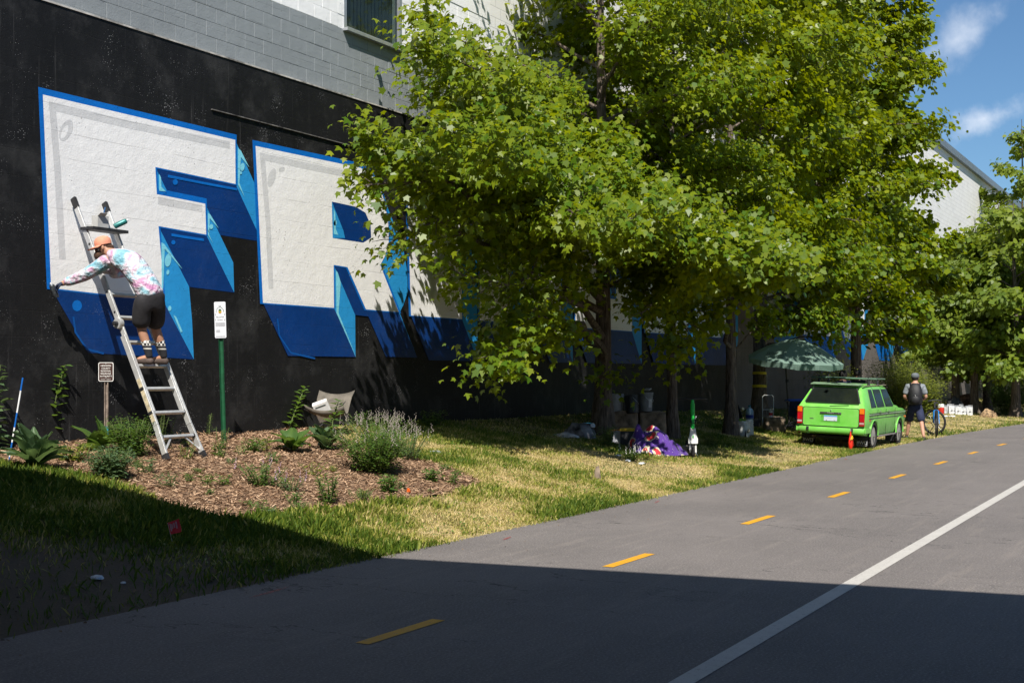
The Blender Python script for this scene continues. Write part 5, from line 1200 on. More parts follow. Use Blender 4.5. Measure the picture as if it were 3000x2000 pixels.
MB().add([(.03, -.148, .05), (.09, -.118, .05), (.10, -.128, .26), (.03, -.152, .26)], [(0, 1, 2, 3)]).build('red_label', M('label_red', (.35, .03, .03), .6), b1)
bucket('dark paint-smeared bucket tipped between the two stone blocks', stop(1853, 1212, sz-.2), DB, rot=(R(-6), R(12), .3))
b3 = bucket('grey lidded bucket standing on the mossy stone block', stop(1892, 1204, sz-.02), GB, lid=True)
MB().add([(-.10, -.105, .08), (-.03, -.141, .08), (-.035, -.15, .25), (-.11, -.11, .25)], [(0, 1, 2, 3)]).build('paper_label', M('label_grey', (.42, .43, .44), .7), b3)
tp_ = stop(1897, 1142, sz-.02); mb = MB(); mb.box((0, 0, .012), (.16, .12, .02), RY(-12)); o = mb.build('folded_rag', M('pale_rag', (.35, .36, .37), .9)); o.location = tp_; tag(o, 'folded pale rag on top of the lidded grey bucket', 'rag')
# blanket heap
bz = 23.2; bl = vz(1915, bz)
m, t, b, pos = newmat('fleece_blanket'); oc = t.node('ShaderNodeTexCoord').outputs['Object']
vo = t.node('ShaderNodeTexVoronoi', {'Scale': 4.2}); t.l.new(oc, vo.inputs['Vector']); nz = t.noise(oc, 3, 4); dots = t.node('ShaderNodeTexVoronoi', {'Scale': 22.0}); t.l.new(oc, dots.inputs['Vector'])
dd = t.math('ADD', vo.outputs['Distance'], t.math('MULTIPLY', t.math('SUBTRACT', nz, .5), 1.1))
col = t.mix(t.math('LESS_THAN', dd, .44), (.055, .010, .19, 1), (.60, .52, .36, 1)); col = t.mix(t.math('LESS_THAN', dd, .33), col, (.50, .012, .02, 1)); col = t.mix(t.math('LESS_THAN', dd, .07), col, (.06, .05, .02, 1))
col = t.mix(t.math('MULTIPLY', t.math('LESS_THAN', dots.outputs['Distance'], .13), t.math('GREATER_THAN', dd, .5)), col, (.55, .5, .6, 1))
t.put(b.inputs['Base Color'], col); b.inputs['Roughness'].default_value = .8; b.inputs['Sheen Weight'].default_value = .4; t.put(b.inputs['Normal'], t.bump(t.noise(oc, 60, 3), .4, .01)); BLK = m
n_ = 60; V_ = []
for i in range(n_+1):
    for j in range(n_+1):
        x = i/n_*2-1; y = j/n_*2-1; rr = math.sqrt(x*x+y*y)
        # square to wobbling oval footprint
        an = math.atan2(y, x); L = max(abs(x), abs(y)); edge = .56*(1+.10*math.sin(3*an+1)+.06*math.sin(7*an)); X = math.cos(an)*L*edge; Y = math.sin(an)*L*edge*.72
        hgt = (1-L**2.2)**.8 if L < 1 else 0
        peak = .40*math.exp(-((X+.33)/.12)**2-((Y-.05)/.16)**2)+.30*math.exp(-((X-.02)/.26)**2-((Y-.16)/.14)**2)+.24*math.exp(-((X-.12)/.30)**2-((Y+.10)/.10)**2)
        fold = .10*abs(math.sin(7*X+6*Y+2*math.sin(5*Y)))+.11*abs(math.sin(10*Y-7*X+1+1.8*math.sin(7*X)))+.07*float(fbm(X*9, Y*9, 1, 2))-.04
        V_.append((X, Y, max(.0, hgt*(.10+peak+fold))+.005))
o = MB().add(V_, [(i*61+j, i*61+j+1, i*61+j+62, i*61+j+61) for i in range(60) for j in range(60)]).build('blanket', BLK, smooth=True)
o.location = bl-Vector((0, 0, .01)); o.rotation_euler = (0, 0, facing(1915)); o.scale = (.98, 1, 1.0); tag(o, 'purple and red floral fleece blanket heaped on the grass', 'blanket')
# framed board, clothes heap, bowl
fb = vz(1806, 23.9); brd = thing('framed_board', 'white board with orange frame propped behind the thick maple', 'board', fb, facing(1806)+.15, rot=(R(-14), 0, facing(1806)+.15))
MB().box((0, 0, .14), (.20, .012, .26)).build('board_panel', M('board_white', (.45, .46, .50), .6), brd)
ORF = M('orange_frame', (.55, .22, .02), .6)
for c_, d_ in (((-.112, 0, .14), (.026, .03, .31)), ((.112, 0, .14), (.026, .03, .31)), ((0, 0, .285), (.198, .03, .026)), ((0, 0, -.003), (.198, .03, .026))): MB().box(c_, d_).build('frame_bar', ORF, brd)
yb = thing('tool_case', 'black tool case with yellow lid behind the blanket', 'case', vz(1838, 23.8), facing(1838))
MB().box((0, 0, .15), (.26, .2, .30)).build('case_body', BLKP, yb, bevel=.01); MB().box((0, 0, .33), (.28, .22, .05)).build('case_lid', M('yellow_lid', (.62, .40, .02), .5), yb, bevel=.008)
crumple('clothes_heap', 'heap of grey and dark clothes on the grass left of the thick maple', 'clothes', vz(1700, 24.0), (.30, .22, .24), M('grey_clothes', (.14, .14, .15), .9, var=.9, scale=5, bump=.6, bscale=9), 12)
crumple('rag', 'crumpled pale rag trailing on the grass beside the clothes heap', 'rag', vz(1655, 23.6)+Vector((0, 0, .02)), (.22, .10, .07), M('pale_rag2', (.42, .42, .43), .9, var=.3, scale=9, bump=.6, bscale=12), 13)
bw = vz(1722, 24.2); o = MB().lathe([(0, .0), (.05, 0), (.09, .05), (.10, .09), (.095, .09), (.085, .05), (.0, .012)], n=18).build('bowl', M('teal_bowl', (.03, .25, .36), .4), smooth=True); o.location = bw+Vector((0, 0, .20)); tag(o, 'turquoise bowl resting on the clothes heap', 'bowl')
crumple('litter', 'white plastic bag caught on the clothes heap', 'bag', vz(1735, 24.1)+Vector((0, 0, .25)), (.07, .05, .06), PAP, 14)
for i, (px, z_) in enumerate(((1815, 21.6), (1840, 20.9), (1880, 20.8))): crumple('litter', 'scrap of white paper scattered in the weeds before the thick maple', 'litter', vz(px, z_)+Vector((0, 0, .03)), (.05, .035, .02), PAP, 20+i)['group'] = 'paper scraps in the weeds'
# ------------------------------------------------------------------ electric scooter (front wheel towards the trail)
sb = ground(2030, 1343); sc = thing('electric_scooter', 'parked rental scooter with green stem, white fork and black handlebar', 'scooter', sb, facing(2030)+R(6))
SG = M('scooter_green', (.012, .36, .045), .35, var=.1); SWh = M('scooter_white', (.60, .60, .58), .45, var=.12); TY = M('tyre_rubber', (.018, .018, .018), .8, var=.3, bump=.3)
wheel_r = .125
def tyre(parent, c, rad, w, name='wheel', rot=RY(90), rim=True, spokes=0):
    mb = MB(); prof = [(rad-.045, -w/2), (rad-.012, -w/2), (rad, -w*.3), (rad, w*.3), (rad-.012, w/2), (rad-.045, w/2), (rad-.045, -w/2)]
    mb.lathe(prof, c, 32, rot); wl_ = mb.build(name, TY, parent, smooth=True)
    if rim: MB().lathe([(0, -w*.3), (rad-.05, -w*.35), (rad-.044, -w*.4), (rad-.044, w*.4), (rad-.05, w*.35), (0, w*.3)], c, 24, rot).build('rim', LAD, wl_, smooth=True)
    return wl_
tyre(sc, (0, 0, wheel_r), wheel_r, .055); tyre(sc, (0, .95, wheel_r), wheel_r, .055)
mb = MB()
for s_ in (-1, 1): mb.bar((s_*.05, 0, wheel_r-.02), (s_*.05, .02, .34), .03, .06, (0, 1, 0))
mb.build('fork', SWh, sc, bevel=.006)
mb = MB(); V_ = []
for z_, w in ((.27, .085), (.36, .088), (.42, .065), (.56, .045)): V_ += [(-w, -.05+.12*(z_-.27), z_), (w, -.05+.12*(z_-.27), z_), (w*.8, .07+.1*(z_-.27), z_), (-w*.8, .07+.1*(z_-.27), z_)]
mb.add(V_, [(3, 2, 1, 0), (12, 13, 14, 15)]+[(4*k+i, 4*k+(i+1) % 4, 4*k+4+(i+1) % 4, 4*k+4+i) for k in range(3) for i in range(4)]); cw = mb.build('front_cowl', SWh, sc, bevel=.006)
MB().ell((0, -.042, .40), (.016, .004, .03), 10, 6).build('cowl_badge', M('badge_green', (.1, .35, .12), .5), cw)
MB().tube([(0, 0, .54), (0, .07, 1.06)], [.034, .029], 14).build('stem', SG, sc, smooth=True)
MB().tube([(0, .035, .80), (0, .058, 1.0)], .041, 14).build('stem_sleeve', SG, sc, smooth=True)
MB().torus((.01, 0, .68), .045, .008, RX(70)).build('cable_lock', BLKP, sc)
MB().bar((.035, -.02, .72), (.06, -.02, .77), .02, .02).build('brake_light', SWh, sc)
mb = MB(); mb.tube([(-.25, .10, 1.10), (-.12, .07, 1.085), (0, .07, 1.07), (.12, .07, 1.085), (.27, .10, 1.08)], .015, 10); hb = mb.build('handlebar', BLKP, sc, smooth=True)
mb = MB(); mb.tube([(.15, .03, 1.06), (.27, .02, 1.03)], .006, 6); mb.build('brake_lever', BLKP, hb); MB().tube([(-.15, .03, 1.06), (-.26, .02, 1.05)], .006, 6).build('brake_lever', BLKP, hb)
MB().box((0, .5, .15), (.17, .80, .05)).build('deck', BLKP, sc, bevel=.01); MB().bar((0, .02, .34), (0, .16, .16), .05, .05).build('neck', SWh, sc, bevel=.006)
MB().lathe([(.16, -.03), (.165, 0), (.16, .03)], (0, .95, wheel_r), 20, RY(90)).build('rear_fender', BLKP, sc)
MB().tube([(.06, .45, .14), (.14, .40, .0)], .008, 6).build('kickstand', LAD, sc)
pc = thing('paint_tin', 'blue and green paint tin on the grass beside the scooter wheel', 'tin', ground(2002, 1341)+Vector((0, 0, .0)))
MB().lathe([(0, 0), (.052, 0), (.052, .12), (.049, .122), (0, .118)], n=20).build('tin_body', M('tin_blue', (.12, .33, .5), .4, var=.1), pc, smooth=True)
MB().lathe([(.0525, .03), (.0528, .03), (.0528, .095), (.0525, .095)], n=20).build('tin_label', M('tin_green', (.08, .3, .06), .5, var=.6, scale=22), pc)
cb_ = thing('small_carton', 'flattened brown carton leaning behind the scooter wheel', 'carton', vz(2012, 23.6), facing(2012)); MB().box((0, 0, .09), (.15, .05, .18)).build('carton_body', M('brown_card', (.36, .31, .25), .9), cb_, bevel=.003); MB().box((0, -.01, .19), (.15, .06, .003), RX(20)).build('flap', M('brown_card', (.36, .31, .25), .9), cb_)
# cones of dead leaves hanging on the low left branch
# ------------------------------------------------------------------ around the taped maple
TAPE = M('yellow_tape', (.62, .50, .02), .6)
tz = t4.y/pray(2225)[2]
for py_ in (1093, 1131):
    zz = H0+(YH-py_)*tz/FPX-t4.z; f = min(max((zz+.08)/(14.5*.93), 0), 1); rr = .20*(1-.93*f**.85)
    cxm = Vector((.10*math.sin(f*5+23)*f, .10*math.cos(f*4+23)*f, zz))
    o = MB().lathe([(rr+.012, -.035), (rr+.016, -.03), (rr+.016, .03), (rr+.012, .035)], cxm, 20, RY(3)).build('tape_band', TAPE, tree4)
zz = H0+(YH-1112)*tz/FPX-t4.z; MB().box((.20, -.10, zz), (.015, .13, .28), RZ(-35)).build('paper_notice', M('notice_paper', (.5, .52, .52), .8), tree4)
wb = bucket('white paint bucket overflowing with rags beside the forked maple', vz(2178, 29.5), M('white_bucket', (.52, .54, .52), .5, var=.15), r=.155, h=.38)
bucket('second white bucket nested against the first behind the forked maple', vz(2192, 30.0), M('white_bucket', (.52, .54, .52), .5, var=.15), rot=(R(-5), R(9), .5), r=.155, h=.36)
crumple('rag', 'bright green rag on top of the white paint bucket', 'rag', vz(2174, 29.5)+Vector((0, 0, .37)), (.11, .1, .05), M('green_rag', (.16, .3, .03), .9, var=.3), 31)
lb = ground(2184, 1283); top_ = at_z(2160, 1188, lb.y/pray(2184)[2]+.35); d = top_-lb
lbd = thing('longboard', 'dark longboard leaning upright on the forked maple trunk', 'skateboard', lb)
rot = d.to_track_quat('Z', 'Y').to_matrix()
n_ = 10; V_ = []
for i in range(n_+1):
    q = i/n_; w = .10*math.sin(math.pi*(.12+.76*q))**.5; V_ += [rot @ Vector((0, -w, q*d.length)), rot @ Vector((0, w, q*d.length)), rot @ Vector((.014, w, q*d.length)), rot @ Vector((.014, -w, q*d.length))]
MB().add(V_, [(4*k+i, 4*k+(i+1) % 4, 4*k+4+(i+1) % 4, 4*k+4+i) for k in range(n_) for i in range(4)]+[(0, 1, 2, 3), (40, 41, 42, 43)]).build('deck_board', M('board_black', (.02, .018, .016), .7), lbd)
for q in (.16, .84):
    for s_ in (-1, 1): MB().lathe([(0, -.025), (.035, -.025), (.035, .025), (0, .025)], rot @ Vector((-.06, s_*.09, q*d.length)), 14, rot @ RX(90)).build('wheel', M('cream_wheel', (.5, .42, .26), .6), lbd)
    MB().bar(rot @ Vector((-.05, -.09, q*d.length)), rot @ Vector((-.05, .09, q*d.length)), .03, .03).build('truck', LAD, lbd)
# hand cart frame, rock, jug, cups
rk = vz(2268, 32.0); rock('dark low boulder under the patio umbrella', rk-Vector((0, 0, .05)), (.75, .5, .42), .4, 9)
hc = thing('hand_cart', 'pale tubular hand cart frame standing behind the taped maple', 'cart', vz(2250, 33.0), facing(2250)+R(10))
CT_ = M('cart_tube', (.45, .47, .42), .5)
for pts in ([(-.14, 0, .05), (-.14, 0, .78), (-.10, 0, .82), (.10, 0, .82), (.14, 0, .78), (.14, 0, .05)],): MB().tube(pts, .012, 8).build('handle_frame', CT_, hc)
for z_ in (.2, .45): MB().tube([(-.14, 0, z_), (.14, 0, z_)], .01, 8).build('cross_bar', CT_, hc)
MB().box((0, -.12, .04), (.30, .24, .02)).build('toe_plate', CT_, hc)
for s_ in (-1, 1): tyre(hc, (s_*.18, .06, .09), .09, .04)
jg = thing('water_jug', 'translucent pale blue water jug behind the taped maple', 'jug', vz(2196, 32.5)+Vector((0, 0, .18)), 0)
MB().lathe([(0, 0), (.09, 0), (.1, .02), (.1, .2), (.07, .26), (.03, .28), (.03, .31), (0, .31)], n=18).build('jug_body', M('pale_jug', (.30, .42, .48), .4), jg, smooth=True); MB().lathe([(0, .31), (.035, .31), (.035, .35), (0, .35)], n=12).build('jug_cap', M('teal_cap', (.02, .2, .2), .5), jg); MB().lathe([(.101, .03), (.102, .03), (.102, .11), (.101, .11)], n=18).build('jug_label', M('jug_label', (.03, .06, .3), .5), jg)
cr = thing('low_crate', 'dark plastic crate holding the water jug behind the taped maple', 'crate', vz(2196, 32.5), facing(2196)); 
for c_, d_ in (((0, -.19, .09), (.5, .015, .17)), ((0, .19, .09), (.5, .015, .17)), ((-.25, 0, .09), (.015, .38, .17)), ((.25, 0, .09), (.015, .38, .17)), ((0, 0, .165), (.48, .36, .015))): MB().box(c_, d_).build('crate_side', BLKP, cr)
def cup(label, loc):
    t_ = thing('soda_cup', label, 'cup', loc); MB().lathe([(0, 0), (.036, 0), (.048, .15), (.05, .15), (.05, .16), (0, .162)], n=16).build('cup_body', M('cup_white', (.7, .68, .66), .5), t_, smooth=True); MB().lathe([(.0405, .045), (.041, .045), (.0462, .11), (.0457, .11)], n=16).build('cup_print', M('cup_red', (.5, .03, .04), .5), t_); MB().tube([(.01, 0, .16), (.03, 0, .25)], .004, 6).build('straw', M('cup_white', (.7, .68, .66), .5), t_)
cup('red and white soda cup standing on the dark boulder', vz(2258, 31.85)+Vector((0, 0, .36))); cup('red and white soda cup on the grass behind the green car', ground(2344, 1272))
fc = thing('camp_chair', 'folding camp chair with blue top and dark drooping seat beside the green car', 'chair', vz(2340, 32.4), facing(2340)+R(25))
CBK = M('dark_navy_canvas', (.012, .014, .03), .85, var=.3); CBL = M('blue_canvas', (.015, .06, .28), .8, var=.2)
MB().add([(-.27, -.05, .82), (.24, -.05, .84), (.27, .02, .42), (.12, .02, .38), (.0, 0, .28), (-.12, .02, .42), (-.26, .02, .46)], [(0, 1, 2, 3, 4, 5, 6)]).build('seat_back', CBK, fc).modifiers.new('t', 'SOLIDIFY').thickness = .01
n_ = 8; V_ = [(x, -.05+.34*j/4, .84+.04*math.sin(math.pi*j/4)-.0*x) for j in range(5) for x in np.linspace(-.27, .26, 9)]
MB().add(V_, [(j*9+i, j*9+i+1, j*9+i+10, j*9+i+9) for j in range(4) for i in range(8)]).build('seat_top', CBL, fc, smooth=True).modifiers.new('t', 'SOLIDIFY').thickness = .02
for a_, b_ in (((-.28, -.06, .0), (.20, -.02, .80)), ((.26, -.06, 0), (-.2, -.02, .80)), ((-.28, .3, 0), (.2, .28, .8)), ((.26, .3, 0), (-.2, .28, .8)), ((-.28, -.06, .3), (.27, -.06, .3)), ((-.28, -.06, .25), (.27, -.06, .25))): MB().tube([a_, b_], .011, 8).build('frame_tube', BLKP, fc)
# ------------------------------------------------------------------ patio umbrella
ub = vz(2313, 33.7); ut = at_z(2335, 992, 33.7)
um = thing('patio_umbrella', 'faded green patio umbrella with printed panels standing by the wall', 'umbrella', ub)
ax = ut-ub; MB().tube([(-.0, 0, 0), Vector(at_z(2300, 1040, 33.7)-ub), ax*.985], .022, 10).build('pole', M('umbrella_pole', (.05, .04, .035), .6), um)
MB().tube([Vector(at_z(2306, 1115, 33.7)-ub)-Vector((0, 0, .04)), Vector(at_z(2306, 1115, 33.7)-ub)+Vector((0, 0, .04))], .045, 10).build('crank', BLKP, um)
MB().lathe([(0, 0), (.2, 0), (.2, .05), (.05, .08), (.03, .16), (0, .16)], n=20).build('base', BLKP, um)
UG = leafmat('umbrella_cloth', (.20, .30, .25), (.26, .36, .30), (.2, .3, .25), .35, .8, .1)
V_, F_ = [], []; NP = 8; K = 6
urot = RX(6) @ RY(-4)
for i in range(NP*2):
    a_ = 2*math.pi*i/(NP*2)
    for k in range(K+1):
        q = k/K; r_ = 1.28*q*(1 if i % 2 == 0 else .94); z_ = -.55*q**1.5-(.02 if i % 2 else 0)*q; V_.append(ax+urot @ Vector((r_*math.cos(a_), r_*math.sin(a_), z_)))
    V_.append(ax+urot @ Vector((1.27*(1 if i % 2 == 0 else .93)*math.cos(a_), 1.27*(1 if i % 2 == 0 else .93)*math.sin(a_), -.68-(.04 if i % 2 else 0))))
m_ = K+2
for i in range(NP*2):
    for k in range(m_-1): a0 = i*m_+k; a1 = ((i+1) % (NP*2))*m_+k; F_.append((a0, a0+1, a1+1, a1))
cano = MB().add(V_, F_).build('canopy', UG, um)
for i in range(NP): a_ = 2*math.pi*i/NP; MB().tube([ax+urot @ Vector((.05*math.cos(a_), .05*math.sin(a_), -.04)), ax+urot @ Vector((.7*math.cos(a_), .7*math.sin(a_), -.27)), ax+urot @ Vector((1.25*math.cos(a_), 1.25*math.sin(a_), -.56))], .008, 5).build('rib', BLKP, um)
uy = facing(2330); tq = ax+RZ(math.degrees(uy)) @ Vector((.42, -1.02, -.44))
text('lettering', 'ERFREE', .17, M('print_ink', (.03, .05, .04), .8), um, tq, (R(52), 0, uy+.38), sx=.9)
text('lettering', 'ERFREE', .14, M('print_ink', (.03, .05, .04), .8), um, ax+RZ(math.degrees(uy)) @ Vector((-.62, -.80, -.40)), (R(55), 0, uy-.75), sx=.9)
# ================================================================== CAR, PEOPLE, BICYCLE
m, t, b, pos = newmat('lime_car_paint'); CARP = m
oc = t.node('ShaderNodeTexCoord').outputs['Object']; nn = t.noise(oc, 2.2, 5, .6)
t.put(b.inputs['Base Color'], t.mix(t.ramp(nn, .35, .7), (.135, .46, .055, 1), (.20, .52, .10, 1))); b.inputs['Roughness'].default_value = .36; b.inputs['Coat Weight'].default_value = .35; b.inputs['Coat Roughness'].default_value = .15
t.put(b.inputs['Roughness'], t.ramp(t.noise(oc, 9, 4), .3, .7, .3, .5))
m, t, b, pos = newmat('car_glass'); CGL = m
oc = t.node('ShaderNodeTexCoord').outputs['Object']
t.put(b.inputs['Base Color'], t.mix(t.ramp(t.noise(oc, 3, 3), .3, .7), (.008, .012, .010, 1), (.018, .024, .02, 1))); b.inputs['Roughness'].default_value = .06; b.inputs['Specular IOR Level'].default_value = .7
tr = t.node('ShaderNodeBsdfTransparent', {0: (.45, .52, .48, 1)}); mx = t.node('ShaderNodeMixShader', {0: .5}); t.l.new(tr.outputs[0], mx.inputs[1]); t.l.new(b.outputs[0], mx.inputs[2]); t.l.new(mx.outputs[0], t.n['Material Output'].inputs['Surface'])
CHR = M('chrome', (.62, .62, .62), .2, .9, var=.1); DRK = M('car_underside', (.012, .012, .012), .8)
car = thing('station_wagon', 'small lime green vintage station wagon with roof bars parked on the grass verge', 'car', (28.72, 7.78, .02), rot=(R(2.0), 0, R(-.6)))
HW = .775
# half profile rows: (y, z) at successive stations; x may differ per row
def station(xs, w, zb, top, wr, zr, belt=.905):
    """9 half points, bottom centre to roof centre"""
    return [(xs[0], 0, zb), (xs[0], w*.93, zb), (xs[0], w*.985, zb+.10), (xs[1], w+.012, .62), (xs[1], w, .80), (xs[1], w-.015, belt), (xs[2], wr, zr-.075), (xs[2], wr-.07, zr-.012), (xs[2], 0, zr)]
ST_ = [station((.05, .0, .33), HW-.02, .36, 0, HW-.205, 1.405, .93),
       station((.14, .08, .42), HW, .33, 0, HW-.19, 1.43, .92),
       station((.45, .42, .62), HW+.005, .30, 0, HW-.175, 1.452),
       station((1.2, 1.2, 1.2), HW+.01, .27, 0, HW-.165, 1.468),
       station((2.0, 2.0, 2.0), HW+.01, .27, 0, HW-.165, 1.462),
       station((2.75, 2.72, 2.48), HW+.005, .27, 0, HW-.175, 1.43),
       station((2.95, 2.98, 2.92), HW, .28, 0, HW-.05, .985),
       station((3.6, 3.6, 3.6), HW-.01, .30, 0, HW-.09, .935, .87),
       station((4.02, 4.04, 4.02), HW-.05, .34, 0, HW-.13, .865, .82),
       station((4.14, 4.18, 4.12), HW-.11, .38, 0, HW-.2, .80, .76)]
V_, F_ = [], []; n9 = 9
for s_ in ST_:
    V_ += [(x, -y, z) for x, y, z in s_]+[(x, y, z) for x, y, z in s_[1:-1]][::-1]
ring = 16
for i in range(len(ST_)-1):
    for k in range(ring): a0 = i*ring+k; a1 = i*ring+(k+1) % ring; F_.append((a0, a1, a1+ring, a0+ring))
for base in (0, (len(ST_)-1)*ring):
    for k in range(1, 7): F_.append((base+k, base+k+1, base+ring-k-1, base+ring-k))
    F_.append((base, base+1, base+ring-1)); F_.append((base+7, base+8, base+9))
mbod = MB().add(V_, F_)
me = bpy.data.meshes.new('body'); me.from_pydata(mbod.v, [], mbod.f); bm = bmesh.new(); bm.from_mesh(me); bmesh.ops.recalc_face_normals(bm, faces=bm.faces); bm.to_mesh(me); bm.free()
body = bpy.data.objects.new('body', me); C.objects.link(body)
WX = (.76, 3.24); WR = .30
cut = MB()
for wx in WX:
    for s_ in (-1, 1): cut.lathe([(0, -.22), (.345, -.22), (.345, .22), (0, .22)], (wx, s_*.74, .30), 28, RX(90))
# window openings: two trays cut through the cabin sides and tailgate are left closed, panes sit in shallow recesses
co = cut.build('cutter', DRK); 
bo = body.modifiers.new('b', 'BOOLEAN'); bo.operation = 'DIFFERENCE'; bo.object = co; bo.solver = 'EXACT'
bv = body.modifiers.new('v', 'BEVEL'); bv.width = .04; bv.segments = 4; bv.limit_method = 'ANGLE'; bv.angle_limit = R(28)
res = evalmesh(body); bpy.data.objects.remove(body); bpy.data.objects.remove(co)
res.materials.clear(); res.materials.append(CARP); res.polygons.foreach_set('use_smooth', [True]*len(res.polygons))
try: res.set_sharp_from_angle(angle=R(35))
except Exception: pass
res.name = 'body'; body = link(bpy.data.objects.new('body', res), car)
for wx in WX:
    for s_ in (-1, 1):
        wl_ = tyre(car, (wx, s_*.705, WR-.0), WR, .17, 'wheel', RX(90), rim=False)
        MB().lathe([(0, .085), (.05, .085), (.055, .06), (.12, .045), (.185, .05), (.20, .075), (.215, .075), (.215, -.06), (0, -.06)], (wx, s_*.705, WR), 26, RX(90*s_)).build('rim', M('white_rim', (.42, .40, .36), .5, .3, var=.2), wl_, smooth=True)
        mb = MB()
        for k in range(26): a_ = 2*math.pi*k/26; mb.box((wx+math.cos(a_)*(WR+.002), s_*.705, WR+math.sin(a_)*(WR+.002)), (.03, .16, .02), RY(-math.degrees(a_)+90))
        mb.build('tread', TY, wl_)
        MB().lathe([(.0, .0), (.04, 0), (.036, .03), (0, .034)], (wx, s_*(.705+.08), WR), 12, RX(-90*s_)).build('hub_cap', CHR, wl_)
        # arch lip
        mb = MB(); pts = [(wx+.36*math.cos(a_), s_*(HW+.012), .30+.36*math.sin(a_)) for a_ in [math.pi*k/14 for k in range(15)]]; mb.tube(pts, .018, 6); mb.build('arch_lip', CARP, car, smooth=True)
MB().box((2.05, 0, .25), (3.6, 1.2, .06)).build('floor_pan', DRK, car)
# tailgate: rear plane from (0,.93) to (.33,1.405)
def rear(y, q, off=.0):   # q 0 at belt .. 1 at roof
    x0, z0, x1, z1_ = .035, .925, .335, 1.395; nx, nz = -(z1_-z0), (x1-x0); L = math.hypot(nx, nz)
    w = (HW-.045)*(1-q)+(HW-.245)*q
    return Vector((x0+(x1-x0)*q+nx/L*off, -y*w, z0+(z1_-z0)*q+nz/L*off))   # y +1 = right side
def rquad(y0, y1, q0, q1, off, r=.12, n=4):
    P = []
    for (cy, cq, a0) in ((y1, q1, 0), (y0, q1, 90), (y0, q0, 180), (y1, q0, 270)):
        sy = 1 if cy == y1 else -1; sq = 1 if cq == q1 else -1
        for k in range(n+1): a_ = R(a0+90*k/n); P.append(rear(cy-sy*r*.5+r*.5*math.cos(a_), cq-sq*r+r*math.sin(a_), off))
    return P
P = rquad(-.93, .93, .09, .95, .016); n_ = len(P); Pb = rquad(-.93, .93, .09, .95, -.01)
seal = MB().add(P+Pb, [tuple(range(n_))]+[(i, (i+1) % n_, (i+1) % n_+n_, i+n_) for i in range(n_)]).build('rear_window_seal', BLKP, car)
P = rquad(-.89, .89, .13, .915, .021); MB().add(P, [tuple(range(len(P)))]).build('rear_window', CGL, car)
P = rquad(-.885, .885, .135, .91, .018); 
MB().bar(rear(-.05, .04, .04), rear(.55, .10, .035), .012, .01).build('wiper', BLKP, car); 
# tailgate lower panel, proud of the body
def rr_(y0, y1, z0, z1_, x, r, n=4, t_=.02):
    P = [(x+.0, p[0]+(y0+y1)/2, p[1]+(z0+z1_)/2) for p in rrect(y1-y0, z1_-z0, r, n)]; n2 = len(P); return MB().add(P+[(x+t_, y, z) for _, y, z in P], [tuple(range(n2)), tuple(range(n2, 2*n2))[::-1]]+[(i, (i+1) % n2, (i+1) % n2+n2, i+n2) for i in range(n2)])
tg = rr_(-.635, .635, .505, .925, -.012, .05, t_=.03).build('tailgate', CARP, car, bevel=.008)
rr_(-.645, .645, .495, .93, -.0045, .055, t_=.01).build('tailgate_gap', DRK, car)
rr_(-.235, .235, .60, .785, -.0165, .02, t_=.006).build('plate_recess_rim', CARP, tg, bevel=.002)
rr_(-.215, .215, .615, .765, -.0185, .012, t_=.004).build('plate_recess', M('recess_shade_green', (.09, .34, .04), .5), tg)  # darker body green paints the recess shade onto a raised panel
pl = rr_(-.15, .15, .63, .75, -.024, .008, t_=.004).build('number_plate', M('plate_pale', (.50, .55, .62), .45, var=.1, scale=9), tg)
rr_(-.15, .15, .722, .75, -.0255, .006, t_=.0012).build('plate_band', M('plate_blue', (.10, .28, .55), .45), pl)
for y in (-.09, .09): MB().lathe([(0, 0), (.008, 0), (.008, .004), (0, .004)], (-.025, y, .642), 8, RY(-90)).build('plate_bolt', M('rust', (.2, .05, .02), .8), pl)
bd = rr_(-.24, .24, .788, .826, -.034, .006, t_=.022).build('badge_strip', M('badge_dark', (.10, .10, .09), .4, .5), tg)
text('lettering', 'SUBARU', .034, M('badge_silver', (.7, .7, .68), .35, .5), bd, (-.0355, .0, .807), (R(90), 0, R(-90)), spacing=1.25)
MB().ell((-.035, -.215, .807), (.006, .012, .012), 10, 6).build('badge_star', CHR, bd); MB().ell((-.035, -.18, .807), (.006, .010, .010), 10, 6).build('badge_star', CHR, bd)
MB().ell((-.02, .0, .865), (.012, .016, .014), 10, 6).build('lock', CHR, tg)
mb = MB(); mb.box((-.014, .43, .675), (.004, .09, .008)); mb.box((-.014, .43, .66), (.004, .09, .008)); mb.build('tailgate_badge', CHR, tg)
LR = M('lamp_red', (.42, .008, .012), .2, coat=.6); LA = M('lamp_amber', (.72, .16, .008), .2, coat=.6); LW = M('lamp_clear', (.45, .28, .26), .25)
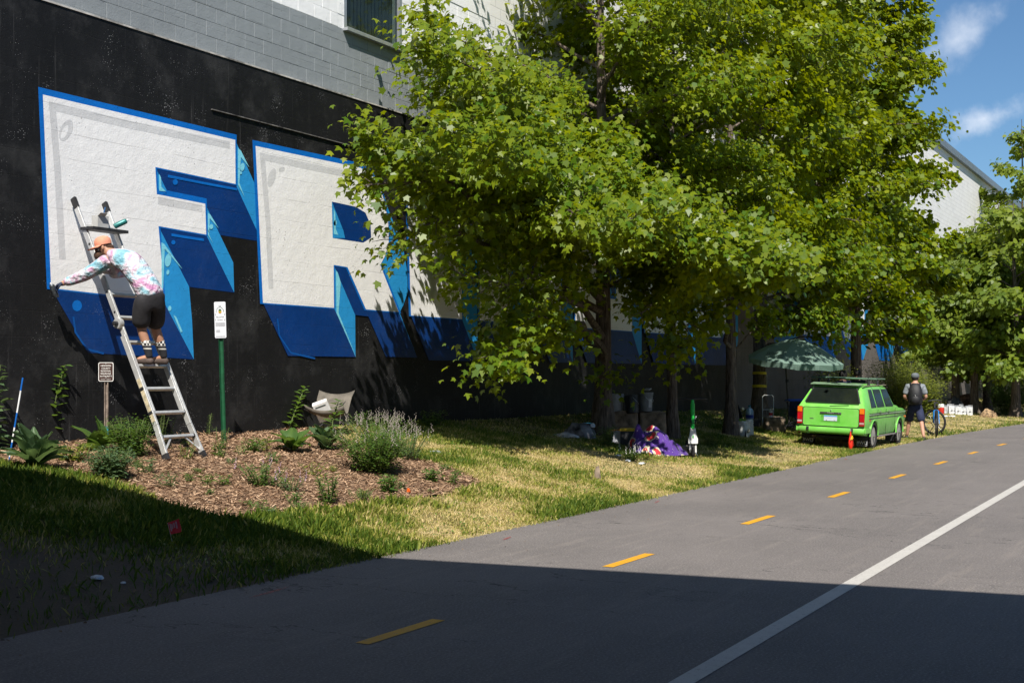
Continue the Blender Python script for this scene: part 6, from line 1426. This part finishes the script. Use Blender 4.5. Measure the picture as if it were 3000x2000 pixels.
for s_ in (-1, 1):
    y = s_*.702
    tl = MB().box((-.002, y, .735), (.05, .118, .40)).build('tail_light', M('lamp_housing', (.28, .02, .015), .4), car, bevel=.012)
    MB().box((-.032, y, .865), (.018, .104, .115)).build('amber_lens', LA, tl, bevel=.006); MB().box((-.032, y, .715), (.018, .104, .165)).build('red_lens', LR, tl, bevel=.006); MB().box((-.032, y, .60), (.018, .104, .05)).build('reverse_lens', LW, tl, bevel=.006); MB().box((-.032, y, .558), (.018, .104, .028)).build('red_lens', LR, tl, bevel=.004)
    # mud flaps
    fx = WX[0]-.36
    mf = MB().box((fx, s_*.62, .22), (.012, .24, .28)).build('mud_flap', M('mud_flap_rubber', (.02, .02, .022), .7), car)
    text('lettering', '4WD', .10, M('flap_print', (.55, .56, .56), .6), mf, (fx-.0085, s_*.62, .15), (R(90), 0, R(-90)), sx=1.05)
    mb = MB()
    for c_, d_ in (((fx-.0075, s_*.62, .09), (.003, .22, .006)), ((fx-.0075, s_*.62-.11, .145), (.003, .006, .11)), ((fx-.0075, s_*.62+.11, .145), (.003, .006, .11))): mb.box(c_, d_)
    mb.build('flap_border', M('flap_print', (.55, .56, .56), .6), mf)
    MB().box((WX[1]-.37, s_*.64, .22), (.012, .2, .26)).build('mud_flap', M('mud_flap_rubber', (.02, .02, .022), .7), car)
# bumper
bp = MB(); Pn = []
for y in np.linspace(-.77, .77, 13): 
    x = -.075+.10*(abs(y)/.77)**6
    Pn += [(x+.02, y, .36), (x, y, .385), (x-.004, y, .44), (x+.012, y, .485), (x+.09, y, .488), (x+.10, y, .36)]
bp.add(Pn, [(i*6+k, i*6+(k+1) % 6, i*6+6+(k+1) % 6, i*6+6+k) for i in range(12) for k in range(6)]+[(0, 1, 2, 3, 4, 5), (72, 73, 74, 75, 76, 77)])
bmp = bp.build('rear_bumper', CARP, car, smooth=True)
for y in (.50, -.50): MB().box((-.082, y, .445), (.02, .055, .075)).build('bumper_mount', BLKP, bmp)
for s_ in (-1, 1): MB().bar((.0, s_*.775, .43), (.42, s_*.79, .43), .03, .11, (0, 0, 1)).build('bumper_corner', CARP, bmp, bevel=.01)
MB().lathe([(0, 0), (.05, 0), (.05, .03), (0, .03)], (.02, .52, .33), 12).build('bumper_stop', CARP, bmp)
MB().tube([(.02, .40, .27), (.5, .40, .27)], .022, 8).build('exhaust', M('rusty_exhaust', (.14, .09, .06), .8), car)
# side windows, stripes and trim
def side(x, z, s_, off):      # follows the cabin slope between belt and roof rail
    f = (z-.905)/(1.37-.905); y = (HW-.008)*(1-f)+(HW-.166)*f; return (x, s_*(y+off), z)
for s_ in (-1, 1):
    for (xa, xb, xc, xd) in ((.58, .99, .99, .74), (1.11, 1.76, 1.76, 1.11), (1.90, 2.62, 2.39, 1.90)):
        q = [(xa, .955), (xb, .955), (xc, 1.335), (xd, 1.335)]
        fr = [(xa-.014, .945), (xb+.014, .945), (xc+.014, 1.346), (xd-.014, 1.346)]
        w_ = MB().add([side(x, z, s_, .012) for x, z in fr]+[side(x, z, s_, -.02) for x, z in fr], [(0, 1, 2, 3)]+[(i, (i+1) % 4, (i+1) % 4+4, i+4) for i in range(4)]).build('side_window', BLKP, car)
        MB().add([side(x, z, s_, .016) for x, z in q], [(0, 1, 2, 3)]).build('pane', CGL, w_)
    for z_, th in ((.812, .016), (.788, .008), (.765, .01), (.70, .016)):
        mb = MB(); pts = [(x, s_*(HW+.017+(.0 if x < 3.5 else -.03*(x-3.5)*2)), z_+(0 if z_ > .71 else .0)) for x in np.linspace(.30, 3.95, 12)]
        for a_, b_ in zip(pts[:-1], pts[1:]): mb.bar(a_, b_, .004, th, (0, 0, 1))
        mb.build('side_stripe', M('stripe_grey', (.05, .06, .06), .5) if z_ != .788 else M('stripe_silver', (.5, .52, .5), .4), car)
    for x in (1.055, 1.835, 2.72): MB().bar((x, s_*(HW+.013), .33), (x, s_*(HW+.016), .90), .006, .006).build('door_gap', DRK, car)
    for x in (1.15, 1.95): MB().bar((x, s_*(HW+.03), .845), (x+.14, s_*(HW+.03), .845), .02, .022).build('door_handle', CHR, car)
    MB().box((.36, s_*(HW+.012), .66), (.075, .02, .045)).build('side_marker', LR, car, bevel=.005); MB().box((3.92, s_*(HW-.02), .66), (.07, .03, .045)).build('side_marker', LA, car, bevel=.005)
    MB().bar((1.12, s_*(HW+.006), .285), (2.88, s_*(HW+.006), .285), .02, .035).build('sill_trim', CHR, car)
    MB().bar((.40, s_*(HW-.185), 1.43), (2.5, s_*(HW-.185), 1.44), .03, .02).build('drip_rail', CHR, car)
# rear roof lip and rack
MB().add([(.24, -.56, 1.43), (.24, .56, 1.43), (.52, .57, 1.468), (.52, -.57, 1.468), (.24, -.56, 1.452), (.24, .56, 1.452), (.52, .57, 1.482), (.52, -.57, 1.482)], [(3, 2, 1, 0), (4, 5, 6, 7), (0, 1, 5, 4), (1, 2, 6, 5), (2, 3, 7, 6), (3, 0, 4, 7)]).build('roof_lip', M('faded_green_lip', (.16, .25, .15), .5), car, bevel=.006)
for x in (.95, 1.75):
    rb = MB().tube([(x, -.76, 1.585), (x, .76, 1.585)], .016, 8).build('roof_bar', M('bar_green', (.07, .13, .09), .5), car)
    for s_ in (-1, 1): MB().bar((x, s_*.585, 1.43), (x+.02, s_*.56, 1.585), .05, .05).build('bar_foot', BLKP, rb, bevel=.006); MB().bar((x, s_*.57, 1.57), (x, s_*.57, 1.64), .03, .02).build('bar_clamp', BLKP, rb)
MB().add([(2.78, -.66, .99), (2.78, .66, .99), (2.52, .60, 1.37), (2.52, -.60, 1.37)], [(0, 1, 2, 3)]).build('windscreen', CGL, car)
# red bag with yellow cord hanging from the bumper hook
hk = Vector(car.location)+Vector((-.12, -.50, .45)); bag = thing('hanging_bag', 'bright red dry bag tied with yellow cord hanging from the car bumper', 'bag', hk)
RBG = M('red_dry_bag', (.75, .03, .012), .45, var=.15, bump=.5, bscale=14)
prof = [(.008, -.04), (.018, -.10), (.045, -.20), (.062, -.30), (.06, -.38), (.03, -.45), (.004, -.50)]
mb = MB(); mb.lathe(prof, (0, 0, 0), 12); mb.v = [(x*(1+.25*math.sin(z*40+y*30)), y*.8, z) for x, y, z in mb.v]; mb.build('bag_body', RBG, bag, smooth=True)
mb = MB(); mb.add([(.03, -.05, -.15), (.075, -.05, -.38), (.03, -.05, -.36), (.01, -.055, -.2)], [(0, 1, 2, 3)]); mb.build('bag_flap', RBG, bag)
YC = M('yellow_cord', (.72, .48, .02), .6); mb = MB()
for k in range(6): a_ = k*1.05; mb.tube([(0, -.03, -.14), (.06*math.cos(a_)-.02, -.04+.02*math.sin(a_), -.17+.03*math.sin(a_*2)), (.085*math.cos(a_)-.03, -.03, -.24+.02*k*.3), (.03*math.cos(a_), -.04, -.22), (0, -.03, -.15)], .006, 5)
mb.build('cord', YC, bag); MB().torus((0, 0, -.02), .022, .005, RX(90)).build('hook_ring', CHR, bag)
# interior silhouettes: seats and steering wheel are parts of the car
SEAT = M('seat_vinyl', (.03, .03, .03), .7)
for y in (-.34, .34):
    st_ = MB().box((1.95, y, .95), (.14, .48, .62), RY(-12)).build('front_seat', SEAT, car, bevel=.04); MB().box((1.9, y, 1.30), (.10, .24, .16)).build('headrest', SEAT, st_, bevel=.03)
MB().box((1.08, 0, .9), (.14, 1.2, .5), RY(-14)).build('rear_seat', SEAT, car, bevel=.04)

# ------------------------------------------------------------------ man with backpack
def standing(label, foot_l, foot_r, facing_yaw, height, skin_m, shirt_m, trouser_m, shoe_m, short=True, arms='front', hair_m=None):
    base = (Vector(foot_l)+Vector(foot_r))/2
    t_ = thing('person', label, 'person', base, facing_yaw)
    k = height/1.78; f = Matrix.Rotation(-facing_yaw, 3, 'Z'); fl, fr = f @ (Vector(foot_l)-base), f @ (Vector(foot_r)-base)
    # local: +Y is the way he faces, +X his right
    hip = Vector((0, 0, .92*k)); wst = Vector((0, .01, 1.08*k)); cst = Vector((0, .015, 1.30*k)); shd = Vector((0, 0, 1.44*k)); nk = Vector((0, .01, 1.52*k)); hdp = Vector((0, .03, 1.64*k)); crown = Vector((0, .02, 1.72*k))
    ch = [[(hip, (.155, .11)), (wst, (.14, .105)), (cst, (.17, .12)), (shd, (.13, .085)), (nk, .055), (hdp, .082), (crown, .075)]]; J = {}
    for s_, fo in ((-1, fl), (1, fr)):
        h1 = hip+Vector((s_*.095*k, 0, -.03)); a_ = fo+Vector((0, -.02, .09)); kn_ = h1.lerp(a_, .5)+Vector((0, .03, 0)); toe_ = fo+Vector((s_*.03, .17, .035)); J[s_] = (h1, kn_, a_, toe_)
        ch.append([(hip, (.155, .11)), (h1, .09), (kn_, .058), (kn_.lerp(a_, .3), .060), (a_, .038), (toe_, .035)])
    arm = {}
    for s_ in (-1, 1):
        sh = shd+Vector((s_*.19*k, 0, -.03)); el = sh+Vector((s_*.09, -.02, -.29*k)); hn = (Vector((s_*.12, .25, 1.02*k)) if arms == 'front' else el+Vector((s_*.01, .06, -.25*k))); arm[s_] = (sh, el, hn)
        ch.append([(shd, (.13, .085)), (sh, .06), (el, .043), (hn, .03)])
    ex = MB(); ex.ell(hdp+Vector((0, .088, -.02)), (.016, .02, .024), 8, 6)
    for s_ in (-1, 1): ex.ell(hdp+Vector((s_*.083, 0, -.01)), (.014, .022, .032), 8, 6)
    skin('body', ch, skin_m, t_, extra=ex)
    skin('shirt', [[(hip+Vector((0, 0, -.02)), (.19, .145)), (wst, (.18, .14)), (cst, (.20, .15)), (shd, (.15, .105)), (nk+Vector((0, 0, -.05)), .075)]]+[[(shd, (.15, .105)), (arm[s_][0], .085), (arm[s_][0].lerp(arm[s_][1], .5), .082), (arm[s_][0].lerp(arm[s_][1], .78), .08)] for s_ in (-1, 1)], shirt_m, t_)
    end = .88 if short else 1.0
    skin('shorts' if short else 'trousers', [[(hip+Vector((0, 0, .08)), (.155, .12)), (hip+Vector((0, 0, -.05)), (.165, .13)), (J[s_][0]+Vector((0, 0, -.10)), .118), (J[s_][0].lerp(J[s_][1], .6), .112), (J[s_][0].lerp(J[s_][1], 1.12 if short else 1), .11)]+([] if short else [(J[s_][2], .07)]) for s_ in (-1, 1)], trouser_m, t_)
    for s_ in (-1, 1):
        h_ = J[s_][2]+Vector((0, -.05, -.05)); skin('shoe', [[(h_, (.048, .046)), (h_.lerp(J[s_][3], .5), (.05, .045)), (J[s_][3]+Vector((0, .02, 0)), (.046, .034))]], shoe_m, t_)
        sh, el, hn = arm[s_]; d_ = (hn-el).normalized()
        hand_mesh('hand', hn-d_*.02, hn+d_*.1, Vector((s_*.2, .3, 1)), skin_m, t_, Vector((0, 0, 0)), .8)
    if hair_m: MB().ell(hdp+Vector((0, -.012, .035)), (.095, .105, .095), 16, 10).build('hair', hair_m, t_, smooth=True)
    return t_, dict(hd=hdp, sh=shd, cst=cst, k=k)
SK2 = M('skin_light', (.45, .24, .16), .55, var=.1); SK3 = M('skin_deep', (.10, .05, .032), .5, var=.15)
fl, fr = ground(2657, 1284), ground(2706, 1289)
mn, J = standing('man in grey tee, navy shorts and grey cap standing by the car, back turned', fl, fr, R(12)-R(90), 1.74, SK2, M('grey_tee', (.20, .22, .24), .9, var=.25, scale=16, bump=.5, bscale=16), M('navy_shorts', (.018, .024, .06), .85, var=.3, bump=.4, bscale=18), M('dark_trainer', (.03, .03, .03), .7))
HAIR = M('dark_hair', (.012, .010, .009), .8, var=.3, bump=.6, bscale=80)
MB().ell(J['hd']+Vector((0, -.015, .0)), (.09, .095, .085), 14, 9).build('hair', HAIR, mn, smooth=True)
cp = MB().lathe([(.100, .02), (.104, .05), (.098, .085), (.075, .112), (.04, .126), (.001, .13)], J['hd']+Vector((0, -.005, 0)), 20).build('cap', M('grey_cap', (.13, .145, .16), .85, var=.2), mn, smooth=True)
MB().add([(-.07, .09, .045), (.07, .09, .045), (.06, .19, .03), (-.06, .19, .03), (-.07, .09, .038), (.07, .09, .038), (.06, .19, .023), (-.06, .19, .023)], [(0, 1, 2, 3), (7, 6, 5, 4), (2, 6, 7, 3)]).build('cap_brim', M('grey_cap', (.13, .145, .16), .85), cp).location = J['hd']
bpk = thing('backpack', 'bulky black backpack worn on the back of the man by the car', 'backpack', mn.location, mn.rotation_euler.z)
BPM = M('black_nylon', (.010, .010, .012), .6, var=.4, bump=.4, bscale=20); kk = J['k']
mb = MB(); V_ = []
for z_, w, d0, d1 in ((.92, .12, .12, .20), (.96, .165, .115, .30), (1.15, .175, .125, .335), (1.32, .165, .13, .30), (1.44, .13, .12, .24), (1.50, .07, .11, .18)):
    for a_ in range(12): an = 2*math.pi*a_/12; V_.append((w*math.cos(an)*(1 if abs(math.cos(an)) > .3 else 1), -(d0+d1)/2+(d1-d0)/2*math.sin(an), z_*kk))
mb.add(V_, [(i*12+j, i*12+(j+1) % 12, i*12+12+(j+1) % 12, i*12+12+j) for i in range(5) for j in range(12)]+[tuple(range(12)), tuple(range(60, 72))]); pk_ = mb.build('pack_body', BPM, bpk, smooth=True)
MB().ell((0, -.31, 1.06*kk), (.12, .05, .11), 12, 8).build('front_pocket', BPM, bpk, smooth=True); MB().ell((0, -.355, 1.17*kk), (.012, .006, .01), 8, 5).build('pack_badge', CHR, bpk)
for s_ in (-1, 1): MB().tube([(s_*.10, -.13, 1.44*kk), (s_*.12, -.06, 1.50*kk), (s_*.13, .07, 1.45*kk), (s_*.15, .14, 1.28*kk), (s_*.17, .03, 1.08*kk), (s_*.15, -.14, 1.0*kk)], .024, 8).build('shoulder_strap', BPM, bpk, smooth=True)
# two people beyond the car
def vp(px, z): p = at_z(px, YH, z); return Vector((p.x, p.y, gz(p.x, p.y)))
BT = M('black_tee', (.012, .012, .014), .9, var=.3); NT_ = M('navy_tee', (.015, .02, .05), .9, var=.3); JE = M('dark_jeans', (.02, .025, .045), .85)
for px, z_, hgt, lab, sm, yaw in ((2470, 34.6, 1.66, 'person with full dark hair in a navy top standing behind the car, turned aside', NT_, -35), (2512, 34.9, 1.72, 'person with short dark hair in a black tee standing behind the car', BT, -80)):
    c_ = vp(px, z_); d_ = Vector((math.cos(R(yaw)), math.sin(R(yaw)), 0))
    o, J2 = standing(lab, c_-d_*.11, c_+d_*.11, R(yaw), hgt, SK3, sm, JE, M('dark_trainer', (.03, .03, .03), .7), short=False, arms='side', hair_m=HAIR)
    if px == 2470: MB().ell(J2['hd']+Vector((0, -.03, .01)), (.115, .12, .125), 14, 9).build('hair', HAIR, o, smooth=True); MB().box(J2['hd']+Vector((0, .07, .09)), (.13, .03, .02)).build('sunglasses', CHR, o)

# ------------------------------------------------------------------ bicycle: rear wheel towards the camera, front wheel turned
rb_ = ground(2744, 1279); bdir = R(14)
bk = thing('bicycle', 'mountain bicycle with blue stays and wide tyres standing on the verge beside the backpack man', 'bicycle', rb_, bdir)
# local +X forward
RWH = .355; BBL = M('bike_blue', (.012, .22, .62), .35); BGR = M('bike_grey', (.05, .05, .055), .4)
def bwheel(c, rot):
    w = MB().torus(c, RWH-.025, .028, rot, 36, 8).build('wheel', TY, bk, smooth=True)
    MB().torus(c, RWH-.055, .010, rot, 36, 6).build('rim', BGR, w, smooth=True); mb = MB()
    for k in range(16): a_ = 2*math.pi*k/16; mb.tube([Vector(c)+rot @ Vector((.02*math.cos(a_+.5), .02*math.sin(a_+.5), .02*(-1)**k)), Vector(c)+rot @ Vector(((RWH-.055)*math.cos(a_), (RWH-.055)*math.sin(a_), 0))], .0022, 4, cap=False)
    mb.build('spokes', LAD, w)['kind'] = 'stuff'; MB().lathe([(0, -.04), (.022, -.04), (.022, .04), (0, .04)], c, 12, rot).build('hub', BGR, w)
bwheel((0, 0, RWH), RX(90)); turn = 58
bwheel((1.10, 0, RWH), RZ(turn) @ RX(90))
seatp = Vector((.22, 0, .92)); bbk = Vector((.43, 0, .30)); headt = Vector((.92, 0, .80)); headb = Vector((.95, 0, .70))
for a_, b_, r_ in ((seatp-Vector((0, 0, .08)), bbk, .018), (bbk, headb, .022), (seatp+(bbk-seatp)*.32, headt, .018)): MB().tube([a_, b_], r_, 10).build('frame_tube', BGR, bk, smooth=True)
for s_ in (-1, 1):
    MB().tube([(0, s_*.07, RWH), (.20, s_*.06, .70), seatp+(bbk-seatp)*.30], .011, 8).build('seat_stay', BBL, bk, smooth=True); MB().tube([(0, s_*.07, RWH), bbk], .011, 8).build('chain_stay', BGR, bk, smooth=True)
    o_ = RZ(turn) @ Vector((0, s_*.07, 0)); MB().tube([Vector((1.10, 0, RWH))+o_, Vector((.97, 0, .66))+o_], .016, 8).build('fork_leg', BGR, bk, smooth=True)
MB().tube([headb-Vector((0, 0, .03)), headt+Vector((-.01, 0, .12))], .02, 10).build('steerer', BGR, bk)
hb_ = RZ(turn) @ Vector((0, .36, 0)); hc_ = headt+Vector((.0, 0, .16)); hbar = MB().tube([hc_-hb_, hc_-hb_*.3+Vector((0, 0, .02)), hc_+hb_*.3+Vector((0, 0, .02)), hc_+hb_], .014, 8).build('handlebar', BGR, bk)
for s_ in (-1, 1): MB().tube([hc_+hb_*s_*.68, hc_+hb_*s_], .019, 8).build('grip', BLKP, hbar)
mb = MB(); V_ = []
for x, w in ((-.10, .075), (-.04, .08), (.04, .045), (.16, .022)): V_ += [(seatp.x+x, -w, seatp.z), (seatp.x+x, 0, seatp.z+.035), (seatp.x+x, w, seatp.z), (seatp.x+x, 0, seatp.z-.03)]
mb.add(V_, [(4*k+i, 4*k+(i+1) % 4, 4*k+4+(i+1) % 4, 4*k+4+i) for k in range(3) for i in range(4)]+[(0, 1, 2, 3), (12, 13, 14, 15)]); mb.build('saddle', BLKP, bk, smooth=True)
MB().lathe([(.0, -.005), (.09, -.005), (.09, .005), (0, .005)], bbk+Vector((0, -.06, 0)), 24, RX(90)).build('chainring', BLKP, bk)
for s_, a_ in ((-1, 200), (1, 20)):
    e_ = bbk+Vector((.17*math.cos(R(a_)), s_*.10, .17*math.sin(R(a_)))); cr_ = MB().tube([bbk+Vector((0, s_*.08, 0)), e_], .012, 6).build('crank_arm', BGR, bk); MB().box(e_+Vector((0, s_*.05, 0)), (.09, .09, .02)).build('pedal', M('pedal_orange', (.35, .13, .02), .6) if s_ > 0 else BLKP, cr_)
MB().tube([(.38, .04, .30), (.30, .22, .0)], .009, 6).build('kickstand', BLKP, bk)
# ------------------------------------------------------------------ things on the verge beyond the bicycle
cz_ = ground(2800, 1214); zc_ = cz_.y/pray(2800)[2]
CW = [M('carton_pale_a', (.56, .57, .58), .8, var=.3, scale=12), M('carton_pale_b', (.46, .47, .49), .8, var=.3, scale=12)]
for i in range(9):
    px = 2768+i*9.2+(i*5 % 3-1)*1.5; zz = zc_+(.35 if i % 2 else 0); p_ = at_z(px, YH, zz)
    t_ = thing('handled_carton', 'small white carton with cut-out handle in the row on the grass', 'carton', (p_.x, p_.y, gz(p_.x, p_.y)), facing(px)+R((i*37) % 40-20), group='white cartons in a row')
    h_ = .26+.03*(i % 3); MB().box((0, 0, h_/2), (.2, .15, h_)).build('carton_body', CW[i % 2], t_, bevel=.004); MB().box((0, -.0765, h_*.45), (.07, .004, .035)).build('handle_hole', BLKP, t_); MB().box((.02, -.02, h_+.03), (.16, .004, .09), RX(30)).build('flap', CW[(i+1) % 2], t_)
p_ = at_z(2757, YH, zc_-.4); jr = thing('fuel_jug', 'red jug with white top at the left end of the carton row', 'jug', (p_.x, p_.y, gz(p_.x, p_.y)), .4); MB().lathe([(0, 0), (.11, 0), (.115, .02), (.115, .24), (0, .24)], n=18).build('jug_body', M('red_jug', (.48, .02, .015), .5), jr, smooth=True); MB().lathe([(.116, .24), (.116, .34), (.09, .37), (0, .37)], n=18).build('jug_lid', M('jug_white', (.6, .62, .62), .5), jr, smooth=True); MB().torus((0, 0, .38), .05, .01, RX(90)).build('jug_handle', BLKP, jr)
crumple('black_sack', 'black sack leaning behind the row of white cartons', 'sack', vp(2796, zc_+1.6), (.30, .25, .55), BLKP, 41)
crumple('wood_pile', 'heap of brown branches and leaves by the foot of the wall', 'debris', vp(2822, zc_+4), (.9, .5, .55), M('brown_debris', (.22, .13, .08), .95, var=.7, scale=7, bump=1, bscale=12), 42)
crumple('dry_branches', 'dry brown leafy branches lying on the verge past the cartons', 'debris', ground(2893, 1222), (.35, .25, .25), M('dry_brown', (.3, .2, .11), .95, var=.6, scale=12, bump=1, bscale=20), 43)
for i, px in enumerate((2772, 2786, 2793)): crumple('litter', 'pale scrap of litter on the grass in front of the cartons', 'litter', ground(px, 1221)+Vector((0, 0, .02)), (.09, .05, .035), PAP, 50+i)['group'] = 'scraps before the cartons'
